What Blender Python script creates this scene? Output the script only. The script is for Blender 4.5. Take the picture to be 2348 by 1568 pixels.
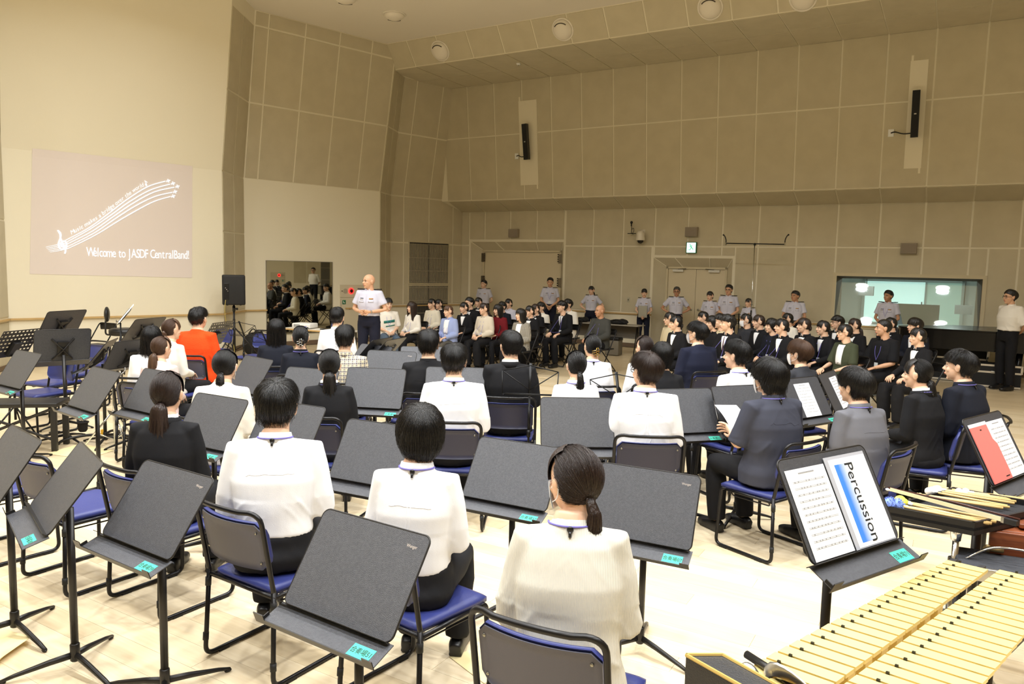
import bpy, bmesh, math, random
import numpy as np
from mathutils import Vector, Matrix, noise
from mathutils.bvhtree import BVHTree
for _o in list(bpy.data.objects): bpy.data.objects.remove(_o)
random.seed(7); RNG = np.random.default_rng(7)
SC = bpy.context.scene; COL = SC.collection
rad = math.radians
# ------------------------------------------------------------------ camera
F_PX, CX, CY, EYE = 1700.0, 1174.0, 784.0, 1.9
PITCH, ROLL = rad(5.7075), rad(1.3208)
_c, _s = math.cos(PITCH), math.sin(PITCH)
C_F = np.array([0, _c, -_s]); _u = np.array([0, _s, _c]); _x = np.array([1.0, 0, 0])
C_R = math.cos(ROLL)*_x + math.sin(ROLL)*_u
C_U = -math.sin(ROLL)*_x + math.cos(ROLL)*_u
cam_d = bpy.data.cameras.new('camera'); cam = bpy.data.objects.new('camera', cam_d); COL.objects.link(cam)
cam_d.sensor_width = 36.0; cam_d.lens = 36.0*F_PX/2348.0; cam_d.clip_end = 200
_m = Matrix.Identity(4)
for _i in range(3):
    _m[_i][0] = C_R[_i]; _m[_i][1] = C_U[_i]; _m[_i][2] = -C_F[_i]
_m[2][3] = EYE
cam.matrix_world = _m; SC.camera = cam
# ------------------------------------------------------------------ world, exposure
w = bpy.data.worlds.new('world'); SC.world = w; w.use_nodes = True
w.node_tree.nodes['Background'].inputs[0].default_value = (0.9, 0.85, 0.75, 1)
w.node_tree.nodes['Background'].inputs[1].default_value = 0.02
vs = SC.view_settings; vs.view_transform = 'Standard'; vs.look = 'None'; vs.gamma = 1.0; vs.use_curve_mapping = False
vs.exposure = 0.0
# the lit downlights over the band (their housings are built with the ceiling)
LAMP_GAIN = 0.55
STAGE_LAMPS = []
for _j, _e in ((-2, 150), (-1, 185), (0, 200), (1, 150)):
    for _i in range(-4, 3):
        _lx = -.1+_i*2.5*.8613+_j*2.8*.5080; _ly = 5.3-_i*2.5*.5080+_j*2.8*.8613
        if -9 < _lx < 7.5 and _ly > -4 and not (_lx*.678-_ly*.735 < -13.2): STAGE_LAMPS.append((_lx, _ly, _e*(0.62 if _i < -1 else 1.0)))
for _lx, _ly, _le in STAGE_LAMPS:
    ld = bpy.data.lights.new('stage_lamp', 'AREA'); ld.shape = 'DISK'; ld.size = 0.34; ld.energy = _le*LAMP_GAIN
    ld.color = (0.955, 0.985, 1.0); ld.spread = rad(150)
    lo = bpy.data.objects.new('stage_lamp', ld); COL.objects.link(lo); lo.location = (_lx, _ly, 6.90)
# ------------------------------------------------------------------ pixel helpers (photograph frame 2348 x 1568)
def ray(u, v): return C_R*((u-CX)/F_PX) - C_U*((v-CY)/F_PX) + C_F
def at_z(u, v, z):
    d = ray(u, v); return np.array([0, 0, EYE]) + d*((z-EYE)/d[2])
def on_plane(u, v, P, n):
    d = ray(u, v); C = np.array([0, 0, EYE]); return C + d*(np.dot(P-C, n)/np.dot(d, n))
# ------------------------------------------------------------------ materials
def lin(*c):
    return tuple((x/255/12.92) if x/255 <= .04045 else ((x/255+.055)/1.055)**2.4 for x in c)
MATS = {}
def mat(name, col, rough=.6, metal=0.0, spec=.5, bump=None, var=None, emit=None, coat=0.0, trans=0.0, sss=0.0, sheen=0.0):
    """col = sRGB 0-255.  bump=(scale,strength,(sx,sy,sz)).  var=(col2,scale,(sx,sy,sz))"""
    if name in MATS: return MATS[name]
    m = bpy.data.materials.new(name); m.use_nodes = True; nt = m.node_tree; b = nt.nodes['Principled BSDF']
    c = lin(*col); b.inputs['Base Color'].default_value = (*c, 1)
    b.inputs['Roughness'].default_value = rough; b.inputs['Metallic'].default_value = metal
    b.inputs['Specular IOR Level'].default_value = spec
    if coat: b.inputs['Coat Weight'].default_value = coat
    if trans: b.inputs['Transmission Weight'].default_value = trans
    if sheen: b.inputs['Sheen Weight'].default_value = sheen
    if sss:
        b.inputs['Subsurface Weight'].default_value = sss; b.inputs['Subsurface Radius'].default_value = (.01, .004, .002)
        b.inputs['Subsurface Scale'].default_value = .6
    tc = None
    def coords(sc):
        nonlocal tc
        if tc is None: tc = nt.nodes.new('ShaderNodeTexCoord')
        mp = nt.nodes.new('ShaderNodeMapping'); mp.inputs['Scale'].default_value = sc
        nt.links.new(tc.outputs['Object'], mp.inputs['Vector']); return mp.outputs['Vector']
    if var:
        n = nt.nodes.new('ShaderNodeTexNoise'); n.inputs['Scale'].default_value = var[1]; n.inputs['Detail'].default_value = 4
        nt.links.new(coords(var[2] if len(var) > 2 else (1, 1, 1)), n.inputs['Vector'])
        r = nt.nodes.new('ShaderNodeValToRGB'); r.color_ramp.elements[0].position = .35; r.color_ramp.elements[1].position = .65
        r.color_ramp.elements[0].color = (*c, 1); r.color_ramp.elements[1].color = (*lin(*var[0]), 1)
        nt.links.new(n.outputs['Fac'], r.inputs['Fac']); nt.links.new(r.outputs['Color'], b.inputs['Base Color'])
    if bump:
        n = nt.nodes.new('ShaderNodeTexNoise'); n.inputs['Scale'].default_value = bump[0]; n.inputs['Detail'].default_value = 3
        nt.links.new(coords(bump[2] if len(bump) > 2 else (1, 1, 1)), n.inputs['Vector'])
        bp = nt.nodes.new('ShaderNodeBump'); bp.inputs['Strength'].default_value = bump[1]; bp.inputs['Distance'].default_value = .01
        nt.links.new(n.outputs['Fac'], bp.inputs['Height']); nt.links.new(bp.outputs['Normal'], b.inputs['Normal'])
    if emit:
        b.inputs['Emission Color'].default_value = (*lin(*emit[0]), 1); b.inputs['Emission Strength'].default_value = emit[1]
    MATS[name] = m; return m
def nodes_of(m): return m.node_tree, m.node_tree.nodes['Principled BSDF']
# ------------------------------------------------------------------ objects
def mesh_from(name, verts, faces, smooth=False, mats=(), midx=None):
    me = bpy.data.meshes.new(name); me.from_pydata([tuple(map(float, p)) for p in verts], [], [tuple(int(i) for i in f) for f in faces])
    for m in mats: me.materials.append(m)
    if smooth: me.polygons.foreach_set('use_smooth', [True]*len(me.polygons))
    if midx is not None: me.polygons.foreach_set('material_index', np.asarray(midx, dtype=np.int32))
    me.update(); return me
def link(name, data, parent=None, m=None, loc=None, rot=None, scale=None):
    o = bpy.data.objects.new(name, data); COL.objects.link(o)
    if parent is not None: o.parent = parent
    if loc is not None: o.location = loc
    if rot is not None: o.rotation_euler = rot
    if scale is not None: o.scale = scale
    if m is not None and data is not None:
        if len(data.materials) == 0: data.materials.append(m)
        elif data.materials[0] != m and len(o.material_slots):
            o.material_slots[0].link = 'OBJECT'; o.material_slots[0].material = m
    return o
def tag(o, label, cat, group=None, kind=None):
    o['label'] = label
    if cat: o['category'] = cat
    if group: o['group'] = group
    if kind: o['kind'] = kind
    return o
def thing(name, label, cat, loc=(0, 0, 0), rotz=0.0, group=None):
    o = bpy.data.objects.new(name, None); COL.objects.link(o); o.empty_display_size = .1
    o.location = loc; o.rotation_euler = (0, 0, rotz); return tag(o, label, cat, group)
def struct(o):
    o['kind'] = 'structure'; return o
def copy_tree(root, loc, rotz, label, group=None):
    r = root.copy(); COL.objects.link(r); r.location = loc; r.rotation_euler = (0, 0, rotz); r['label'] = label
    if group: r['group'] = group
    for ch in root.children:
        c = ch.copy(); COL.objects.link(c); c.parent = r
        for g in ch.children:
            d = g.copy(); COL.objects.link(d); d.parent = c
    return r
# ------------------------------------------------------------------ shapes: (verts ndarray, faces list)
class S:
    def __init__(s): s.v = []; s.f = []; s.n = 0; s.mi = []
    def add(s, vf, mi=0):
        v, f = vf; v = np.asarray(v, float); s.v.append(v); s.f += [tuple(i+s.n for i in q) for q in f]; s.mi += [mi]*len(f); s.n += len(v); return s
    def arr(s): return np.concatenate(s.v), s.f
    def mesh(s, name, smooth=False, mats=()):
        v, f = s.arr(); return mesh_from(name, v, f, smooth, mats, s.mi if len(mats) > 1 else None)
def box(x0, x1, y0, y1, z0, z1):
    v = [(x0, y0, z0), (x1, y0, z0), (x1, y1, z0), (x0, y1, z0), (x0, y0, z1), (x1, y0, z1), (x1, y1, z1), (x0, y1, z1)]
    return np.array(v, float), [(3, 2, 1, 0), (4, 5, 6, 7), (0, 1, 5, 4), (1, 2, 6, 5), (2, 3, 7, 6), (3, 0, 4, 7)]
def hexa(p, q):
    """p,q: two quads (4 pts each)"""
    v = np.array(list(p)+list(q), float)
    return v, [(3, 2, 1, 0), (4, 5, 6, 7), (0, 1, 5, 4), (1, 2, 6, 5), (2, 3, 7, 6), (3, 0, 4, 7)]
def rbox(x0, x1, y0, y1, z0, z1, b=.01, seg=2):
    bm = bmesh.new(); bmesh.ops.create_cube(bm, size=1)
    for vv in bm.verts: vv.co = ((x0+x1)/2+vv.co.x*(x1-x0), (y0+y1)/2+vv.co.y*(y1-y0), (z0+z1)/2+vv.co.z*(z1-z0))
    bmesh.ops.bevel(bm, geom=bm.edges[:], offset=b, segments=seg, affect='EDGES', profile=.6)
    bm.verts.ensure_lookup_table(); bm.verts.index_update()
    r = np.array([vv.co[:] for vv in bm.verts]), [tuple(vv.index for vv in f.verts) for f in bm.faces]
    bm.free(); return r
def ell(c, r, nu=16, nv=10):
    v = [(0, 0, 1)]
    for j in range(1, nv):
        t = math.pi*j/nv
        for i in range(nu):
            a = 2*math.pi*i/nu; v.append((math.sin(t)*math.cos(a), math.sin(t)*math.sin(a), math.cos(t)))
    v.append((0, 0, -1)); f = []
    for i in range(nu): f.append((0, 1+i, 1+(i+1) % nu))
    for j in range(nv-2):
        for i in range(nu):
            a = 1+j*nu+i; b = 1+j*nu+(i+1) % nu; f.append((a, a+nu, b+nu, b))
    k = len(v)-1; o = 1+(nv-2)*nu
    for i in range(nu): f.append((k, o+(i+1) % nu, o+i))
    return np.array(v)*np.array(r)+np.array(c), f
def tube(pts, r, n=10, cap=True, hint=(1, 0, 0), power=2.0, closed=False):
    P = [np.array(p, float) for p in pts]; m = len(P)
    if not hasattr(r, '__len__'): r = [r]*m
    v = []; side = np.array(hint, float); cs = []
    for k in range(n):
        a = 2*math.pi*k/n; ca, sa = math.cos(a), math.sin(a)
        cs.append((math.copysign(abs(ca)**(2/power), ca), math.copysign(abs(sa)**(2/power), sa)))
    for i in range(m):
        if closed: t = P[(i+1) % m]-P[i-1]
        else: t = P[min(i+1, m-1)]-P[max(i-1, 0)]
        t = t/(np.linalg.norm(t)+1e-12)
        sd = side-t*np.dot(side, t)
        if np.linalg.norm(sd) < 1e-3: sd = np.cross(t, [0, 0, 1.0] if abs(t[2]) < .9 else [0, 1.0, 0])
        sd = sd/np.linalg.norm(sd)
        if not (isinstance(hint, tuple) and len(P) and hasattr(r[i], '__len__')): side = sd
        up = np.cross(sd, t)
        rx, ry = (r[i] if hasattr(r[i], '__len__') else (r[i], r[i]))
        for ca, sa in cs: v.append(P[i]+sd*rx*ca+up*ry*sa)
    f = []
    for i in range(m if closed else m-1):
        j = (i+1) % m
        for k in range(n): f.append((i*n+k, i*n+(k+1) % n, j*n+(k+1) % n, j*n+k))
    if cap and not closed:
        f.append(tuple(range(n-1, -1, -1))); f.append(tuple((m-1)*n+k for k in range(n)))
    f = [q[::-1] for q in f]
    return np.array(v), f
def smooth_path(pts, k=6):
    P = np.array(pts, float); out = []
    for i in range(len(P)-1):
        p0 = P[max(i-1, 0)]; p1 = P[i]; p2 = P[i+1]; p3 = P[min(i+2, len(P)-1)]
        for j in range(k):
            t = j/k
            out.append(.5*((2*p1)+(-p0+p2)*t+(2*p0-5*p1+4*p2-p3)*t*t+(-p0+3*p1-3*p2+p3)*t**3))
    out.append(P[-1]); return out
def bend_path(pts, r, k=5):
    """polyline with rounded corners"""
    P = [np.array(p, float) for p in pts]; out = [P[0]]
    for i in range(1, len(P)-1):
        a = P[i-1]-P[i]; b = P[i+1]-P[i]; la, lb = np.linalg.norm(a), np.linalg.norm(b); d = min(r, la*.45, lb*.45)
        p = P[i]+a/la*d; q = P[i]+b/lb*d
        for j in range(k+1):
            t = j/k; out.append((1-t)**2*p+2*t*(1-t)*P[i]+t*t*q)
    out.append(P[-1]); return out
def lathe(prof, n=20, c=(0, 0, 0)):
    v = []; f = []
    for r, z in prof:
        for k in range(n):
            a = 2*math.pi*k/n; v.append((c[0]+r*math.cos(a), c[1]+r*math.sin(a), c[2]+z))
    for i in range(len(prof)-1):
        for k in range(n): f.append((i*n+k, i*n+(k+1) % n, (i+1)*n+(k+1) % n, (i+1)*n+k))
    f.append(tuple(range(n-1, -1, -1))); f.append(tuple((len(prof)-1)*n+k for k in range(n)))
    return np.array(v), f
def xf(vf, M):
    v, f = vf; M = np.array(M); v = np.asarray(v); return v@M[:3, :3].T+M[:3, 3], f
def prism(poly, z0, z1):
    n = len(poly); v = [(x, y, z0) for x, y in poly]+[(x, y, z1) for x, y in poly]
    f = [tuple(range(n-1, -1, -1)), tuple(range(n, 2*n))]+[(i, (i+1) % n, n+(i+1) % n, n+i) for i in range(n)]
    return np.array(v, float), f
def rrect(w, h, r, k=5, cx=0, cy=0):
    out = []
    for sx, sy, a0 in ((1, 1, 0), (-1, 1, 90), (-1, -1, 180), (1, -1, 270)):
        for j in range(k+1):
            a = rad(a0+90*j/k); out.append((cx+sx*(w/2-r)+r*math.cos(a), cy+sy*(h/2-r)+r*math.sin(a)))
    return out
def Rz(a): return np.array(Matrix.Rotation(a, 4, 'Z'))
def Rx(a): return np.array(Matrix.Rotation(a, 4, 'X'))
def Ry(a): return np.array(Matrix.Rotation(a, 4, 'Y'))
def T(x, y, z): return np.array(Matrix.Translation((x, y, z)))
def remesh(name, parts, voxel, smooth=4, fold=None):
    s = S()
    for p in parts: s.add(p)
    me = s.mesh('tmp'); o = bpy.data.objects.new('tmp', me); COL.objects.link(o)
    md = o.modifiers.new('r', 'REMESH'); md.mode = 'VOXEL'; md.voxel_size = voxel; md.use_smooth_shade = True
    if smooth:
        ms = o.modifiers.new('s', 'SMOOTH'); ms.factor = .5; ms.iterations = smooth
    dg = bpy.context.evaluated_depsgraph_get()
    out = bpy.data.meshes.new_from_object(o.evaluated_get(dg)); out.name = name
    bpy.data.objects.remove(o); bpy.data.meshes.remove(me)
    if fold:
        n = len(out.vertices); co = np.empty(n*3); no = np.empty(n*3)
        out.vertices.foreach_get('co', co); out.vertices.foreach_get('normal', no)
        co = co.reshape(-1, 3); no = no.reshape(-1, 3)
        d = np.array([fold(p) for p in co]); co = co+no*d[:, None]
        out.vertices.foreach_set('co', co.ravel())
    out.polygons.foreach_set('use_smooth', [True]*len(out.polygons)); out.update(); return out
def text_mesh(name, body, size, extrude=0.0, shear=0.0, xs=1.0, spacing=1.0):
    c = bpy.data.curves.new('t', 'FONT'); c.body = body; c.size = size; c.extrude = extrude; c.resolution_u = 3; c.shear = shear
    c.align_x = 'CENTER'; c.align_y = 'CENTER'; c.space_character = spacing
    o = bpy.data.objects.new('t', c); COL.objects.link(o)
    dg = bpy.context.evaluated_depsgraph_get(); me = bpy.data.meshes.new_from_object(o.evaluated_get(dg)); me.name = name
    bpy.data.objects.remove(o); bpy.data.curves.remove(c)
    if xs != 1.0:
        for v in me.vertices: v.co.x *= xs
    return me
# ================================================================== the room
A1, A2 = rad(47.293), rad(59.4676)
D1 = np.array([math.sin(A1), math.cos(A1), 0]); N1 = np.array([D1[1], -D1[0], 0])     # screen / mirror / vent walls; N1 points into the room
D2 = np.array([-math.sin(A2), math.cos(A2), 0]); N2 = np.array([D2[1], -D2[0], 0])    # back wall; N2 points out of the room
UP = np.array([0, 0, 1.0])
O_SCR, O_MIR, O_VENT, O_BACK = -15.08, -15.98, -16.49, 17.40
KINK, CEIL = 3.70, 7.05
cream = mat('cream_plaster', (236, 228, 204), .85, bump=(60, .05))
panelm = mat('acoustic_panel', (206, 196, 168), .95, bump=(260, .25), var=((200, 190, 162), 3.0))
ceilm = mat('ceiling_paint', (234, 226, 210), .9, bump=(40, .05))
doorm = mat('door_paint', (216, 203, 172), .55)
frame_m = mat('door_frame_paint', (208, 196, 164), .6)
railm = mat('handrail_wood', (206, 174, 118), .45, var=((190, 156, 100), 6, (1, 1, 20)))
basem = mat('baseboard_brown', (112, 92, 72), .6)
def poly(name, pts, m, parent=None, thick=.06, nrm=None):
    """slab: pts (CCW seen from the room) are its room face, body goes behind"""
    P = [np.array(p, float) for p in pts]
    if nrm is None:
        nrm = np.cross(P[1]-P[0], P[-1]-P[0]); nrm = nrm/np.linalg.norm(nrm)
    q = [p-nrm*thick for p in P]; n = len(P)
    f = [tuple(range(n)), tuple(range(2*n-1, n-1, -1))]+[(i, n+i, n+(i+1) % n, (i+1) % n) for i in range(n)]
    return link(name, mesh_from(name, P+q, f), parent, m)
PANEL_MESH = {}
def panel(parent, p00, p10, p11, p01, gap=.019, t=.012, m=None, name='panel'):
    """raised panel on a wall quad (corners seen from the room: bottom-left, bottom-right, top-right, top-left)"""
    P = [np.array(p, float) for p in (p00, p10, p11, p01)]
    nrm = np.cross(P[1]-P[0], P[3]-P[0]); nrm /= np.linalg.norm(nrm)
    e = P[1]-P[0]; e /= np.linalg.norm(e); g = P[3]-P[0]; g /= np.linalg.norm(g)
    Q = [P[0]+(e+g)*gap, P[1]+(-e+g)*gap, P[2]+(-e-g)*gap, P[3]+(e-g)*gap]
    return link(name, mesh_from('panel', *hexa([q-nrm*.004 for q in Q], [q+nrm*t for q in Q])), parent, m or panelm)
def lean_dir(a): return UP*math.cos(a)+N1*math.sin(a)
LEAN1 = rad(11.5)
def p1(off, s, z):           # point on a left-side wall (leans inward above the kink)
    o = off
    if z > KINK: o = off+(z-KINK)*math.tan(LEAN1)
    return N1*o+D1*s+UP*z
def along1(u, v, off): return float(np.dot(on_plane(u, v, N1*off, N1), D1))
s_scrL, s_scrR = along1(19.4, 733, O_SCR), along1(512.2, 640, O_SCR)
s_mirL, s_mirR = along1(561.5, 700, O_MIR), along1(870.5, 560, O_MIR)
s_venL = along1(895.5, 560, O_VENT); s_venR = float(np.dot(np.array([-1.48, 21.07, 0]), D1))
def wall_pair(name, a, b, m=cream):
    """a=(off,s0) b=(off,s1): lower upright and upper leaning slab joined in one wall mesh"""
    z = [0, KINK, CEIL]; v = []
    for zz in z: v += [p1(a[0], a[1], zz), p1(b[0], b[1], zz)]
    nr = N1*0.10
    v2 = [p-nr for p in v]; n = len(v)
    f = [(0, 1, 3, 2), (2, 3, 5, 4), (n+1, n+0, n+2, n+3), (n+3, n+2, n+4, n+5), (0, n, n+1, 1), (4, 5, n+5, n+4), (0, 2, n+2, n), (2, 4, n+4, n+2), (1, n+1, n+3, 3), (3, n+3, n+5, 5)]
    return struct(link(name, mesh_from(name, v+v2, f), None, m))
wl = wall_pair('wall_left', (O_SCR, s_scrL), (O_SCR, s_scrR)); tag(wl, 'tall cream front wall with the projected slide', None)
wm = wall_pair('wall_mirror', (O_MIR, s_mirL), (O_MIR, s_mirR)); tag(wm, 'stepped wall section holding the tall mirror', None)
wv = wall_pair('wall_vent', (O_VENT, s_venL), (O_VENT, s_venR+.5)); tag(wv, 'corner wall section with the dark ventilation grille', None)
wr1 = wall_pair('wall_return_1', (O_SCR, s_scrR), (O_MIR, s_mirL)); tag(wr1, 'narrow return wall beside the front wall', None)
wr2 = wall_pair('wall_return_2', (O_MIR, s_mirR), (O_VENT, s_venL)); tag(wr2, 'narrow return wall beside the mirror section', None)
# left splay beyond the frame
pl_ = at_z(0, 735.9, .83); pl_[2] = 0
e0 = p1(O_SCR, s_scrL, 0); dl = (pl_-e0)/np.linalg.norm((pl_-e0)); far = e0+dl*2.2
wsp = struct(poly('wall_splay', [far, e0, e0+UP*CEIL, far+UP*CEIL], cream)); tag(wsp, 'panelled splay wall left of the front wall', None)
for z0, z1 in ((.06, .80), (.86, 2.5), (2.5, 4.2), (4.2, 5.9)):
    panel(wsp, far+UP*z0, e0+UP*z0, e0+UP*z1, far+UP*z1)
q2 = np.array([-12.5, 4.0, 0]); q3 = np.array([-12.5, -8.0, 0]); q4 = np.array([15.5, -8.0, 0])
wfar = struct(poly('wall_left_rear', [q2, far, far+UP*CEIL, q2+UP*CEIL], cream)); tag(wfar, 'plain side wall outside the view', None)
wfar2 = struct(poly('wall_side', [q3, q2, q2+UP*CEIL, q3+UP*CEIL], panelm)); tag(wfar2, 'long side wall outside the view', None)
wrear = struct(poly('wall_rear', [q4, q3, q3+UP*CEIL, q4+UP*CEIL], panelm)); tag(wrear, 'rear wall behind the camera', None)
# panels on mirror section (upper) and vent section, returns
cols = [s_mirL+.02]+[s_mirL+.32+.83*k for k in range(4)]+[s_mirR-.01]
cols = [c for c in cols if c <= s_mirR+.001]
for (za, zb) in ((KINK, 5.25), (5.25, 6.76), (6.76, CEIL)):
    for a, b in zip(cols[:-1], cols[1:]):
        panel(wm, p1(O_MIR, a, za), p1(O_MIR, b, za), p1(O_MIR, b, zb), p1(O_MIR, a, zb))
vcols = [s_venL, s_venL+.40, s_venL+1.22, s_venL+2.04, s_venR+.02]
for (za, zb) in ((0.86, 2.5), (2.5, KINK), (KINK, 5.25), (5.25, 6.6)):
    for i, (a, b) in enumerate(zip(vcols[:-1], vcols[1:])):
        if b-a < .12: continue
        panel(wv, p1(O_VENT, a, za), p1(O_VENT, b, za), p1(O_VENT, b, zb), p1(O_VENT, a, zb))
def lerp(p, q, t): return p+(q-p)*t
for wr, (oa, sa), (ob, sb), nn in ((wr1, (O_SCR, s_scrR), (O_MIR, s_mirL), 2), (wr2, (O_MIR, s_mirR), (O_VENT, s_venL), 2)):
    for (za, zb) in ((0.86, 2.5), (2.5, KINK), (KINK, 5.25), (5.25, 6.76)):
        for k in range(nn):
            A, B, C, D = p1(oa, sa, za), p1(ob, sb, za), p1(ob, sb, zb), p1(oa, sa, zb)
            panel(wr, lerp(A, B, k/nn), lerp(A, B, (k+1)/nn), lerp(D, C, (k+1)/nn), lerp(D, C, k/nn))
# ------------------------------------------------------------------ back wall
def p2(off, s, z): return N2*off+D2*s+UP*z       # s grows to the left in the picture
MOD = .818; S0 = 6.30
sL = float(np.dot(np.array([-1.48, 21.07, 0]), D2)); sR = -7.5
LEAN2 = rad(6.0); U_OFF, U_Z0, U_Z1 = 16.70, 3.66, 6.55
U_TOP = U_OFF-(U_Z1-U_Z0)*math.tan(LEAN2)
F_OFF, C_OFF = 14.27, 13.90
def along2(u, v, off=O_BACK): return float(np.dot(on_plane(u, v, N2*off, N2), D2))
# openings in the lower wall: (sLeft, sRight, z0, z1)
DOOR1 = (11.67, 8.77, 0, 2.60); DOOR2 = (6.31, 4.40, 0, 2.23); WIN = (2.16, -.51, .83, 1.89)
OPEN = [DOOR1, DOOR2, WIN]
vb = S()
def slab2(s, s0, s1, z0, z1, off=O_BACK, t=.10):
    P = [p2(off, s0, z0), p2(off, s1, z0), p2(off, s1, z1), p2(off, s0, z1)]
    s.add(hexa(P, [p+N2*t for p in P])); return s
edges = [sL, 11.67, 8.77, 6.31, 4.40, 2.16, -.51, sR]
slab2(vb, sL, 11.67, 0, 3.42); slab2(vb, 11.67, 8.77, 2.60, 3.42); slab2(vb, 8.77, 6.31, 0, 3.42); slab2(vb, 6.31, 4.40, 2.23, 3.42)
slab2(vb, 4.40, 2.16, 0, 3.42); slab2(vb, 2.16, -.51, 1.89, 3.42); slab2(vb, 2.16, -.51, 0, .83); slab2(vb, -.51, sR, 0, 3.42)
# soffit, leaning upper wall, top soffit, sloped face (one continuous cream carcass behind the panels)
def strip2(s, o0, z0, o1, z1, a=sL+.6, b=sR, t=.08):
    P = [p2(o0, a, z0), p2(o0, b, z0), p2(o1, b, z1), p2(o1, a, z1)]
    n = np.cross(P[1]-P[0], P[3]-P[0]); n /= np.linalg.norm(n)
    s.add(hexa(P, [p-n*t for p in P]))
strip2(vb, O_BACK, 3.42, U_OFF, U_Z0); strip2(vb, U_OFF, U_Z0, U_TOP, U_Z1); strip2(vb, U_TOP, U_Z1, F_OFF, U_Z1); strip2(vb, F_OFF, U_Z1, C_OFF, CEIL)
wb = struct(link('wall_back', vb.mesh('wall_back'), None, cream)); tag(wb, 'long back wall of beige acoustic panels with two doors and a window', None)
ss = [S0+MOD*k for k in range(-16, 8)]; ss = sorted([s for s in ss if sR < s < sL-.1]+[sL, sR], reverse=True)
def clip_open(s0, s1, z0, z1):
    """rectangles of the cell outside the openings"""
    cells = [(s0, s1, z0, z1)]
    for (a, b, c, d) in OPEN:
        a += .05; b -= .05; d += .05; c -= .03
        new = []
        for (x0, x1, y0, y1) in cells:      # x0 > x1
            if x1 >= a or x0 <= b or y0 >= d or y1 <= c: new.append((x0, x1, y0, y1)); continue
            if x0 > a: new.append((x0, a, y0, y1))
            if x1 < b: new.append((b, x1, y0, y1))
            xa, xb = min(x0, a), max(x1, b)
            if y1 > d: new.append((xa, xb, d, y1))
            if y0 < c: new.append((xa, xb, y0, c))
        cells = new
    return [q for q in cells if q[0]-q[1] > .07 and q[3]-q[2] > .07]
for a, b in zip(ss[:-1], ss[1:]):
    for z0, z1 in ((.86, 2.5), (2.5, 3.42)):
        for (x0, x1, y0, y1) in clip_open(a, b, z0, z1):
            panel(wb, p2(O_BACK, x0, y0), p2(O_BACK, x1, y0), p2(O_BACK, x1, y1), p2(O_BACK, x0, y1))
    zm = 5.27; om = U_OFF-(zm-U_Z0)*math.tan(LEAN2)
    for (o0, z0, o1, z1) in ((O_BACK, 3.42, U_OFF, U_Z0), (U_OFF, U_Z0, om, zm), (om, zm, U_TOP, U_Z1), (U_TOP, U_Z1, 15.40, U_Z1), (15.40, U_Z1, F_OFF, U_Z1), (F_OFF, U_Z1, C_OFF, CEIL)):
        g = .016 if z0 != z1 else .012
        panel(wb, p2(o0, a, z0), p2(o0, b, z0), p2(o1, b, z1), p2(o1, a, z1), gap=g)
# right side wall (outside the frame, seen in the mirror)
r0 = p2(O_BACK, sR, 0); r1 = np.array([15.5, -8.0, 0])
wright = struct(poly('wall_right', [r0, r1, r1+UP*CEIL, r0+UP*CEIL], cream)); tag(wright, 'right side wall outside the view', None)
rd = (r1-r0)/np.linalg.norm(r1-r0)
for z0_, z1_ in ((.86, 2.5), (2.5, 4.2)):
    for k in range(2): panel(wright, r0+rd*(.55+.7*k)+UP*z0_, r0+rd*(1.25+.7*k)+UP*z0_, r0+rd*(1.25+.7*k)+UP*z1_, r0+rd*(.55+.7*k)+UP*z1_)
# ceiling
cm = mesh_from('ceiling', [(-14, -9, CEIL), (17, -9, CEIL), (17, 26, CEIL), (-14, 26, CEIL), (-14, -9, CEIL+.1), (17, -9, CEIL+.1), (17, 26, CEIL+.1), (-14, 26, CEIL+.1)],
               [(3, 2, 1, 0), (4, 5, 6, 7), (0, 1, 5, 4), (1, 2, 6, 5), (2, 3, 7, 6), (3, 0, 4, 7)])
ce = struct(link('ceiling', cm, None, ceilm)); tag(ce, 'flat pale ceiling with recessed downlights', None)
# ------------------------------------------------------------------ floor
fm = mat('floor_maple', (228, 212, 180), .38, spec=.4)
nt, b_ = nodes_of(fm)
tc = nt.nodes.new('ShaderNodeTexCoord'); mp = nt.nodes.new('ShaderNodeMapping'); mp.inputs['Rotation'].default_value = (0, 0, -math.atan2(D2[1], D2[0]))
nt.links.new(tc.outputs['Object'], mp.inputs['Vector'])
br = nt.nodes.new('ShaderNodeTexBrick'); br.inputs['Scale'].default_value = 1.0; br.inputs['Brick Width'].default_value = 1.8; br.inputs['Row Height'].default_value = .15
br.inputs['Mortar Size'].default_value = .0008; br.inputs['Color1'].default_value = (*lin(228, 208, 172), 1); br.inputs['Color2'].default_value = (*lin(218, 197, 158), 1); br.inputs['Mortar'].default_value = (*lin(200, 172, 126), 1)
nt.links.new(mp.outputs['Vector'], br.inputs['Vector'])
nz = nt.nodes.new('ShaderNodeTexNoise'); nz.inputs['Scale'].default_value = 3; nz.inputs['Detail'].default_value = 6
mp2 = nt.nodes.new('ShaderNodeMapping'); mp2.inputs['Rotation'].default_value = (0, 0, -math.atan2(D2[1], D2[0])); mp2.inputs['Scale'].default_value = (.8, 14, 1)
nt.links.new(tc.outputs['Object'], mp2.inputs['Vector']); nt.links.new(mp2.outputs['Vector'], nz.inputs['Vector'])
mx = nt.nodes.new('ShaderNodeMixRGB'); mx.blend_type = 'MULTIPLY'; mx.inputs['Fac'].default_value = .22
nt.links.new(br.outputs['Color'], mx.inputs['Color1']); nt.links.new(nz.outputs['Fac'], mx.inputs['Color2']); nt.links.new(mx.outputs['Color'], b_.inputs['Base Color'])
flm = mesh_from('floor', *box(-14, 17, -9, 26, -.12, -.0105))
fl = struct(link('floor', flm, None, fm)); tag(fl, 'light maple board floor of the rehearsal hall', None)
plank_m = []
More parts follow.
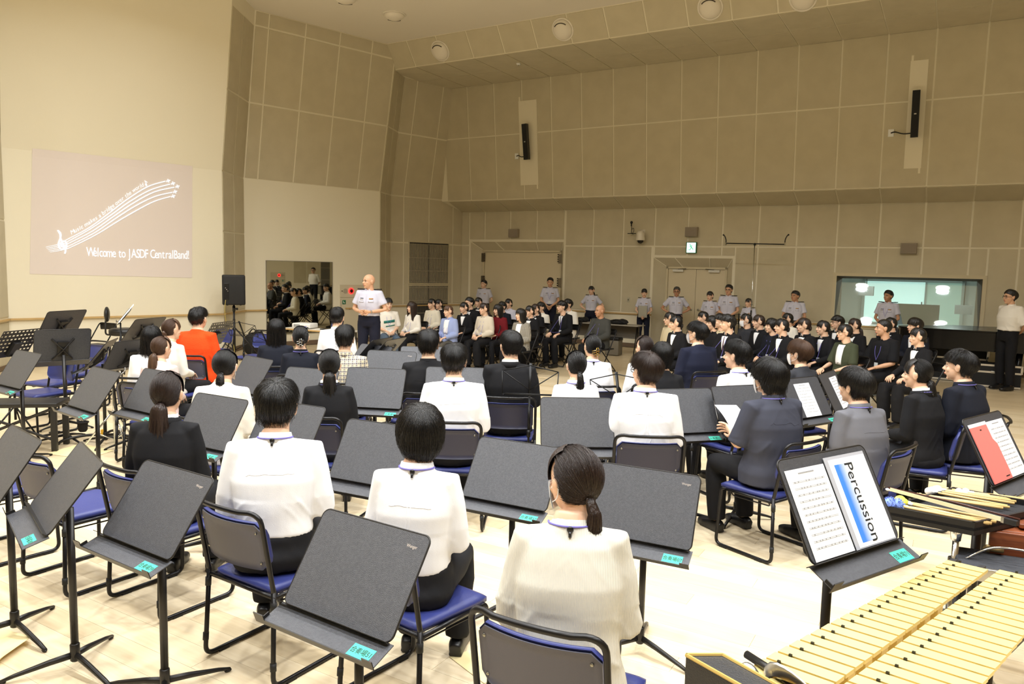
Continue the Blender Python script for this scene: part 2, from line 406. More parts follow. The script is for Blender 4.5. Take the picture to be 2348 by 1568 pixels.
for k, (ca, cb) in enumerate((((232, 214, 180), (224, 204, 167)), ((225, 205, 168), (217, 196, 158)), ((236, 219, 187), (227, 208, 173)))):
    plank_m.append(mat('maple_plank_%d' % k, ca, .36, spec=.4, var=(cb, 5, (.5, 9, 1))))
PW, PL = .15, 1.8; cand = []
for r in range(-30, 130):
    for k in range(-9, 9):
        s = k*PL+(r*0.617 % 1.0)*PL; o = r*PW
        c = D2*(s+PL/2)+N2*(o+PW/2)
        if c[1] < 1.2: continue
        q = np.array([c[0], c[1], -EYE]); dz = np.dot(q, C_F)
        if dz < .5: continue
        u = CX+F_PX*np.dot(q, C_R)/dz; v = CY-F_PX*np.dot(q, C_U)/dz
        if -500 < u < 2850 and v < 1900 and np.hypot(c[0], c[1]) < 13 and np.dot(c, N1) > O_SCR+.8: cand.append((np.hypot(c[0], c[1]), s, o))
cand.sort()
pmesh = mesh_from('plank', *box(.0008, PL-.0008, .0006, PW-.0006, -.0104, 0))
for vtx in pmesh.vertices: pass
pmesh.materials.append(plank_m[0])
ang = math.atan2(D2[1], D2[0]); sgn = np.array([-D2[1], D2[0], 0]); flip = np.dot(sgn, N2) < 0
for i, (d, s, o) in enumerate(cand[:300]):
    base = D2*s+N2*(o+(PW if flip else 0))
    link('plank', pmesh, fl, random.choice(plank_m), loc=base, rot=(0, 0, ang))
st = S(); mi = []
for (d, s, o) in cand[300:]:
    base = D2*s+N2*(o+(PW if flip else 0)); st.add(xf(box(.0008, PL-.0008, .0006, PW-.0006, -.0104, 0), T(*base)@Rz(ang)), random.randrange(3))
so = link('distant_planks', st.mesh('distant_planks', mats=plank_m), fl); so['kind'] = 'stuff'
# ------------------------------------------------------------------ handrail, baseboards
def rail_run(a, b, name, prof_z, h, d, m, kind):
    n = np.cross(UP, (b-a)/np.linalg.norm(b-a)); n = -n if np.dot(n, -((a+b)/2)) < 0 else n
    P = [a+UP*prof_z, b+UP*prof_z, b+UP*(prof_z+h), a+UP*(prof_z+h)]
    o = link(name, mesh_from(name, *hexa([p+n*d for p in P], [p-n*.01 for p in P])), None, m); struct(o); return o
runs = [(e0, far, 'splay'), (p1(O_SCR, s_scrL, 0), p1(O_SCR, s_scrR, 0), 'left'), (p1(O_SCR, s_scrR, 0), p1(O_MIR, s_mirL, 0), 'return_1'), (p1(O_MIR, s_mirL, 0), p1(O_MIR, s_mirR, 0), 'mirror'),
        (p1(O_MIR, s_mirR, 0), p1(O_VENT, s_venL, 0), 'return_2'), (p1(O_VENT, s_venL, 0), p1(O_VENT, s_venR, 0), 'vent'), (p2(O_BACK, sL, 0), p2(O_BACK, 11.67, 0), 'back_a'),
        (p2(O_BACK, 8.77, 0), p2(O_BACK, 6.31, 0), 'back_b'), (p2(O_BACK, 4.40, 0), p2(O_BACK, sR, 0), 'back_c')]
for i, (a, b, nm) in enumerate(runs):
    if nm not in ('mirror',):
        o = rail_run(a, b, 'trim_%d' % (i+1), .815, .03, .045, railm, 'trim'); tag(o, 'pale wooden handrail along the %s wall' % nm.replace('_', ' '), None)
    o = rail_run(a, b, 'baseboard_%s' % nm, 0, .10, .012, basem, 'base'); tag(o, 'brown baseboard along the %s wall' % nm.replace('_', ' '), None)
# mirror section handrail is interrupted by the mirror
sm0, sm1 = along1(611, 680, O_MIR), along1(761, 680, O_MIR)
for k, (a, b) in enumerate(((s_mirL, sm0), (sm1+.35, s_mirR))):
    o = rail_run(p1(O_MIR, a, 0), p1(O_MIR, b, 0), 'trim_%d' % (20+k), .815, .03, .045, railm, 'trim'); tag(o, 'pale wooden handrail beside the mirror, %s piece' % ('left', 'right')[k], None)
# ------------------------------------------------------------------ doors with splayed reveals
metal_d = mat('dark_metal', (60, 58, 54), .4, .8); steel = mat('brushed_steel', (190, 188, 182), .3, .9)
hinge_m = mat('hinge_steel', (120, 112, 98), .35, .8)
def splay_door(idx, outer, inner, depth, leaves, label):
    (a, b, z0, z1) = outer; (c, d, zz) = inner
    sr = S()
    OA = [p2(O_BACK, a, 0), p2(O_BACK, a, z1), p2(O_BACK, b, z1), p2(O_BACK, b, 0)]
    IA = [p2(O_BACK+depth, c, 0), p2(O_BACK+depth, c, zz), p2(O_BACK+depth, d, zz), p2(O_BACK+depth, d, 0)]
    dr = thing('door_%d' % idx, label, None, (0, 0, 0)); struct(dr)
    for k in range(3):
        P = [OA[k], IA[k], IA[k+1], OA[k+1]]; nn = np.cross(P[1]-P[0], P[3]-P[0]); nn /= np.linalg.norm(nn)
        if np.dot(nn, -N2) < 0: nn = -nn
        link('reveal', mesh_from('reveal', *hexa(P, [p-nn*.03 for p in P])), dr, panelm)
    # frame
    fs = S()
    for (s0, s1, y0, y1) in ((c, c-.05, 0, zz), (d+.05, d, 0, zz), (c, d, zz-.05, zz)):
        P = [p2(O_BACK+depth-.02, s0, y0), p2(O_BACK+depth-.02, s1, y0), p2(O_BACK+depth-.02, s1, y1), p2(O_BACK+depth-.02, s0, y1)]
        fs.add(hexa(P, [p+N2*.08 for p in P]))
    link('door_frame', fs.mesh('door_frame'), dr, frame_m)
    w_ = (c-d-.10)/leaves
    for k in range(leaves):
        s0 = c-.05-k*w_-.004; s1 = s0-w_+.008
        P = [p2(O_BACK+depth+.01, s0, .01), p2(O_BACK+depth+.01, s1, .01), p2(O_BACK+depth+.01, s1, zz-.055), p2(O_BACK+depth+.01, s0, zz-.055)]
        lf = link('door_leaf', mesh_from('door_leaf', *hexa(P, [p+N2*.045 for p in P])), dr, doorm)
        hs = S0_ = (s1+.08 if k == 0 else s0-.08)
        base = p2(O_BACK+depth+.01, hs, 1.0)
        link('handle', S().add(tube([base, base-N2*.05, base-N2*.05+D2*(.11 if k == 0 else -.11)], .009, 8)).add(lathe([(.025, 0), (.025, .01)], 12, (0, 0, 0)) if False else tube([base+N2*.005, base-N2*.012], .026, 12)).mesh('handle', True), lf, steel)
        if idx == 2:
            cb = p2(O_BACK+depth, (s0-.25 if k == 0 else s1+.25), zz-.12)
            q = [cb+D2*.13, cb-D2*.13, cb-D2*.13+UP*.055, cb+D2*.13+UP*.055]
            link('door_closer', mesh_from('door_closer', *hexa([p-N2*.05 for p in q], [p+N2*.02 for p in q])), lf, mat('closer_silver', (205, 205, 200), .35, .6))
            link('closer_arm', S().add(tube([cb+UP*.06-N2*.03, cb+UP*.075-N2*.06+D2*(-.2 if k == 0 else .2)], .008, 6)).mesh('closer_arm'), lf, metal_d)
    # seams over the top reveal
    for t in (.28, .72):
        a_, b__ = lerp(OA[1], OA[2], t)-UP*.006-N2*.006, lerp(IA[1], IA[2], t)-UP*.006-N2*.006
        link('reveal_batten', S().add(tube([a_, b__], .012, 6)).mesh('reveal_batten'), dr, cream)
    for A_, B_ in ((OA[1], IA[1]), (OA[2], IA[2])):
        link('reveal_batten', S().add(tube([A_-N2*.004, B_-N2*.004], .012, 6)).mesh('reveal_batten'), dr, cream)
    return dr
d1o = splay_door(1, DOOR1, (11.36, 8.90, 2.38), .16, 1, 'wide single soundproof door with strap hinges')
d2o = splay_door(2, DOOR2, (6.03, 4.55, 2.02), .16, 2, 'double door with overhead closers under the exit sign')
for sgn_, s_ in ((1, 11.36), (-1, 8.90)):
    for z_ in (2.05, 1.42):
        base = p2(O_BACK+.12, s_-.02*sgn_, z_)
        hh = link('hinge', mesh_from('hinge', *hexa([base+D2*.05, base-D2*.05, base-D2*.05+UP*.24, base+D2*.05+UP*.24], [p+N2*.03 for p in (base+D2*.05, base-D2*.05, base-D2*.05+UP*.24, base+D2*.05+UP*.24)])), d1o, hinge_m)
        for zz_ in (.03, .09, .15, .21):
            link('hinge_pin', S().add(tube([base-D2*.06*sgn_+UP*zz_-N2*.01, base-D2*.06*sgn_+UP*(zz_+.03)-N2*.01], .014, 8)).mesh('hinge_pin'), hh, metal_d)
# ------------------------------------------------------------------ control-room window
win = thing('window_1', 'wide recessed control room window behind the right seats', None); struct(win)
(a, b, z0, z1) = WIN; dp = .28
fs = S()
for (s0, s1, y0, y1) in ((a+.07, a, z0-.02, z1+.07), (b, b-.07, z0-.02, z1+.07), (a, b, z1, z1+.07), (a+.1, b-.1, z0-.05, z0)):
    P = [p2(O_BACK-.03, s0, y0), p2(O_BACK-.03, s1, y0), p2(O_BACK-.03, s1, y1), p2(O_BACK-.03, s0, y1)]
    fs.add(hexa(P, [p+N2*.06 for p in P]))
link('window_frame', fs.mesh('window_frame'), win, frame_m)
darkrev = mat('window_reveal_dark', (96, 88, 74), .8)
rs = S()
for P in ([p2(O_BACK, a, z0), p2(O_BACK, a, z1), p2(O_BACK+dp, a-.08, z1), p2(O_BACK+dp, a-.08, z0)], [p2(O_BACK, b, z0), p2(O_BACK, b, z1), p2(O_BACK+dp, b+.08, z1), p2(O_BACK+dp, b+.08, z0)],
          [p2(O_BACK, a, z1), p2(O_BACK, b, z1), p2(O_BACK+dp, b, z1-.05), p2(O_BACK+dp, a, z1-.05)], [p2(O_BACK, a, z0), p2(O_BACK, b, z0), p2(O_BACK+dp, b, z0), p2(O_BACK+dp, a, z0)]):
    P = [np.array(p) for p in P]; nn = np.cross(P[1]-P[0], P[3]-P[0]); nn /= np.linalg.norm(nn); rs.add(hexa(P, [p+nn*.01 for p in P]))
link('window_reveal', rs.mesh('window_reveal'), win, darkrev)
glass = bpy.data.materials.new('window_glass'); glass.use_nodes = True; nt = glass.node_tree; nt.nodes.clear()
go = nt.nodes.new('ShaderNodeOutputMaterial'); gm = nt.nodes.new('ShaderNodeMixShader'); gt = nt.nodes.new('ShaderNodeBsdfTransparent'); gg = nt.nodes.new('ShaderNodeBsdfGlossy')
gg.inputs['Roughness'].default_value = .02; gt.inputs['Color'].default_value = (.80, .88, .86, 1); gm.inputs['Fac'].default_value = .13
nt.links.new(gt.outputs[0], gm.inputs[1]); nt.links.new(gg.outputs[0], gm.inputs[2]); nt.links.new(gm.outputs[0], go.inputs['Surface'])
P = [p2(O_BACK+.01, a-.01, z0), p2(O_BACK+.01, b+.01, z0), p2(O_BACK+.01+.25*(z1-.04-z0), b+.06, z1-.04), p2(O_BACK+.01+.25*(z1-.04-z0), a-.06, z1-.04)]   # pane leans back at the top
link('pane', mesh_from('pane', *hexa(P, [p+N2*.01 for p in P])), win, glass)
# control room shell behind the glass
crm = mat('control_room_wall', (168, 172, 166), .8)
cs = S(); ro, s0, s1, zt = O_BACK+dp+.06, a+.9, b-.9, 2.25
for P in ([p2(ro+3.2, s0, 0), p2(ro+3.2, s1, 0), p2(ro+3.2, s1, zt), p2(ro+3.2, s0, zt)], [p2(ro, s0, 0), p2(ro+3.2, s0, 0), p2(ro+3.2, s0, zt), p2(ro, s0, zt)],
          [p2(ro, s1, 0), p2(ro+3.2, s1, 0), p2(ro+3.2, s1, zt), p2(ro, s1, zt)], [p2(ro, s0, zt), p2(ro+3.2, s0, zt), p2(ro+3.2, s1, zt), p2(ro, s1, zt)], [p2(ro, s0, .0), p2(ro+3.2, s0, .0), p2(ro+3.2, s1, .0), p2(ro, s1, .0)]):
    P = [np.array(p) for p in P]; nn = np.cross(P[1]-P[0], P[3]-P[0]); nn /= np.linalg.norm(nn); cs.add(hexa(P, [p+nn*.02 for p in P]))
cr = struct(link('wall_control_room', cs.mesh('control_room'), None, crm)); tag(cr, 'grey control room behind the window', None)
lampglow = mat('lamp_diffuser_lit', (255, 252, 240), .5, emit=((255, 250, 240), 9.0))
for k, (s_, o_) in enumerate(((1.55, 1.0), (-.05, 1.0))):
    c_ = p2(ro+o_, s_, zt-.012); t_ = thing('downlight', 'lit round downlight in the control room ceiling, %s one' % ('left', 'right')[k], 'light', c_, 0, 'control room lamps')
    link('diffuser', S().add(lathe([(.12, -.03), (.13, 0), (.13, .01)], 20)).mesh('d', True), t_, lampglow)
    ld = bpy.data.lights.new('control_room_lamp', 'AREA'); ld.shape = 'DISK'; ld.size = .2; ld.energy = 55; lo = bpy.data.objects.new('control_room_lamp', ld); COL.objects.link(lo); lo.location = c_-UP*.06
    link('ring', S().add(lathe([(.13, -.035), (.155, -.02), (.155, .01), (.13, .01)], 20)).mesh('r', True), t_, frame_m)
# lit inner window / doorway of the control room, desk with monitor, hanging gear
inner_m = mat('lit_inner_room', (214, 238, 234), .6, emit=((205, 238, 232), .75))
iw = thing('window_2', 'bright inner window of the control room', None); struct(iw)
P = [p2(ro+3.15, 1.9, .75), p2(ro+3.15, .55, .75), p2(ro+3.15, .55, 1.78), p2(ro+3.15, 1.9, 1.78)]
link('pane', mesh_from('p', *hexa(P, [p-N2*.02 for p in P])), iw, inner_m)
P = [p2(ro+3.15, .55, .75), p2(ro+3.15, -.2, .75), p2(ro+3.15, -.2, 1.78), p2(ro+3.15, .55, 1.78)]
link('pane', mesh_from('p2', *hexa(P, [p-N2*.02 for p in P])), iw, mat('inner_room_dim', (176, 198, 186), .6, emit=((150, 180, 165), .25)))
fs = S()
for (x0, x1, y0, y1) in ((1.97, 1.9, .7, 1.83), (.57, .53, .75, 1.78), (-.2, -.27, .7, 1.83), (1.97, -.27, 1.78, 1.83), (1.97, -.27, .70, .75)):
    P = [p2(ro+3.12, x0, y0), p2(ro+3.12, x1, y0), p2(ro+3.12, x1, y1), p2(ro+3.12, x0, y1)]; fs.add(hexa(P, [p-N2*.03 for p in P]))
link('window_frame', fs.mesh('f'), iw, mat('inner_frame', (150, 158, 152), .6))
hd = p2(ro+3.05, .62, 1.0); link('handle', S().add(tube([hd, hd+UP*.3], .012, 8)).mesh('handle'), iw, metal_d)
dk = thing('mixing_desk', 'long grey desk behind the control room window', 'desk'); P = [p2(ro+.15, a+.1, .82), p2(ro+.15, b-.1, .82), p2(ro+.75, b-.1, .82), p2(ro+.75, a+.1, .82)]
link('desk_top', mesh_from('dt', *hexa([p-UP*.04 for p in P], P)), dk, mat('desk_grey', (150, 150, 146), .5))
P = [p2(ro+.18, a, 0), p2(ro+.18, b, 0), p2(ro+.18, b, .78), p2(ro+.18, a, .78)]; link('front_panel', mesh_from('df', *hexa(P, [p+N2*.03 for p in P])), dk, mat('desk_grey', (150, 150, 146)))
mo = thing('monitor', 'large grey computer monitor seen through the control room window', 'monitor', p2(ro+.5, .62, .82))
mm = mat('monitor_grey', (138, 140, 138), .5)
P = [D2*.42+UP*.05, -D2*.42+UP*.05, -D2*.42+UP*.5, D2*.42+UP*.5]; link('screen_back', mesh_from('sb', *hexa(P, [p+N2*.03 for p in P])), mo, mm)
link('stand', S().add(lathe([(.13, 0), (.13, .012), (.03, .02), (.025, .2)], 16)).mesh('st', True), mo, mm)
for k, (s_, z_, w_, h_, lab) in enumerate(((1.75, 1.55, .32, .22, 'dark studio loudspeaker hanging at left behind the control room glass'), (-.25, 1.2, .34, .2, 'dark oval studio loudspeaker at right behind the control room glass'))):
    t_ = thing('studio_speaker', lab, 'speaker', p2(ro+1.6, s_, z_)); P = [D2*w_/2-UP*h_/2, -D2*w_/2-UP*h_/2, -D2*w_/2+UP*h_/2, D2*w_/2+UP*h_/2]
    link('cabinet', mesh_from('cab', *hexa(P, [p+N2*.2 for p in P])), t_, mat('studio_speaker_grey', (92, 96, 92), .7))
    link('bracket', S().add(tube([UP*h_/2+N2*.1, UP*(zt-z_)+N2*.1], .012, 6)).mesh('br'), t_, metal_d)
# ------------------------------------------------------------------ mirror
mz0, mz1 = .28, 1.93
mirm = mat('mirror_glass', (205, 208, 200), .015, 1.0)
mr = thing('mirror', 'tall frameless mirror reflecting the seated audience', 'mirror', p1(O_MIR, (sm0+sm1)/2, mz0))
hw = (sm1-sm0)/2
P = [-D1*hw+N1*.012, D1*hw+N1*.012, D1*hw+N1*.012+UP*(mz1-mz0), -D1*hw+N1*.012+UP*(mz1-mz0)]
link('mirror_glass', mesh_from('mg', *hexa(P, [p-N1*.01 for p in P])), mr, mirm)
fs = S()
for (x0, x1, y0, y1) in ((-hw-.012, -hw, -.012, mz1-mz0+.012), (hw, hw+.012, -.012, mz1-mz0+.012), (-hw, hw, mz1-mz0, mz1-mz0+.012), (-hw, hw, -.012, 0)):
    P = [D1*x0+UP*y0+N1*.018, D1*x1+UP*y0+N1*.018, D1*x1+UP*y1+N1*.018, D1*x0+UP*y1+N1*.018]; fs.add(hexa(P, [p-N1*.018 for p in P]))
link('mirror_edge', fs.mesh('me'), mr, mat('mirror_edge_grey', (150, 146, 134), .4, .6))
# ------------------------------------------------------------------ vent grilles
slatm = mat('vent_slat', (98, 94, 84), .6, .1); ventd = mat('vent_dark', (44, 42, 38), .8)
sv0, sv1 = along1(937.4, 620, O_VENT), along1(1026.6, 620, O_VENT)
def vent(name, org, dx, nx, wd, z0, z1, label, nsl=34):
    t_ = thing(name, label, 'vent', org+UP*z0); h = z1-z0
    P = [nx*.01, dx*wd+nx*.01, dx*wd+nx*.01+UP*h, nx*.01+UP*h]; link('backing', mesh_from('vb', *hexa(P, [p-nx*.008 for p in P])), t_, ventd)
    fs = S()
    for (x0, x1, y0, y1) in ((-.025, 0, -.025, h+.025), (wd, wd+.025, -.025, h+.025), (0, wd, h, h+.025), (0, wd, -.025, 0)):
        P = [dx*x0+UP*y0+nx*.03, dx*x1+UP*y0+nx*.03, dx*x1+UP*y1+nx*.03, dx*x0+UP*y1+nx*.03]; fs.add(hexa(P, [p-nx*.03 for p in P]))
    link('frame', fs.mesh('vf'), t_, frame_m)
    sl = mesh_from('vs', *hexa([nx*.024, nx*.024+dx*.013, nx*.024+dx*.013+UP*h, nx*.024+UP*h], [nx*.011, nx*.011+dx*.013, nx*.011+dx*.013+UP*h, nx*.011+UP*h]))
    for k in range(nsl): link('slat', sl, t_, slatm, loc=dx*(wd*(k+.3)/nsl))
    for q in (.02, .30, .62, .95):
        P = [UP*(h*q)+nx*.03, dx*wd+UP*(h*q)+nx*.03, dx*wd+UP*(h*q+.012)+nx*.03, UP*(h*q+.012)+nx*.03]; link('crossbar', mesh_from('vc', *hexa(P, [p-nx*.012 for p in P])), t_, mat('vent_bar', (176, 166, 142), .5))
    return t_
vent('ventilation_grille', p1(O_VENT, sv0, 0), D1, N1, sv1-sv0, 1.43, 2.52, 'upper dark slatted ventilation grille beside the wide door')
vent('ventilation_grille', p1(O_VENT, sv0, 0), D1, N1, sv1-sv0, .30, 1.36, 'lower dark slatted ventilation grille behind the seated audience')
vent('ventilation_grille', r0+rd*.03, rd, np.array([rd[1], -rd[0], 0])*(1 if np.dot([rd[1], -rd[0], 0], -r0) > 0 else -1), .48, .5, 2.4, 'slatted ventilation grille on the far right wall, seen in the mirror')
# ------------------------------------------------------------------ fire hydrant box with red lamp
whitep = mat('box_paint', (214, 203, 176), .5); redlamp = mat('alarm_lamp_red', (255, 40, 40), .3, emit=((255, 30, 30), 4.0)); grn = mat('sign_green', (20, 110, 70), .5); wht = mat('white_print', (240, 240, 236), .6)
def hydrant(org, dx, nx, label):
    t_ = thing('fire_hydrant_box', label, 'hydrant box', org)
    def pl(x0, x1, y0, y1, d0, d1): 
        P = [dx*x0+UP*y0+nx*d1, dx*x1+UP*y0+nx*d1, dx*x1+UP*y1+nx*d1, dx*x0+UP*y1+nx*d1]; return hexa(P, [p-nx*(d1-d0) for p in P])
    link('alarm_panel', mesh_from('ap', *pl(0, .76, 1.10, 1.40, 0, .02)), t_, whitep)
    dd = link('hydrant_door', mesh_from('hd', *pl(.0, .76, .10, 1.08, 0, .02)), t_, whitep)
    link('door_line', mesh_from('dl', *pl(.02, .025, .12, 1.06, .02, .023)), dd, darkrev)
    c = dx*.30+UP*1.25+nx*.02
    link('alarm_lamp', S().add(tube([c, c+nx*.012, c+nx*.02], [.075, .07, .045], 20)).mesh('al', True), t_, redlamp)
    link('lamp_core', S().add(tube([c+nx*.01, c+nx*.024], .046, 16)).mesh('lc'), t_, mat('lamp_core_dark', (60, 10, 10), .4))
    c = dx*.14+UP*1.25+nx*.02; link('bell_grille', S().add(tube([c, c+nx*.008], .06, 20)).mesh('bg'), t_, mat('bell_grey', (178, 168, 146), .6))
    c = dx*.05+UP*1.25+nx*.02; link('call_button', S().add(tube([c, c+nx*.012], .012, 10)).mesh('cb'), t_, metal_d)
    link('green_sign', mesh_from('gs', *pl(.06, .15, .93, 1.03, .02, .024)), t_, grn)
    link('sign_mark', mesh_from('gm', *pl(.085, .10, .96, 1.01, .024, .026)), t_, wht); link('sign_mark', mesh_from('gm', *pl(.085, .125, .955, .972, .024, .026)), t_, wht)
    for k in range(2): link('red_character', mesh_from('rc', *pl(.24+.12*k, .28+.12*k, .80, .84, .02, .0225)), t_, mat('red_print', (150, 60, 50), .6))
    return t_
hydrant(p1(O_MIR, along1(779, 655, O_MIR), 0), D1, N1, 'cream fire hydrant box with glowing red lamp behind the speaking officer')
nxr = np.array([rd[1], -rd[0], 0]); nxr = nxr*(1 if np.dot(nxr, -r0) > 0 else -1)
hydrant(r0+rd*2.4, rd, nxr, 'fire hydrant box with red lamp on the far right wall, seen in the mirror')
# ------------------------------------------------------------------ wall fittings on the back wall
def wplate(name, label, cat, u, v, w_, h_, d_, m, off=O_BACK-.012):
    c = on_plane(u, v, N2*off, N2); t_ = thing(name, label, cat, c)
    P = [D2*w_/2-UP*h_/2, -D2*w_/2-UP*h_/2, -D2*w_/2+UP*h_/2, D2*w_/2+UP*h_/2]
    Q = [D2*(w_/2-.01)-UP*(h_/2-.01), -D2*(w_/2-.01)-UP*(h_/2-.01), -D2*(w_/2-.01)+UP*(h_/2-.01), D2*(w_/2-.01)+UP*(h_/2-.01)]
    s = S().add(hexa([p-N2*d_*.8 for p in P], P)).add(hexa([p-N2*d_ for p in Q], [p-N2*d_*.7 for p in P])); link('housing', s.mesh('hs'), t_, m); return t_
gbox = mat('speaker_box_grey', (158, 146, 128), .7)
for u, v, lab in ((1180, 535, 'small grey wall speaker above the wide door'), (1587, 532, 'small grey wall speaker above the exit sign'), (2084, 570, 'small grey wall speaker above the control room window')):
    t_ = wplate('wall_speaker', lab, 'speaker', u, v, .30, .22, .10, gbox)
    P = [D2*.13-UP*.09, -D2*.13-UP*.09, -D2*.13+UP*.09, D2*.13+UP*.09]; link('grille', mesh_from('g', *hexa([p-N2*.106 for p in P], [p-N2*.10 for p in P])), t_, mat('speaker_box_grille', (150, 138, 122), .9, bump=(300, .5)))
ex = wplate('exit_sign', 'lit green and white emergency exit sign above the double door', 'exit sign', 1586.5, 568, .25, .26, .07, grn)
glow = mat('exit_sign_lit', (225, 255, 245), .5, emit=((200, 255, 235), 2.2)); eg = mat('exit_sign_green', (30, 170, 120), .5, emit=((20, 190, 130), .8))
P = [D2*.10-UP*.115, -D2*.11-UP*.115, -D2*.11+UP*.115, D2*.10+UP*.115]; link('sign_face', mesh_from('sf', *hexa([p-N2*.075 for p in P], [p-N2*.06 for p in P])), ex, glow)
# running figure pictogram
fg = S()
def bar(a, b, r): fg.add(tube([D2*-a[0]+UP*a[1]-N2*.077, D2*-b[0]+UP*b[1]-N2*.077], r, 6))
fg.add(ell(D2*.02+UP*.075-N2*.077, (.014, .014, .014), 8, 6))
bar((-.01, .055), (.01, 0), .012); bar((.01, 0), (.05, -.02), .009); bar((.05, -.02), (.05, -.06), .008); bar((.01, 0), (-.02, -.05), .009); bar((-.02, -.05), (-.06, -.05), .008); bar((-.01, .05), (.04, .04), .006); bar((-.01, .05), (-.05, .02), .006)
link('pictogram', fg.mesh('fg'), ex, eg)
for u, v, lab in ((1441, 687, 'small light switch plate beside the officer with the folder'),):
    t_ = wplate('switch_plate', lab, 'switch', u, v, .07, .12, .012, mat('switch_plate', (190, 184, 160), .4)); link('switch', mesh_from('sw', *hexa([D2*.012-UP*.02-N2*.02, -D2*.012-UP*.02-N2*.02, -D2*.012+UP*.02-N2*.02, D2*.012+UP*.02-N2*.02], [D2*.012-UP*.02, -D2*.012-UP*.02, -D2*.012+UP*.02, D2*.012+UP*.02])), t_, darkrev)
# dome camera and its microphone arm
c = on_plane(1474, 545, N2*(O_BACK-.012), N2); t_ = thing('dome_camera', 'white dome security camera on the back wall', 'camera', c)
dm = mat('camera_white', (226, 218, 200), .35); bk = mat('black_plastic', (18, 18, 18), .35); 
o_ = -N2*.16
link('dome_housing', S().add(xf(lathe([(.03, .16), (.07, .15), (.095, .10), (.105, 0), (.115, -.06), (.115, -.07)], 20), T(*o_))).mesh('dh', True), t_, dm)
link('dome_lens', S().add(ell(o_-UP*.08, (.075, .075, .07), 16, 10)).mesh('dl', True), t_, bk)
link('bracket', S().add(tube([np.zeros(3)+UP*.13, o_+UP*.13], .035, 10)).add(hexa([D2*.06+UP*.05, -D2*.06+UP*.05, -D2*.06+UP*.2, D2*.06+UP*.2], [p-N2*.02 for p in (D2*.06+UP*.05, -D2*.06+UP*.05, -D2*.06+UP*.2, D2*.06+UP*.2)])).mesh('br', True), t_, dm)
c = on_plane(1452, 536, N2*(O_BACK-.012), N2); t_ = thing('ceiling_microphone', 'small black microphone on a wall arm beside the dome camera', 'microphone', c)
q = -N2*.12
link('arm', S().add(tube([np.zeros(3), q], .012, 8)).add(tube([q+D2*.10, q-D2*.12], .010, 8)).add(tube([q, q+UP*.12, q+UP*.22+D2*.01], .008, 8)).mesh('arm'), t_, bk)
link('capsule', S().add(ell(q+UP*.27+D2*.01, (.035, .035, .035), 12, 8)).add(tube([q+UP*.18+D2*.01, q+UP*.25+D2*.01], .016, 8)).mesh('cap', True), t_, bk)
link('cable_loop', S().add(tube(smooth_path([q+UP*.1, q+UP*.13-D2*.05, q+UP*.05-D2*.06, q-D2*.01], 5), .006, 6)).mesh('cbl'), t_, bk)
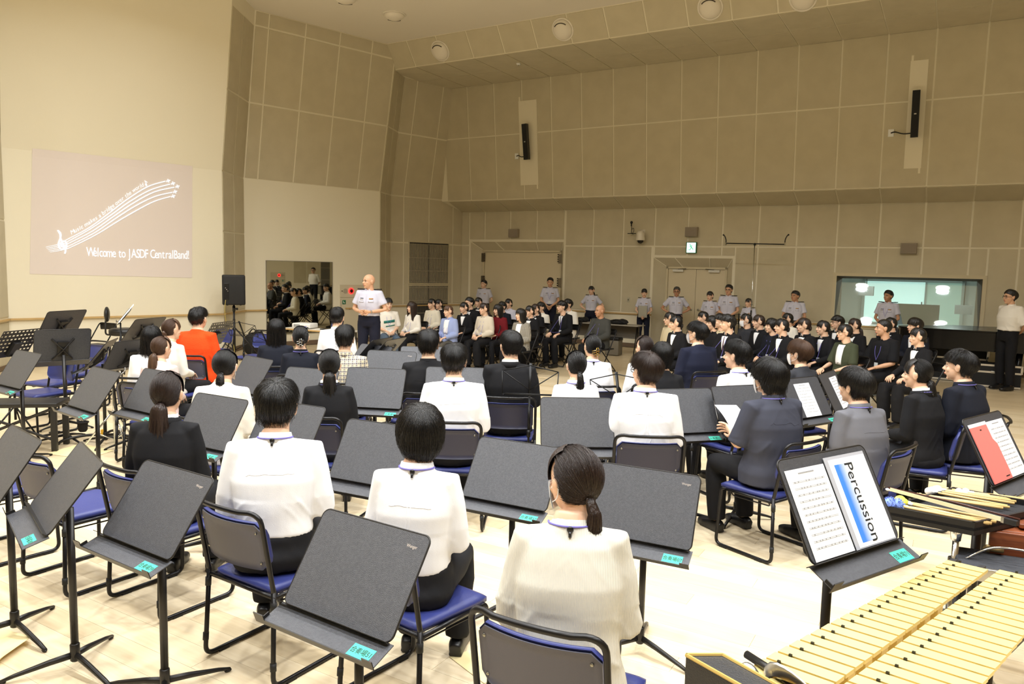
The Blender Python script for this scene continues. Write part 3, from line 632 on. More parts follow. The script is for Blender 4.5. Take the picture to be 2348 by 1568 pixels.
# column loudspeakers on cream back plates
def column(u0, v0, u1, v1, pu0, pv0, pu1, pv1, tilt, label, plab, ou, ov):
    Pn = N2*U_OFF+UP*U_Z0; nn = np.cross(D2, UP*math.cos(LEAN2)-N2*math.sin(LEAN2)); nn /= np.linalg.norm(nn); nn = nn if np.dot(nn, -N2) > 0 else -nn
    g = UP*math.cos(LEAN2)-N2*math.sin(LEAN2)
    A = on_plane(pu0, pv0, Pn, nn); B = on_plane(pu1, pv1, Pn, nn); cc = (A+B)/2; hh = abs(np.dot(B-A, g))/2; ww = abs(np.dot(B-A, D2))/2
    t_ = thing('mounting_plate', plab, 'plate', cc)
    P = [D2*ww-g*hh, -D2*ww-g*hh, -D2*ww+g*hh, D2*ww+g*hh]; pt = link('plate_body', mesh_from('pb', *hexa([p+nn*.024 for p in P], [p+nn*.0 for p in P])), t_, cream)
    for sx in (-1, 1):
        for sy in (-1, 1):
            x = ww-.03; P = [D2*(sx*x+.02)+g*sy*(hh-.02), D2*(sx*x-.02)+g*sy*(hh-.02), D2*(sx*x-.02)+g*sy*(hh+.10), D2*(sx*x+.02)+g*sy*(hh+.10)]
            if sx*sy > 0: link('plate_tab', mesh_from('pt', *hexa([p+nn*.02 for p in P], [p+nn*.0 for p in P])), t_, cream)
    a = on_plane(u0, v0, Pn+nn*.18, nn); b_ = on_plane(u1, v1, Pn+nn*.18, nn); m_ = (a+b_)/2; ax = (b_-a); L = np.linalg.norm(ax); ax /= L
    t2 = thing('column_loudspeaker', label, 'speaker', m_); sd = np.cross(ax, nn); sd /= np.linalg.norm(sd); fw = np.cross(sd, ax)
    fw = fw if np.dot(fw, nn) > 0 else -fw
    P = [sd*.065-ax*L/2, -sd*.065-ax*L/2, -sd*.065+ax*L/2, sd*.065+ax*L/2]; link('cabinet', mesh_from('cb', *hexa([p+fw*.05 for p in P], [p-fw*.06 for p in P])), t2, bk)
    P = [sd*.055-ax*L*.49, -sd*.055-ax*L*.49, -sd*.055+ax*L*.49, sd*.055+ax*L*.49]; gr = link('grille', mesh_from('gr', *hexa([p+fw*.056 for p in P], [p+fw*.05 for p in P])), t2, mat('speaker_grille_black', (24, 24, 24), .7, bump=(400, .6)))
    link('badge', mesh_from('bd', *hexa([p+fw*.06 for p in (sd*.02-ax*.012, -sd*.02-ax*.012, -sd*.02+ax*.012, sd*.02+ax*.012)], [p+fw*.055 for p in (sd*.02-ax*.012, -sd*.02-ax*.012, -sd*.02+ax*.012, sd*.02+ax*.012)])), t2, steel)
    link('bracket', S().add(tube([-fw*.05, -nn*.17], .02, 8)).add(tube([-fw*.05+ax*.12, -nn*.17+ax*.02], .012, 8)).mesh('brk'), t2, whitep)
    oc = on_plane(ou, ov, Pn+nn*.02, nn); t3 = thing('cable_outlet', 'white cable outlet plate beside the %s' % label.split(' on ')[0].replace('slim black ', ''), 'outlet', oc)
    P = [D2*.05-g*.07, -D2*.05-g*.07, -D2*.05+g*.07, D2*.05+g*.07]; link('outlet_plate', mesh_from('op', *hexa([p+nn*.01 for p in P], [p-nn*.02 for p in P])), t3, wht)
    e = m_-ax*(L*.40)-oc-fw*.03; link('cable', S().add(tube(smooth_path([nn*.01, nn*.05-D2*.08+UP*.01, e*.55+nn*.05-UP*.02, e], 5), .012, 6)).mesh('ca', True), t3, bk)
column(1208, 366, 1203, 284, 1195, 425, 1231, 228, 0, 'slim black tilted column loudspeaker on the back wall over the wide door', 'cream mounting plate behind the column loudspeaker over the wide door', 1185, 358)
column(2096, 315, 2102, 207, 2072, 387, 2130, 136, 0, 'slim black upright column loudspeaker on the back wall at upper right', 'cream mounting plate behind the column loudspeaker at upper right', 2043, 305)
# ------------------------------------------------------------------ downlights
refl = mat('downlight_reflector', (236, 228, 212), .45); shade_m = mat('downlight_shade', (70, 62, 50), .7)
def downlight(c, nrm, label, r=.20, lit=False, group=None, shade_dir=None):
    """eyeball downlight: c on the surface, nrm points into the room"""
    z = np.array(nrm, float); z /= np.linalg.norm(z)
    ref = np.array(shade_dir if shade_dir is not None else [0, 1.0, 0]); y = ref-z*np.dot(ref, z); y /= np.linalg.norm(y); x = np.cross(y, z)
    Mx = np.eye(4); Mx[:3, 0] = x; Mx[:3, 1] = y; Mx[:3, 2] = z
    t_ = thing('downlight', label, 'light', c, 0, group)
    link('trim_ring', S().add(xf(lathe([(r, -.004), (r+.022, -.004), (r+.02, .012), (r*.97, .02), (r*.93, .002)], 32), Mx)).mesh('tr', True), t_, refl)
    if lit:
        link('lamp_face', S().add(xf(lathe([(r*.93, .0), (r*.93, .02), (r*.85, .028)], 28), Mx)).mesh('lf'), t_, lampglow); return t_
    dome = [(r*.96*math.cos(rad(a)), .004+r*.52*math.sin(rad(a))) for a in range(0, 86, 12)]
    link('eyeball', S().add(xf(lathe(dome, 32), Mx)).mesh('eb', True), t_, refl)
    arc = [(r*.985*math.cos(rad(38))*math.sin(rad(a)), r*.985*math.cos(rad(38))*math.cos(rad(a))*.9, .008+r*.53*math.sin(rad(38))) for a in range(-48, 49, 8)]
    link('shade_arc', S().add(xf(tube(arc, .011, 6), Mx)).mesh('ls'), t_, shade_m)  # dark arc laid on the dome for the shade inside the recess
    return t_
SLOPE_N = np.cross(D2, (p2(C_OFF, 0, CEIL)-p2(F_OFF, 0, U_Z1))); SLOPE_N /= np.linalg.norm(SLOPE_N); SLOPE_N = SLOPE_N if np.dot(SLOPE_N, -N2) > 0 else -SLOPE_N
for k, (u, v, q) in enumerate(((1010, 116, 'nearest the corner'), (1291, 67, 'above the column loudspeaker'), (1629, 16, 'above the dome camera'), (1842, -6, 'at the top edge of the view'))):
    downlight(on_plane(u, v, p2(F_OFF, 0, U_Z1), SLOPE_N)+SLOPE_N*.012, SLOPE_N, 'white eyeball downlight in the sloped panel row, %s' % q, .22, shade_dir=UP)
for u, v, q in ((904, 33, 'near the mirror wall'), (792, -6, 'cut by the top of the view')):
    c = at_z(u, v, CEIL); downlight(c, -UP, 'unlit white ceiling downlight %s' % q, .22, shade_dir=np.array([c[0], c[1], 0]))
for k, (lx, ly, le) in enumerate(STAGE_LAMPS):
    downlight((lx, ly, CEIL), -UP, 'lit ceiling downlight over the band outside the view', .22, True, group='stage downlights')
# sprinkler / detector on the top soffit
c = on_plane(1189, 144, np.array([0, 0, U_Z1]), UP); t_ = thing('smoke_detector', 'small white detector on the soffit above the wide door', 'detector', c)
link('base', S().add(xf(lathe([(.05, 0), (.05, -.02), (.03, -.035)], 16), T(0, 0, -.012))).mesh('sd', True), t_, wht); link('sensor', S().add(tube([(0, 0, -.04), (0, 0, -.07)], .012, 8)).mesh('ss'), t_, steel)
# ------------------------------------------------------------------ projected slide on the front wall
def slide_plane(u, v): return on_plane(u, v, N1*(O_SCR+.004), N1)
slide = thing('projected_slide', 'projected slide with staff lines, aircraft and welcome text on the front wall', 'projection', slide_plane(260, 500))
so_ = np.array(slide.location)
slm = mat('projected_field', (226, 214, 204), .85, emit=((190, 176, 196), .035)); slw = mat('projected_white', (240, 244, 250), .85, emit=((225, 235, 250), .5))  # projected light is put into the colour and faint emission of these decals
def sp(u, v, d=.0):
    # the slide runs over the leaning part of the wall too
    P = on_plane(u, v, N1*O_SCR, N1)
    if P[2] > KINK:
        n_ = np.cross(D1, lean_dir(LEAN1)); n_ /= np.linalg.norm(n_); n_ = n_ if np.dot(n_, N1) > 0 else -n_
        P = on_plane(u, v, p1(O_SCR, 0, KINK), n_)
    return P+N1*(.004+d)-so_
tl, tr_, br_, bl = (74, 340), (441, 381), (440, 637), (68, 628)
def fld(t, q): 
    a = np.array(tl)*(1-t)+np.array(tr_)*t; b = np.array(bl)*(1-t)+np.array(br_)*t; p = a*(1-q)+b*q; return p
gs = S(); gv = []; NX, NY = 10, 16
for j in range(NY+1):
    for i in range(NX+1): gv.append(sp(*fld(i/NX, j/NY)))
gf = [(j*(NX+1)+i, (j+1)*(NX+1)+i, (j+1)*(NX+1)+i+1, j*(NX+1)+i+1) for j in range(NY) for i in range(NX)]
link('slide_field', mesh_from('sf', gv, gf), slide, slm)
sc_ = 5.6
def cp(x, y): return (60+x/sc_, 380+y/sc_)
lines = [[(250, 1045), (420, 1005), (530, 945), (800, 800), (1050, 620), (1300, 430), (1560, 270), (1785, 200)],
         [(262, 1062), (430, 1025), (540, 970), (820, 815), (1080, 640), (1330, 460), (1600, 310), (1845, 238)],
         [(275, 1078), (440, 1045), (560, 990), (850, 840), (1110, 660), (1360, 490), (1640, 340), (1900, 277)],
         [(290, 1095), (460, 1065), (580, 1015), (880, 860), (1130, 690), (1380, 530), (1640, 400), (1875, 342)],
         [(308, 1110), (480, 1080), (600, 1035), (900, 885), (1150, 730), (1390, 590), (1640, 460), (1850, 397)]]
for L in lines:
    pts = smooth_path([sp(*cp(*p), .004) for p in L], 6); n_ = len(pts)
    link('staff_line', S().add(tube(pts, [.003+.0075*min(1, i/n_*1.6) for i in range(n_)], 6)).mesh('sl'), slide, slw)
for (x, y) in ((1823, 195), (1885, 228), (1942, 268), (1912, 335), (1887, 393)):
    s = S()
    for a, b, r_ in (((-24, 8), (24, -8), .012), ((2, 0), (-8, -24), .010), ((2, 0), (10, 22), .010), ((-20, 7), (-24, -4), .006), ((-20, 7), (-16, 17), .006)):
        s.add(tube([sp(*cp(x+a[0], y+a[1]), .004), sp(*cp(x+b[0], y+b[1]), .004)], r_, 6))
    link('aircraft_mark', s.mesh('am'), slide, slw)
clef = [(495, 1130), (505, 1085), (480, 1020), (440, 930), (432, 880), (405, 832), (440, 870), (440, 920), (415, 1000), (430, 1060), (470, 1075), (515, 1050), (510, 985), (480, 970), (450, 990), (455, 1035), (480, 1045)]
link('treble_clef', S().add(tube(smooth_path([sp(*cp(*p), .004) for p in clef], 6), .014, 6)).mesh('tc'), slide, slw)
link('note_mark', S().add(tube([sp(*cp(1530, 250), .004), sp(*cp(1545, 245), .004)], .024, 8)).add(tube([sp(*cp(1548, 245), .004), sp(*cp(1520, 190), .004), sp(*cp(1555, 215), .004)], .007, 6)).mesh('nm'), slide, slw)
GLY = {}
def wall_text(name, body, pts, size, shear=0.0, xs=1.0):
    """letters laid one by one along a pixel polyline on the wall"""
    P = [sp(*p, .004) for p in pts]; P = smooth_path(P, 10); seg = [0]
    for i in range(1, len(P)): seg.append(seg[-1]+np.linalg.norm(P[i]-P[i-1]))
    adv = [len(body) and (.62 if ch.isupper() else .30 if ch in ' il!' else .78 if ch in 'mw' else .52) for ch in body]; tot = sum(adv); acc = 0
    s = S()
    for ch, a_ in zip(body, adv):
        d = (acc+a_/2)/tot*seg[-1]; acc += a_
        if ch == ' ': continue
        i = max(1, next((k for k in range(len(seg)) if seg[k] >= d), len(seg)-1)); t = (d-seg[i-1])/(seg[i]-seg[i-1]+1e-9)
        p = P[i-1]+(P[i]-P[i-1])*t; dx = (P[i]-P[i-1]); dx /= np.linalg.norm(dx); nz_ = N1; dy = np.cross(nz_, dx)
        if (ch, size) not in GLY:
            me = text_mesh('c', ch, size, .001, shear, xs); GLY[(ch, size)] = (np.array([v.co[:] for v in me.vertices]), [tuple(q.vertices) for q in me.polygons]); bpy.data.meshes.remove(me)
        vv, ff = GLY[(ch, size)]; vv = vv.copy()
        if len(vv) == 0: continue
        vv[:, 0] -= 0; W = vv[:, :1]*dx+vv[:, 1:2]*dy+vv[:, 2:3]*nz_+p
        s.add((W, ff))
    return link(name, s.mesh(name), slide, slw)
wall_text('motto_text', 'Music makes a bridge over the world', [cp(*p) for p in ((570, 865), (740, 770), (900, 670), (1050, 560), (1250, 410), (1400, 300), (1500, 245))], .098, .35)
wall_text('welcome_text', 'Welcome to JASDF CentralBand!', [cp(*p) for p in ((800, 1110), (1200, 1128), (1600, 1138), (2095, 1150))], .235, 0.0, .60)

# ================================================================== people
SKIN = [mat('skin_light', (232, 190, 160), .5, sss=.12), mat('skin_mid', (216, 168, 134), .5, sss=.12), mat('skin_tan', (196, 146, 112), .5, sss=.12)]
EYEW = mat('eye_white', (225, 220, 212), .3); IRIS = mat('iris_dark', (28, 18, 14), .2); LIP = mat('lip_rose', (190, 112, 100), .45); BROW = mat('brow_dark', (34, 26, 22), .8)
HEADC = {}
def head_arrays(female):
    k = 'f' if female else 'm'
    if k in HEADC: return HEADC[k]
    j = .92 if female else 1.0
    parts = [ell((0, -.012, .022), (.074, .094, .092), 24, 16), ell((0, .020, -.030), (.061*j, .066, .084), 20, 14), ell((0, .026, -.072), (.047*j, .05, .036), 16, 10), ell((0, .060, -.096), (.021*j, .018, .015), 12, 8),
             tube([(0, .078, .012), (0, .090, -.008), (0, .099, -.024), (0, .092, -.033)], [.007, .009, .0135, .009], 10), ell((.010, .088, -.029), (.008, .009, .007), 8, 6), ell((-.010, .088, -.029), (.008, .009, .007), 8, 6),
             ell((0, .068, .022), (.052, .018, .012), 14, 8), ell((.036, .050, -.028), (.022, .024, .024), 12, 8), ell((-.036, .050, -.028), (.022, .024, .024), 12, 8), ell((0, .078, -.058), (.024, .012, .013), 12, 8),
             tube([(0, -.018, -.05), (0, -.030, -.10), (0, -.040, -.17)], [(.054*j, .058), (.053*j, .055), (.062*j, .06)], 16)]
    for sx in (-1, 1):
        parts.append(ell((sx*.076, -.012, -.008), (.009, .020, .032), 10, 10)); parts.append(ell((sx*.083, -.018, .004), (.006, .016, .020), 8, 8))
    me = remesh('head', parts, .0048, 3)
    v = np.empty(len(me.vertices)*3); me.vertices.foreach_get('co', v); v = v.reshape(-1, 3)
    f = [tuple(p.vertices) for p in me.polygons]; bpy.data.meshes.remove(me)
    ex = S(); ex.add((v, f), 0)
    for sx in (-1, 1):
        ex.add(ell((sx*.030, .0715, .001), (.0135, .008, .0058), 12, 8), 1); ex.add(ell((sx*.030, .0775, .001), (.0052, .0035, .0052), 10, 6), 2)
        ex.add(tube([(sx*.014, .0865, .021), (sx*.030, .084, .026), (sx*.047, .072, .022)], [.0028, .0038, .002], 6), 4)
        ex.add(tube([(sx*.017, .080, .004), (sx*.030, .0815, .0078), (sx*.044, .0725, .003)], [.0016, .0022, .0014], 6), 4)
    ex.add(tube([(-.021, .0835, -.060), (-.008, .0905, -.0555), (0, .0905, -.0572), (.008, .0905, -.0555), (.021, .0835, -.060)], [.001, .0042, .0038, .0042, .001], 8), 3)
    ex.add(tube([(-.018, .083, -.063), (0, .0885, -.0655), (.018, .083, -.063)], [.001, .0050, .001], 8), 3)
    HEADC[k] = ex; return ex
def hand_arrays(side, curl=.5, spread=1.0):
    """wrist at origin, fingers along +Y, palm faces -Z; side=+1 right (thumb towards -X)"""
    s = S(); s.add(tube([(0, -.02, 0), (0, .01, 0), (0, .05, -.002), (0, .088, -.004)], [(.024, .018), (.027, .017), (.038, .015), (.038, .012)], 12))
    for k, (x, L) in enumerate(((-.029, .066), (-.010, .075), (.010, .070), (.028, .054))):
        x *= side*-1*-1; p = np.array([x, .082, -.004]); pts = [p.copy()]; a = .12
        for q in (.45, .30, .25):
            a += curl*.75; p = p+np.array([x*.12*spread, math.cos(a)*L*q, -math.sin(a)*L*q]); pts.append(p.copy())
        s.add(tube(pts, [.0095, .0088, .0082, .0062], 8)); s.add(ell(pts[-1], (.0062, .0062, .0062), 8, 6))
    tx = -side
    s.add(tube([(tx*.022, .018, -.006), (tx*.042, .042, -.014), (tx*.047, .068, -.020), (tx*.043, .088, -.026)], [.014, .0115, .0098, .0068], 8))
    return s.arr()
def orient(side_v, dir_v):
    y = np.array(dir_v, float); y /= np.linalg.norm(y); x = np.array(side_v, float); x -= y*np.dot(x, y); x /= np.linalg.norm(x); z = np.cross(x, y)
    M = np.eye(4); M[:3, 0] = x; M[:3, 1] = y; M[:3, 2] = z; return M
def V(*a): return np.array(a, float)
def pose(kind, female=False, lean=0.0):
    """joint positions, person faces +Y, origin on the floor under the hips"""
    J = {}; w = .131 if female else .150
    seated = kind.startswith('sit')
    if seated:
        J.update(pel=V(0, 0, .535), wst=V(0, -.02, .67), chs=V(0, -.02, .84), upc=V(0, -.015, .955), nkb=V(0, -.012, 1.025), hc=V(0, .035, 1.168))
        sh = .968
    else:
        J.update(pel=V(0, 0, .92), wst=V(0, .0, 1.06), chs=V(0, .01, 1.22), upc=V(0, .0, 1.335), nkb=V(0, -.01, 1.405), hc=V(0, .03, 1.55)); sh = 1.352
    R = Rx(-lean)[:3, :3]
    def ln(p): return J['pel']+R@(p-J['pel'])
    J['R'] = R
    base = {k: J[k].copy() for k in ('wst', 'chs', 'upc', 'nkb', 'hc')}
    for k in base: J[k] = ln(base[k])
    for s, n in ((-1, 'L'), (1, 'R')):
        S_ = ln(V(s*w, -.015, sh)); J['sh'+n] = S_
        if kind in ('sit_lap', 'sit_fwd'):
            J['el'+n] = ln(V(s*(w+.048), .0, sh-.262)); J['wr'+n] = V(s*.085, .235, .655); J['hd'+n] = (V(-s*.55, .8, -.22), V(1, .5*s, .15*s))
        elif kind == 'sit_knee':
            J['el'+n] = ln(V(s*(w+.055), .05, sh-.255)); J['wr'+n] = V(s*.115, .29, .65); J['hd'+n] = (V(-s*.25, .9, -.2), V(1, .2*s, 0))
        elif kind == 'sit_paper':
            J['el'+n] = ln(V(s*(w+.06), .06, sh-.25)); J['wr'+n] = V(s*.10, .29, .74); J['hd'+n] = (V(-s*.25, .9, .25), V(.3, .1, s*.9))
        elif kind == 'sit_side':
            J['el'+n] = ln(V(s*(w+.065), -.03, sh-.262)); J['wr'+n] = V(s*.15, .19, .66); J['hd'+n] = (V(-s*.3, .9, -.2), V(1, .2*s, 0))
        elif kind == 'stand_clasp':
            J['el'+n] = V(s*(w+.105), -.03, sh-.255); J['wr'+n] = V(s*.075, .185, 1.065); J['hd'+n] = (V(-s*.8, .45, .05), V(.25, .2*s, s*.9))
        elif kind == 'stand_low':
            J['el'+n] = V(s*(w+.075), .0, sh-.27); J['wr'+n] = V(s*.055, .175, .955); J['hd'+n] = (V(-s*.75, .35, -.45), V(.3, .1*s, s*.8))
        elif kind == 'stand_hips':
            J['el'+n] = V(s*(w+.20), -.08, sh-.235); J['wr'+n] = V(s*.165, -.01, 1.02); J['hd'+n] = (V(-s*.5, .45, -.5), V(.3, .4*s, s*.6))
        elif kind == 'stand_behind':
            J['el'+n] = V(s*(w+.08), -.08, sh-.265); J['wr'+n] = V(s*.07, -.17, .97); J['hd'+n] = (V(-s*.8, -.2, -.3), V(.2, .2, s*.8))
        else:
            J['el'+n] = V(s*(w+.06), -.01, sh-.28); J['wr'+n] = V(s*(w+.07), .05, sh-.52); J['hd'+n] = (V(0, .15, -1), V(0, 1, 0))
        if seated:
            far_ = .37 if kind != 'sit_back' else .30
            J['hip'+n] = V(s*.088, .0, .525); J['kn'+n] = V(s*.115, .43, .50); J['an'+n] = V(s*.115, far_+.02, .085)
        else:
            J['hip'+n] = V(s*.088, 0, .90); J['kn'+n] = V(s*.098, .015, .48); J['an'+n] = V(s*.105, -.02, .085)
    return J
BODYC = {}
def body_mesh(kind, female, hy, hp, lean, sleeve):
    key = (kind, female, round(hy), round(hp), round(lean, 2))
    if key in BODYC: return BODYC[key]
    ck = ('core', kind, female, round(lean, 2))
    J = pose(kind, female, lean); k = .93 if female else 1.0
    if ck not in BODYC:
        P = [tube([J['pel']-V(0, 0, .06), J['pel'], J['wst'], J['chs'], J['upc'], J['nkb'], J['nkb']+V(0, .012, .05)], [(.12, .08), (.145*k, .10), (.125*k, .085), (.145*k, .095), (.14*k, .08), (.075*k, .062), (.052, .052)], 18)]
        for n in 'LR':
            P.append(tube([J['sh'+n]+V((.03 if n == 'L' else -.03), 0, 0), J['sh'+n], lerp(J['sh'+n], J['el'+n], .5), J['el'+n], lerp(J['el'+n], J['wr'+n], .35), J['wr'+n]], [.04, .043*k, .04*k, .034*k, .034*k, .022*k], 12))
            P.append(tube([J['hip'+n], lerp(J['hip'+n], J['kn'+n], .5), J['kn'+n], lerp(J['kn'+n], J['an'+n], .35), J['an'+n]], [.075, .068, .05, .05*k, .033*k], 12))
            a = J['an'+n]; P.append(tube([a+V(0, -.045, -.045), a+V(0, .02, -.045), a+V(0, .10, -.06), a+V(0, .16, -.066)], [(.028, .03), (.034, .032), (.038, .02), (.026, .012)], 10))
        me = remesh('core', P, .013, 3); v = np.empty(len(me.vertices)*3); me.vertices.foreach_get('co', v)
        BODYC[ck] = (v.reshape(-1, 3), [tuple(p.vertices) for p in me.polygons]); bpy.data.meshes.remove(me)
    s = S(); s.add(BODYC[ck], 0)
    for n, sd in (('L', -1), ('R', 1)):
        d, sv = J['hd'+n]; M = orient(sv, d)
        if M[2, 2] < 0 and kind.startswith('sit'): M[:3, 0] *= -1; M[:3, 2] *= -1
        M[:3, 3] = J['wr'+n]; s.add(xf(hand_arrays(sd, .55 if 'sit' in kind else .8), M), 0)
    hd = head_arrays(female); Mh = T(*J['hc'])@Rz(-rad(hy))@Rx(rad(hp)); off = 0
    v, f = hd.arr(); s.add(xf((v, f), Mh)); s.mi[-len(f):] = hd.mi
    me = s.mesh('body', True, mats=[SKIN[0], EYEW, IRIS, LIP, BROW]); BODYC[key] = me; return me
# ------------------------------------------------------------------ clothes
CLO = {}
def fold_fn(seed, amp, J):
    o = Vector((seed*3.1, seed*1.7, seed*.9)); wz = float(J['wst'][2])
    def fn(p):
        x, y, z = p; sx = abs(x)
        a = noise.noise(Vector((x*5, y*5, z*9))+o)
        # creases that run from the arm pits down towards the waist
        u = z*16+sx*26+2.2*noise.noise(Vector((x*4, y*4, z*4))+o); b = max(0.0, 1-abs((u % 2.0)-1)*1.7)
        m = noise.noise(Vector((x*6+3, y*6, z*6))+o)
        low = 1.5 if z < wz+.10 else .75
        return amp*(a*.9+(b*b*(.9 if z < wz+.12 else .35)*max(0.0, m+.15)))*low
    return fn
def top_mesh(kind, female, lean, fit, sleeve, hem, seed=0, fine=False, shoulders=1.0):
    key = ('top', kind, female, round(lean, 2), fit, sleeve, hem, seed, fine, shoulders)
    if key in CLO: return CLO[key]
    J = pose(kind, female, lean); k = (.92 if female else 1.0)
    d = {'slim': .010, 'regular': .014, 'loose': .028}[fit]
    seat = kind.startswith('sit')
    pts, rr = [], []
    if hem == 'out':
        pts += [J['pel']-V(0, 0, .075 if seat else .06), J['pel']+V(0, 0, .01)]; rr += [(.178*k+d, .128+d), (.172*k+d, .128+d)]
    elif hem == 'long':
        pts += [J['pel']-V(0, 0, .08 if seat else .16), J['pel']]; rr += [(.185*k+d, .145+d), (.175*k+d, .13+d)]
    pts += [lerp(J['pel'], J['wst'], .55), J['wst'], lerp(J['wst'], J['chs'], .5), J['chs'], lerp(J['chs'], J['upc'], .6), J['upc']+V(0, 0, .012), lerp(J['upc'], J['nkb'], .62), J['nkb']+V(0, 0, .0), J['nkb']+V(0, .006, .022)]
    rr += [(.152*k+d, .118+d), (.146*k+d, .110+d), (.156*k+d*.9, .114+d), (.168*k+d*.8, .118+d*.8), (.166*k*shoulders+d*.5, .106+d*.6), (.150*k*shoulders+d*.4, .092+d*.4), (.106*k*shoulders+d*.3, .076+d*.2), (.070+d*.2, .066+d*.2), (.058, .060)]
    P = [tube(pts, rr, 28, power=2.35)]
    ae = {'long': 1.0, 'elbow': .0, 'short': -.45}[sleeve]
    for n, s in (('L', -1), ('R', 1)):
        sh, el, wr = J['sh'+n], J['el'+n], J['wr'+n]; inn = sh-V(s*.075, 0, -.008)
        aw = (.050*k if fit == 'slim' else .056*k)+d*.55
        q = [inn, sh+V(s*.006*shoulders, 0, .004), lerp(sh, el, .35)]; r = [.050*k+d*.3, .056*k+d*.4, aw]
        if sleeve == 'long': q += [lerp(sh, el, .75), el, lerp(el, wr, .3), lerp(el, wr, .75), lerp(el, wr, .97)]; r += [aw*.95, aw*.92, aw*.85, aw*.72, .031*k+d*.35]
        elif sleeve == 'elbow': q += [lerp(sh, el, .7), lerp(sh, el, .96)]; r += [aw*1.02, aw*1.0]
        else: q += [lerp(sh, el, .55), lerp(sh, el, .68)]; r += [aw*1.04, aw*1.05]
        P.append(tube(q, r, 14))
    amp = {'slim': .0035, 'regular': .0065, 'loose': .008}[fit]
    me = remesh('top', P, .0085 if fine else .0125, 4 if fine else 3, fold_fn(seed, amp, J)); CLO[key] = me; return me
def bottom_mesh(kind, female, style):
    key = ('bot', kind, female, style)
    if key in CLO: return CLO[key]
    J = pose(kind, female, 0); k = .95 if female else 1.0; seat = kind.startswith('sit'); P = []
    if seat: P.append(tube([J['pel']-V(0, .01, .085), J['pel']-V(0, .01, .04), J['pel']+V(0, 0, .02), lerp(J['pel'], J['wst'], .72)], [(.165*k, .13), (.182*k, .146), (.176*k, .134), (.160*k, .124)], 24, power=2.4))
    else: P.append(tube([J['pel']-V(0, 0, .10), J['pel']-V(0, 0, .02), J['pel']+V(0, 0, .07), lerp(J['pel'], J['wst'], .75)], [(.150*k, .105), (.172*k, .122), (.162*k, .114), (.150*k, .108)], 24, power=2.4))
    if style == 'skirt':
        if seat: P.append(tube([V(0, .02, .53), V(0, .22, .525), V(0, .43, .49), V(0, .47, .36), V(0, .46, .22)], [(.175, .09), (.18, .085), (.18, .085), (.185, .075), (.19, .08)], 22, power=2.6))
        else: P.append(tube([J['pel'], V(0, 0, .7), V(0, 0, .35)], [(.17, .12), (.19, .15), (.23, .19)], 22))
    else:
        lw = {'slim': .0, 'regular': .012, 'wide': .03}[style]
        for n in 'LR':
            h, kn, a = J['hip'+n], J['kn'+n], J['an'+n]
            P.append(tube([h, lerp(h, kn, .5), kn, lerp(kn, a, .3), lerp(kn, a, .7), a+V(0, -.005, .035 if style == 'slim' else .0)], [.092*k, .082*k+lw*.4, .064*k+lw*.6, .062*k+lw, .052*k+lw, .046*k+lw*1.1], 16))
    me = remesh('bottom', P, .0125, 3, fold_fn(5, .004, J)); CLO[key] = me; return me
def shoe_mesh():
    if 'shoe' in CLO: return CLO['shoe']
    me = remesh('shoe', [tube([(0, -.062, .036), (0, -.03, .045), (0, .04, .042), (0, .11, .034), (0, .17, .026), (0, .195, .022)], [(.028, .034), (.036, .044), (.040, .042), (.045, .034), (.038, .026), (.018, .018)], 16, power=2.6), tube([(0, -.055, .012), (0, .05, .010), (0, .13, .010), (0, .19, .012)], [(.032, .012), (.036, .010), (.046, .010), (.024, .010)], 12, power=3)], .006, 2)
    CLO['shoe'] = me; return me
BVHC = {}
def bvh(me):
    if me.name not in BVHC: BVHC[me.name] = BVHTree.FromPolygons([v.co[:] for v in me.vertices], [tuple(p.vertices) for p in me.polygons])
    return BVHC[me.name]
def patch(me, rows, front=True, eps=.004, name='patch', axis='y'):
    """rows: list of lists of (x,z); the grid is pressed on to the garment from the front or the back"""
    t = bvh(me); v = []; last = .12
    for r in rows:
        for (x, z) in r:
            hit = t.ray_cast(Vector((x, 1.0 if front else -1.0, z)), Vector((0, -1 if front else 1, 0)))
            y = hit[0].y if hit[0] is not None else last
            last = y; v.append((x, y+(eps if front else -eps), z))
    n = len(rows[0]); m = len(rows); f = []
    for j in range(m-1):
        for i in range(n-1):
            q = (j*n+i, j*n+i+1, (j+1)*n+i+1, (j+1)*n+i); f.append(q if front else q[::-1])
    b = len(v); v += [(x, y-(.003 if front else -.003), z) for (x, y, z) in v]; f += [tuple(b+i for i in q[::-1]) for q in f]
    ring = [i for i in range(n)]+[j*n+n-1 for j in range(1, m)]+[(m-1)*n+i for i in range(n-2, -1, -1)]+[j*n for j in range(m-2, 0, -1)]
    for i in range(len(ring)): a, c = ring[i], ring[(i+1) % len(ring)]; f.append((a, b+a, b+c, c))
    return mesh_from(name, v, f, True)
def rect_rows(x0, x1, z0, z1, nx=4, nz=4): return [[(x0+(x1-x0)*i/nx, z0+(z1-z0)*j/nz) for i in range(nx+1)] for j in range(nz+1)]
def press_line(me, pts, r, eps=.002, n=6, name='strip'):
    """tube along points snapped to the garment surface"""
    t = bvh(me); out = []
    for p in pts:
        h = t.find_nearest(Vector(p)); out.append(np.array(h[0])+np.array(h[1])*eps if h[0] is not None else np.array(p))
    return S().add(tube(smooth_path(out, 4), r, n)).mesh(name, True)
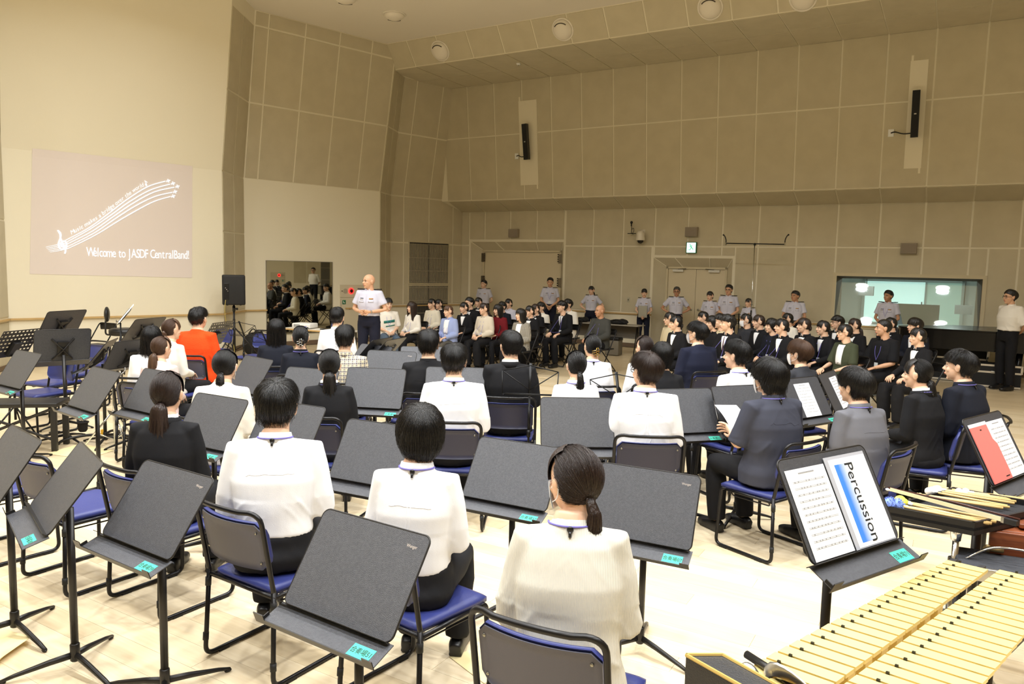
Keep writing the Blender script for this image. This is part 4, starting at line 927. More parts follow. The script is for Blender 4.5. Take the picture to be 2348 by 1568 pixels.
# ------------------------------------------------------------------ hair
HAIRC = {}
TIE_D = V(0, -.76, -.65); TIE_D /= np.linalg.norm(TIE_D)
SK_C, SK_R = V(0, -.012, .022), V(.074, .094, .092)
def tab(t, phi):
    a = abs(((phi+180) % 360)-180); xs = sorted(t); 
    for i in range(len(xs)-1):
        if xs[i] <= a <= xs[i+1]:
            q = (a-xs[i])/(xs[i+1]-xs[i]); q = q*q*(3-2*q); return t[xs[i]]*(1-q)+t[xs[i+1]]*q
    return t[xs[-1]]
STY = {
 # pole: 'crown' or 'tie'; th: end angle by phi; hang by phi; thick; messy
 'short':  dict(th={0: 98, 40: 97, 70: 92, 90: 99, 120: 120, 180: 143}, hang={0: 0, 100: 0, 130: .028, 180: .048}, taper=1, curl=.014, thick=.022, messy=.010, amp=.12),
 'neat':   dict(th={0: 84, 35: 86, 60: 90, 90: 98, 120: 119, 180: 142}, hang={0: 0, 100: 0, 130: .028, 180: .048}, taper=1, curl=.014, thick=.021, messy=.005, amp=.07),
 'crop':   dict(th={0: 78, 35: 80, 60: 86, 90: 96, 120: 118, 180: 138}, hang={0: 0, 100: 0, 130: .028, 180: .048}, taper=1, curl=.014, thick=.008, messy=.001, amp=.02),
 'shaggy': dict(th={0: 104, 40: 104, 70: 104, 90: 106, 120: 120, 180: 126}, hang={0: 0, 90: .01, 140: .045, 180: .065}, thick=.026, messy=.009, amp=.07),
 'pixie':  dict(th={0: 106, 40: 106, 70: 108, 90: 112, 120: 128, 180: 143}, hang={0: 0, 100: 0, 130: .028, 180: .048}, taper=1, curl=.014, thick=.028, messy=.005, amp=.05),
 'bob':    dict(th={0: 104, 40: 100, 55: 95, 90: 95, 180: 100}, hang={0: 0, 42: 0, 62: .075, 100: .085, 180: .080}, thick=.026, messy=.003, amp=.04, curl=.045),
 'lob':    dict(th={0: 104, 40: 100, 55: 95, 90: 95, 180: 98}, hang={0: 0, 42: 0, 62: .16, 100: .18, 180: .17}, thick=.022, messy=.003, amp=.03, curl=.01),
 'long':   dict(th={0: 102, 40: 98, 55: 95, 90: 95, 180: 98}, hang={0: 0, 40: 0, 62: .30, 100: .36, 180: .38}, thick=.020, messy=.003, amp=.03, curl=-.005),
 'tail':   dict(pole='tie', th={0: 163, 25: 157, 50: 140, 75: 112, 95: 88, 120: 60, 150: 36, 180: 26}, hang={0: 0, 180: 0}, thick=.0065, messy=.001, amp=.02, tail=(.31, .056)),
 'tailtip': dict(pole='tie', th={0: 163, 25: 157, 50: 140, 75: 112, 95: 88, 120: 60, 150: 36, 180: 26}, hang={0: 0, 180: 0}, thick=.010, messy=.002, amp=.02, tail=(.15, .026)),
 'tailshort': dict(pole='tie', th={0: 163, 25: 157, 50: 140, 75: 112, 95: 88, 120: 60, 150: 36, 180: 26}, hang={0: 0, 180: 0}, thick=.0065, messy=.001, amp=.02, tail=(.20, .032)),
 'fringe': dict(th={0: 101, 30: 100, 60: 108, 90: 112, 180: 112}, hang={0: 0, 180: 0}, thick=.017, messy=.003, amp=.05),
 'bun':    dict(pole='tie', th={0: 163, 25: 157, 50: 140, 75: 112, 95: 88, 120: 60, 150: 36, 180: 26}, hang={0: 0, 180: 0}, thick=.0075, messy=.001, amp=.02, bun=True),
}
def hair_fn(style):
    d = STY[style]
    if d.get('pole') == 'tie':
        pole = TIE_D.copy(); u0 = V(0, -.6, .8); u0 -= pole*np.dot(u0, pole); u0 /= np.linalg.norm(u0)
    else:
        pole = V(0, -.34, .94); pole /= np.linalg.norm(pole); u0 = V(0, .94, .34); u0 -= pole*np.dot(u0, pole); u0 /= np.linalg.norm(u0)
    r0 = np.cross(u0, pole); r0 = r0 if r0[0] > 0 else -r0
    rs = np.random.default_rng(abs(hash(style)) % 1000 if False else sum(map(ord, style))); ph = rs.uniform(0, 6.28, (14,)); fr = rs.integers(5, 34, (14,)); am = rs.uniform(.3, 1, (14,)); am /= am.sum()
    def path(phi, n=14, off=0.0, cut=1.0):
        a = rad(phi); th1 = tab(d['th'], phi); hang = tab(d['hang'], phi); P = []
        ridge = float(np.sum(am*np.sin(fr*a+ph)))*d['amp']
        sweep = th1*cut; nseg = n
        for i in range(nseg+1):
            t = i/nseg; th = rad(sweep*t)
            dirv = pole*math.cos(th)+(u0*math.cos(a)+r0*math.sin(a))*math.sin(th)
            tk = d['thick']*(.55+.6*math.sin(min(1, t*1.15)*math.pi*.62))
            if hang < .005 or d.get('taper'):
                q_ = min(1, max(0, (t-.55)/.45)); q_ = q_*q_*(3-2*q_); tk *= 1-q_*(.80 if abs(((phi+180) % 360)-180) > 70 and d.get('pole') is None else .45)
            q = 1+(tk+off+ridge*.10*(.2+t))/.088
            if d['messy']: q += d['messy']/.088*noise.noise(Vector((math.cos(a)*2.2, math.sin(a)*2.2, t*2.4)))*1.4*t
            p = SK_C+dirv*SK_R*q
            if t > .7 and hang < .005 and d.get('pole') is None: p = p+V(0, 0, -.004)*(t-.7)/.3
            P.append(p)
        if hang > .004:
            e = P[-1].copy(); o = V(e[0], e[1]+.012, 0); o /= (np.linalg.norm(o)+1e-9); m = max(3, int(hang/.025))
            for i in range(1, m+1):
                t = i/m; P.append(e+V(0, 0, -hang*t*cut)-o*(d.get('curl', 0)*t*t)+o*(.004*math.sin(t*3)))
        return P
    return path, pole
def tail_pts(tie, L): return [tie+TIE_D*-.006, tie+V(0, -.010, -.010), tie+V(.001, -.020, -.035), tie+V(.003, -.026, -L*.38), tie+V(.0, -.026, -L*.7), tie+V(-.002, -.024, -L)]
def hair_mesh(style):
    if style in HAIRC: return HAIRC[style]
    d = STY[style]; path, pole = hair_fn(style); NP = 112; cols = []; rs = np.random.default_rng(3)
    for k in range(NP):
        P = path(360*k/NP, 14, 0.0, 1.0-rs.uniform(0, .035 if d['messy'] > .002 else .008))
        # resample to fixed count
        P = np.array(P); L = np.concatenate([[0], np.cumsum(np.linalg.norm(np.diff(P, axis=0), axis=1))]); q = np.linspace(0, L[-1], 22)
        P = np.stack([np.interp(q, L, P[:, c]) for c in range(3)], 1)
        e = P[-1]; inn = e+(V(0, 0, e[2])*0+(SK_C-e)*V(1, 1, 0))*.16; inn2 = P[-6]+(SK_C-P[-6])*.20
        cols.append(np.vstack([P, inn, inn2]))
    n = len(cols[0]); v = np.concatenate(cols); f = []
    for k in range(NP):
        a = k*n; b = ((k+1) % NP)*n
        for i in range(n-1): f.append((a+i, a+i+1, b+i+1, b+i))
    s = S(); s.add((v, f))
    tie = SK_C+pole*SK_R*1.10
    if 'tail' in d:
        L, R_ = d['tail']; pts = smooth_path(tail_pts(tie, L), 6); m = len(pts); rr = []
        for i in range(m):
            t = i/(m-1); r_ = (.010+(R_-.010)*min(1, t/.72)**.75)*(1 if t < .76 else max(.10, 1-(t-.76)*3.4)); rr.append((r_, r_*.62))
        tv, tf = tube(pts, rr, 30); tv = tv.reshape(m, 30, 3)
        for i in range(m):
            c = tv[i].mean(0)
            for k in range(30): tv[i, k] = c+(tv[i, k]-c)*(1+.16*math.sin(k*2.9+.2*i)+.10*math.sin(k*5.3))
        s.add((tv.reshape(-1, 3), tf)); s.add(tube([tie+V(math.cos(q)*.014, -.008+math.sin(q)*.005, math.sin(q)*.013-.006) for q in np.linspace(0, 2*math.pi, 17)[:-1]], .0050, 8, closed=True))
    if d.get('pole') == 'tie':     # fringe over the forehead
        fp, _ = hair_fn('fringe'); cols = []
        for k in range(25):
            P = np.array(fp(-62+124*k/24, 12))[4:]; cols.append(np.vstack([P, P[-1]+(SK_C-P[-1])*.14, P[0]+(SK_C-P[0])*.12]))
        n = len(cols[0]); s.add((np.concatenate(cols), [(k*n+i, k*n+i+1, (k+1)*n+i+1, (k+1)*n+i) for k in range(24) for i in range(n-1)]))
    if d.get('bun'):
        s.add(xf(ell((0, 0, 0), (.040, .026, .034), 18, 12), T(*(tie+V(0, -.006, 0))))); s.add(xf(ell((0, 0, 0), (.022, .018, .03), 12, 8), T(*(tie+V(.02, -.022, .01)))))
    me = s.mesh('hair_'+style, True); HAIRC[style] = me; return me
def hair_strands(style, count=1700, width=.00075, seed=1, wild=1.0):
    count = 700 if count < 950 else 1200 if count < 1650 else 2300; seed = 1; key = ('st', style, count, seed)
    if key in HAIRC: return HAIRC[key]
    d = STY[style]; path, pole = hair_fn(style); rs = np.random.default_rng(seed); curves = []
    for k in range(count):
        phi = rs.uniform(0, 360); off = rs.uniform(-.0015, .0045)*wild
        P = path(phi, 10, off, rs.uniform(.80, 1.03)); P = np.array(P); i0 = rs.integers(0, max(1, len(P)//3)); P = P[i0:]
        dphi = rs.normal(0, .006*wild+d['messy']*.9); jit = np.linspace(0, 1, len(P))[:, None]**1.5*rs.normal(0, 1, 3)*(.0015*wild+d['messy']*.8)
        P = P@Rz(dphi)[:3, :3].T+jit; curves.append(P)
    if 'tail' in d:
        tie = SK_C+pole*SK_R*1.10; L, R_ = d['tail']
        for k in range(int(count*.6)):
            a = rs.uniform(0, 6.28); r_ = R_*1.10*math.sqrt(rs.uniform(.35, 1)); LL = L*rs.uniform(.72, 1.12); o = V(math.cos(a), math.sin(a)*.62, 0)
            pts = [p+o*(.009 if i < 2 else r_*(.35 if i == 2 else .75 if i == 3 else 1.0)) for i, p in enumerate(tail_pts(tie, LL))][1:]; pts[-1] = pts[-1]+rs.normal(0, .004, 3)
            curves.append(np.array(smooth_path(pts, 2)))
    sizes = [len(c) for c in curves]; hc = bpy.data.hair_curves.new('strands_'+style); hc.add_curves(sizes); pos = np.concatenate(curves).astype(np.float32)
    hc.attributes['position'].data.foreach_set('vector', pos.ravel())
    ra = hc.attributes.get('radius') or hc.attributes.new('radius', 'FLOAT', 'POINT')
    rv = np.concatenate([width*np.linspace(1, .45, n) for n in sizes]).astype(np.float32); ra.data.foreach_set('value', rv)
    HAIRC[key] = hc; return hc
def hair_mat(name, col, rough=.34):
    m = mat('hair_'+name, col, rough, spec=.5, bump=(3, .5, (70, 70, 5)))
    return m
HAIR = {'black': hair_mat('black', (20, 18, 18)), 'soft': hair_mat('soft_black', (30, 25, 23)), 'dark': hair_mat('dark_brown', (44, 31, 26)), 'brown': hair_mat('brown', (82, 58, 42)), 'grey': hair_mat('greying', (70, 66, 62))}
# ------------------------------------------------------------------ garments' materials
def cloth(name, col, rough=.85, bump=(260, .07), var=None, sheen=0.0):
    return mat('cloth_'+name, col, rough, spec=.25, bump=bump, var=var, sheen=sheen)
W = {'white': cloth('white_cotton', (240, 240, 242)), 'cream': cloth('cream_knit', (228, 220, 200)), 'ivory': cloth('ivory', (236, 230, 218)), 'black': cloth('black_wool', (22, 22, 25)), 'navy': cloth('navy_knit', (24, 28, 48)),
     'navyblack': cloth('midnight', (22, 25, 36)), 'charcoal': cloth('charcoal', (50, 51, 56)), 'slate': cloth('slate_shirt', (62, 64, 76)), 'grey': cloth('grey_shirt', (104, 104, 110)), 'orange': cloth('orange_fleece', (236, 74, 22), .9, (60, .4)),
     'uniform': cloth('uniform_lilac', (206, 206, 222)), 'blue': cloth('light_blue_cotton', (150, 164, 206)), 'red': cloth('dark_red_knit', (110, 22, 30)), 'beige': cloth('beige_blouse', (216, 205, 186)), 'green': cloth('olive_vest', (64, 70, 52)),
     'pink': cloth('pale_pink', (226, 200, 196)), 'tan': cloth('tan_cotton', (150, 130, 104)), 'khaki': cloth('khaki_jacket', (196, 182, 150)), 'denim': cloth('denim', (84, 100, 118)), 'darkgrey': cloth('dark_grey_jacket', (66, 66, 62)),
     'trouser': cloth('black_trouser', (24, 24, 27)), 'utrouser': cloth('uniform_navy', (26, 28, 44)), 'olivegrey': cloth('grey_trouser', (84, 80, 72))}
knit = cloth('ribbed_knit', (214, 211, 200), .95, (40, .1))
nt, b_ = nodes_of(knit)
_w = nt.nodes.new('ShaderNodeTexWave'); _w.inputs['Scale'].default_value = 60; _w.inputs['Distortion'].default_value = .3; _w.bands_direction = 'X'
_tc = nt.nodes.new('ShaderNodeTexCoord'); nt.links.new(_tc.outputs['Object'], _w.inputs['Vector'])
_bp = nt.nodes.new('ShaderNodeBump'); _bp.inputs['Strength'].default_value = .35; _bp.inputs['Distance'].default_value = .006
nt.links.new(_w.outputs['Fac'], _bp.inputs['Height']); nt.links.new(_bp.outputs['Normal'], b_.inputs['Normal']); W['knit'] = knit
def plaid_mat(name, c0, c1, c2, sc):
    m = cloth(name, c0); nt, b_ = nodes_of(m); tc = nt.nodes.new('ShaderNodeTexCoord'); prev = None
    for bd, c, s_, ph, lo in (('X', c1, sc, 0, .52), ('Z', c1, sc, 1.0, .52), ('X', c2, sc*2, 2.0, .86), ('Z', c2, sc*2, .4, .86)):
        wv = nt.nodes.new('ShaderNodeTexWave'); wv.bands_direction = bd; wv.inputs['Scale'].default_value = s_; wv.inputs['Phase Offset'].default_value = ph; nt.links.new(tc.outputs['Object'], wv.inputs['Vector'])
        r = nt.nodes.new('ShaderNodeValToRGB'); r.color_ramp.elements[0].position = lo; r.color_ramp.elements[1].position = lo+.05; nt.links.new(wv.outputs['Fac'], r.inputs['Fac'])
        sc_ = nt.nodes.new('ShaderNodeMath'); sc_.operation = 'MULTIPLY'; sc_.inputs[1].default_value = .75; nt.links.new(r.outputs['Color'], sc_.inputs[0])
        mx = nt.nodes.new('ShaderNodeMixRGB'); nt.links.new(sc_.outputs[0], mx.inputs['Fac']); mx.inputs['Color2'].default_value = (*lin(*c), 1)
        if prev is None: mx.inputs['Color1'].default_value = (*lin(*c0), 1)
        else: nt.links.new(prev, mx.inputs['Color1'])
        prev = mx.outputs['Color']
    nt.links.new(prev, b_.inputs['Base Color']); return m
W['plaid'] = plaid_mat('plaid', (212, 196, 160), (62, 62, 92), (232, 224, 200), 9); W['check'] = plaid_mat('check_grey', (150, 144, 132), (104, 100, 94), (170, 164, 150), 11)
maskm = mat('mask_fabric', (238, 238, 240), .9, bump=(200, .2)); maskg = mat('mask_grey', (190, 190, 196), .9); lany = mat('lanyard_violet', (118, 110, 196), .6); clipb = mat('clip_black', (14, 14, 16), .3); badge_m = mat('badge_plastic', (225, 228, 226), .25)
shoe_b = mat('shoe_black', (20, 20, 22), .4); belt_m = mat('belt_black', (20, 19, 18), .4); gl_f = mat('glasses_black', (16, 15, 14), .25); gold = mat('gold_metal', (222, 180, 96), .25, .95); chrome = mat('chrome', (210, 212, 214), .12, 1.0); epau = mat('epaulette_navy', (20, 20, 34), .7)
ribbon_m = mat('ribbon_bar', (150, 60, 50), .7, var=((196, 160, 70), 60, (1, 1, .1))); tie_navy = mat('tie_navy', (30, 32, 60), .6); tie_red = mat('tie_wine', (84, 50, 62), .6)
NEARHAIR = True
def person(label, u, v, ztop, yaw, kind='sit_lap', female=False, hy=0, hp=0, lean=0.0, top=('shirt', 'white'), fit='regular', sleeve='long', hem='in', bottom=('regular', 'trouser'), hair=('neat', 'black'),
           skin=0, strands=0, extras=(), group='seated players', seed=0, fine=False, width=1.0, xy=None, fw=0.0, shoulders=1.0):
    """u,v: photograph pixel of the crown of the head; ztop: its height over the floor"""
    J = pose(kind, female, lean); hc = J['hc']; sit = kind.startswith('sit')
    htop = hc[2]+.118; sc = ztop/htop if not sit else 1+(ztop-htop)*.85
    zt = ztop
    P = at_z(u, v, zt) if xy is None else np.array([xy[0], xy[1], 0])
    a = rad(yaw); f = np.array([math.sin(a), math.cos(a), 0])
    off = hc[1]-.02
    root = P-f*off*sc if xy is None else P
    dz = 0.0
    if sit: dz = ztop-htop*sc
    p = thing('person', label, 'person', (root[0], root[1], 0), -a, group)
    p.scale = (sc*width, sc, sc)
    z0 = dz/sc
    bm_ = body_mesh(kind, female, hy, hp, lean, sleeve); b = link('body', bm_, p, loc=(0, 0, z0)); 
    if skin: b.material_slots[0].link = 'OBJECT'; b.material_slots[0].material = SKIN[skin]
    hm = T(*hc)@Rz(-rad(hy))@Rx(rad(hp)); loc = (hc[0], hc[1], hc[2]+z0); rot = (rad(hp), 0, -rad(hy))
    if hair[0] in STY:
        h = link('hair', hair_mesh(hair[0]), p, HAIR[hair[1]], loc, Matrix(hm.tolist()).to_euler())
        if strands:
            so = bpy.data.objects.new('hair_strands', hair_strands(hair[0], strands, seed=1+seed % 2)); COL.objects.link(so); so.parent = h; so['kind'] = 'stuff'
            if len(so.data.materials) == 0: so.data.materials.append(HAIR[hair[1]])
            elif so.data.materials[0] != HAIR[hair[1]]: so.material_slots[0].link = 'OBJECT'; so.material_slots[0].material = HAIR[hair[1]]
    tm = top_mesh(kind, female, lean, fit, sleeve, hem, seed, fine, shoulders)
    tn = {'shirt': 'shirt', 'suit': 'jacket', 'knit': 'sweater', 'tee': 'shirt', 'vest': 'vest', 'uniform': 'uniform_shirt', 'jacket': 'jacket', 'dress': 'dress'}[top[0]]
    t = link(tn, tm, p, W[top[1]], (0, 0, z0))
    bo = link('skirt' if bottom[0] == 'skirt' else 'trousers', bottom_mesh(kind if sit else 'stand', female, bottom[0]), p, W[bottom[1]], (0, 0, z0 if not sit else 0))
    for n in 'LR': link('shoe', shoe_mesh(), p, shoe_b, loc=(J['an'+n][0], J['an'+n][1], 0.0))
    zc = float(J['chs'][2]); zn = float(J['nkb'][2]); yn = float(J['nkb'][1]); R = J['R']
    # collar
    def ring(r0, r1, za, zb, th, m, nm, open_=0.0, par=None):
        n = 26; pr = []; s_ = S(); pts = []
        for i in range(n+1):
            q = -math.pi/2+open_+(2*math.pi-2*open_)*i/n - math.pi; q = math.pi/2+open_+(2*math.pi-2*open_)*i/n
            pts.append((math.cos(q), math.sin(q)))
        v_ = []
        for (c_, s__) in pts:
            fr = (1+s__)/2
            for (r_, z_, o_) in ((r0, za, 0), (r1, zb, 0), (r1-th, zb, 0), (r0-th, za, 0)): v_.append(J['nkb']+R@V(c_*r_, .004+s__*r_*1.02, z_-.014*fr+.003))
        f_ = []
        for i in range(n):
            for k in range(4): f_.append((i*4+k, i*4+(k+1) % 4, (i+1)*4+(k+1) % 4, (i+1)*4+k))
        return link(nm, mesh_from(nm, v_, f_, True), par or t, m, (0, 0, 0))
    if top[0] in ('shirt', 'uniform'): ring(.078, .066, -.012, .034, .006, W[top[1]], 'collar', .22)
    if top[0] == 'suit':
        ring(.070, .063, -.010, .040, .005, W['white'], 'shirt_collar', .15); ring(.090, .076, -.026, .022, .008, W[top[1]], 'jacket_collar', .35)
        rows = [[((.004+.052*q)*(i/6*2-1)*1.0, zc-.05+(zn-.035-zc+.05)*q) for i in range(7)] for q in np.linspace(0, 1, 10)]
        k_ = ('v', tm.name)
        if k_ not in CLO: CLO[k_] = patch(tm, rows, True, .004, 'shirt_front')
        link('shirt_front', CLO[k_], t, W['white'])
        if 'tie' in extras or 'tiered' in extras:
            rows = [[((.010+.016*(1-q))*(i/2-1), zc-.06+(zn-.04-zc+.06)*q) for i in range(3)] for q in np.linspace(0, 1, 10)]
            link('tie', patch(tm, rows, True, .008, 'tie'), t, tie_red if 'tiered' in extras else tie_navy)
    if 'vneck' in extras:
        pass
    if 'innertee' in extras:
        rows = [[((.05+.01*q)*(i/4-1), zc-.12+(zn-.03-zc+.12)*q) for i in range(9)] for q in np.linspace(0, 1, 8)]; link('inner_shirt', patch(tm, rows, True, .004, 'inner'), t, W['white'])
    # yoke seam, pleat
    if 'yoke' in extras:
        zy = zc+.085; w_ = .17*(.93 if female else 1)
        link('yoke_seam', press_line(tm, [R@(V(x, -.3, zy)-J['pel'])+J['pel'] for x in np.linspace(-w_, w_, 11)], .0016, .0), t, W[top[1]])
        if 'pleat' in extras:
            for x in (-.014, .014): link('pleat_seam', press_line(tm, [R@(V(x, -.3, z)-J['pel'])+J['pel'] for z in np.linspace(zc-.16, zy, 8)], .0015, .0), t, W[top[1]])
    if 'belt' in extras:
        c = lerp(J['pel'], J['wst'], .66); n = 40; bb = bvh(bo.data); pts = []
        for i in range(n):
            q = 2*math.pi*i/n; o = V(c[0], c[1]-.005, c[2]); hit = bb.ray_cast(Vector(o+V(math.cos(q), math.sin(q), 0)*.5), Vector((-math.cos(q), -math.sin(q), 0)))
            r_ = np.array(hit[0]) if hit[0] else o+V(math.cos(q)*.16, math.sin(q)*.12, 0); pts.append(r_+V(math.cos(q), math.sin(q), 0)*.002)
        link('belt', S().add(tube(pts, [(.004, .016)]*n, 8, closed=True, hint=(0, 0, 0.0001) if False else (1, 0, 0))).mesh('belt', True) if False else mesh_from('belt', *band(pts, .016, .005), True), bo, belt_m)
        if not sit:
            q = c+V(0, .14, 0); link('buckle', mesh_from('bk', *box(-.022, .022, float(max(pt[1] for pt in pts))-.002, float(max(pt[1] for pt in pts))+.008, c[2]-.017, c[2]+.017)), bo, gold)
    if 'lanyard' in extras or 'lanyardf' in extras:
        back = [J['nkb']+R@V(math.cos(q)*.074, math.sin(q)*.076, .010+.0*math.sin(q)) for q in np.linspace(math.pi*.02, -math.pi*1.02, 13)]
        if not sit or 'lanyardf' in extras:
            fr = [R@(V(x, .3, z)-J['pel'])+J['pel'] for x, z in ((-.062, zn-.04), (-.045, zc+.03), (-.02, zc-.08), (0, zc-.13), (.02, zc-.08), (.045, zc+.03), (.062, zn-.04))]
            ln_ = press_line(tm, fr, .0024, .003); link('lanyard_front', ln_, t, lany)
            hb = bvh(tm).ray_cast(Vector((0, 1, zc-.16)), Vector((0, -1, 0))); y_ = hb[0].y if hb[0] else .15
            link('name_badge', mesh_from('nb', *box(-.028, .028, y_+.004, y_+.008, zc-.21, zc-.135)), t, badge_m)
        lo = link('lanyard', S().add(tube(back, .0034, 6)).mesh('ly', True), p, lany, (0, 0, z0))
        link('lanyard_clip', S().add(ell(J['nkb']+R@V(0, -.082, .002), (.011, .007, .012), 10, 8)).add(tube([J['nkb']+R@V(0, -.084, -.004), J['nkb']+R@V(0, -.088, -.022)], .005, 6)).mesh('lc', True), lo, clipb)
    H4 = Matrix(hm.tolist())
    def onhead(nm, s_, m, par=None): return link(nm, s_.mesh(nm, True) if isinstance(s_, S) else s_, p, m, loc, H4.to_euler())
    if 'mask' in extras or 'maskg' in extras:
        mk = mask_mesh(); o = link('face_mask', mk, p, maskg if 'maskg' in extras else maskm, loc, H4.to_euler())
        lp = S()
        for sx in (-1, 1): lp.add(tube(smooth_path([(sx*.058, .045, -.028), (sx*.074, .0, .0), (sx*.079, -.028, .006), (sx*.078, -.030, -.02), (sx*.070, -.008, -.05), (sx*.050, .050, -.078)], 4), .0018, 5))
        link('ear_loops', lp.mesh('el'), o, maskm)
    if 'glasses' in extras: onhead('glasses', glasses_shape(), gl_f)
    if 'clip' in extras or 'clipgold' in extras:
        tie = SK_C+TIE_D*SK_R*1.10; s_ = S()
        for sx in (-1, 1):
            s_.add(tube(smooth_path([tie+V(sx*.006, -.034, .046), tie+V(sx*.014, -.040, .02), tie+V(sx*.010, -.042, -.01), tie+V(sx*.016, -.034, -.045)], 4), .004, 6))
            for z_ in (.02, .0, -.02): s_.add(tube([tie+V(sx*.012, -.038, z_), tie+V(sx*.036, -.022, z_-.004), tie+V(sx*.044, -.004, z_-.006)], .003, 6))
        for z_ in (.012, -.012): s_.add(tube([tie+V(-.013, -.041, z_), tie+V(.013, -.041, z_)], .0034, 6))
        onhead('hair_clip', s_, chrome if 'clip' in extras else gold)
    if 'headtie' in extras: pass
    if top[0] == 'uniform':
        for s__ in (-1, 1):
            n = 'L' if s__ < 0 else 'R'; a_ = J['nkb']+V(s__*.070, -.010, .006); b__ = J['sh'+n]+V(s__*.035, .0, .066); e_ = S()
            ax = b__-a_; L_ = np.linalg.norm(ax); ax /= L_; up_ = V(0, 0, 1)-ax*ax[2]; up_ /= np.linalg.norm(up_); sd = np.cross(ax, up_)
            Q = [a_+sd*.026, a_-sd*.026, b__-sd*.026, b__+sd*.026]; e_.add(hexa([q_+up_*.016 for q_ in Q], [q_+up_*.0 for q_ in Q]))
            ep = link('epaulette', e_.mesh('ep'), t, epau); 
            for k_ in (.25, .42): 
                c_ = a_+ax*L_*(k_+.2)+up_*.016; Q = [c_+sd*.02, c_-sd*.02, c_-sd*.02+ax*.006, c_+sd*.02+ax*.006]; link('rank_bar', mesh_from('rb', *hexa([q_+up_*.003 for q_ in Q], Q)), ep, gold)
        k_ = ('uni', tm.name)
        if k_ not in CLO:
            CLO[k_] = [patch(tm, rect_rows(-.105, -.045, zc+.045, zc+.062, 4, 1), True, .006, 'ribbon'), patch(tm, rect_rows(.045, .10, zc+.058, zc+.066, 4, 1), True, .006, 'wings'), patch(tm, rect_rows(.045, .10, zc+.03, zc+.044, 4, 1), True, .006, 'nametag'),
                       patch(tm, rect_rows(-.115, -.035, zc-.005, zc+.03, 4, 2), True, .005, 'pf'), patch(tm, rect_rows(.035, .115, zc-.005, zc+.025, 4, 2), True, .005, 'pf'), patch(tm, rect_rows(-.008, .008, zc-.18, zn-.05, 2, 10), True, .004, 'placket')]
        for nm, me_, m_ in zip(('ribbon_bar', 'wing_badge', 'name_tag', 'pocket_flap', 'pocket_flap', 'placket'), CLO[k_], (ribbon_m, epau, mat('name_tag_grey', (186, 182, 176), .6), W['uniform'], W['uniform'], W['uniform'])): link(nm, me_, t, m_)
    return p, dict(J=J, sc=sc, z0=z0, top=t, topmesh=tm, root=root, f=f, bottom=bo)
def band(pts, h, th):
    n = len(pts); c = np.mean(pts, 0); v = []; f = []
    for p in pts:
        o = p-c; o[2] = 0; o /= np.linalg.norm(o)
        for (dz, dr) in ((-h, 0), (h, 0), (h, -th), (-h, -th)): v.append(p+V(0, 0, dz)+o*dr)
    for i in range(n):
        j = (i+1) % n
        for k in range(4): f.append((i*4+k, i*4+(k+1) % 4, j*4+(k+1) % 4, j*4+k)[::-1])
    return v, f
def mask_mesh():
    if 'mask' in CLO: return CLO['mask']
    v = []; f = []; NX, NZ = 14, 8
    for j in range(NZ+1):
        z = -.012-.092*j/NZ; bul = math.sin(math.pi*(j/NZ*.75+.18))
        for i in range(NX+1):
            q = rad(-66+132*i/NX); rx = .066-.012*(j/NZ); ry = .072+.018*bul-.012*(j/NZ); v.append((math.sin(q)*rx, .020+math.cos(q)*ry+.006*(abs(i-NX/2) < 1), z+.012*(1-math.cos(q))*(1 if j < 3 else -1)))
    for j in range(NZ):
        for i in range(NX): a = j*(NX+1)+i; f.append((a, a+NX+1, a+NX+2, a+1))
    b = len(v); v += [(x*.97, y-.004, z) for x, y, z in v]; f += [tuple(b+i for i in q[::-1]) for q in f]
    CLO['mask'] = mesh_from('face_mask', v, f, True); return CLO['mask']
def glasses_shape():
    s = S()
    for sx in (-1, 1):
        s.add(tube([(sx*.031+math.cos(q)*.022, .088-.004*abs(math.cos(q)), .0+math.sin(q)*.018) for q in np.linspace(0, 2*math.pi, 17)[:-1]], .0022, 6, closed=True))
        s.add(tube([(sx*.053, .084, .005), (sx*.072, .05, .008), (sx*.079, -.01, .006), (sx*.078, -.03, -.008)], .0022, 6))
    s.add(tube([(-.010, .088, .004), (0, .091, .007), (.010, .088, .004)], .002, 6)); return s

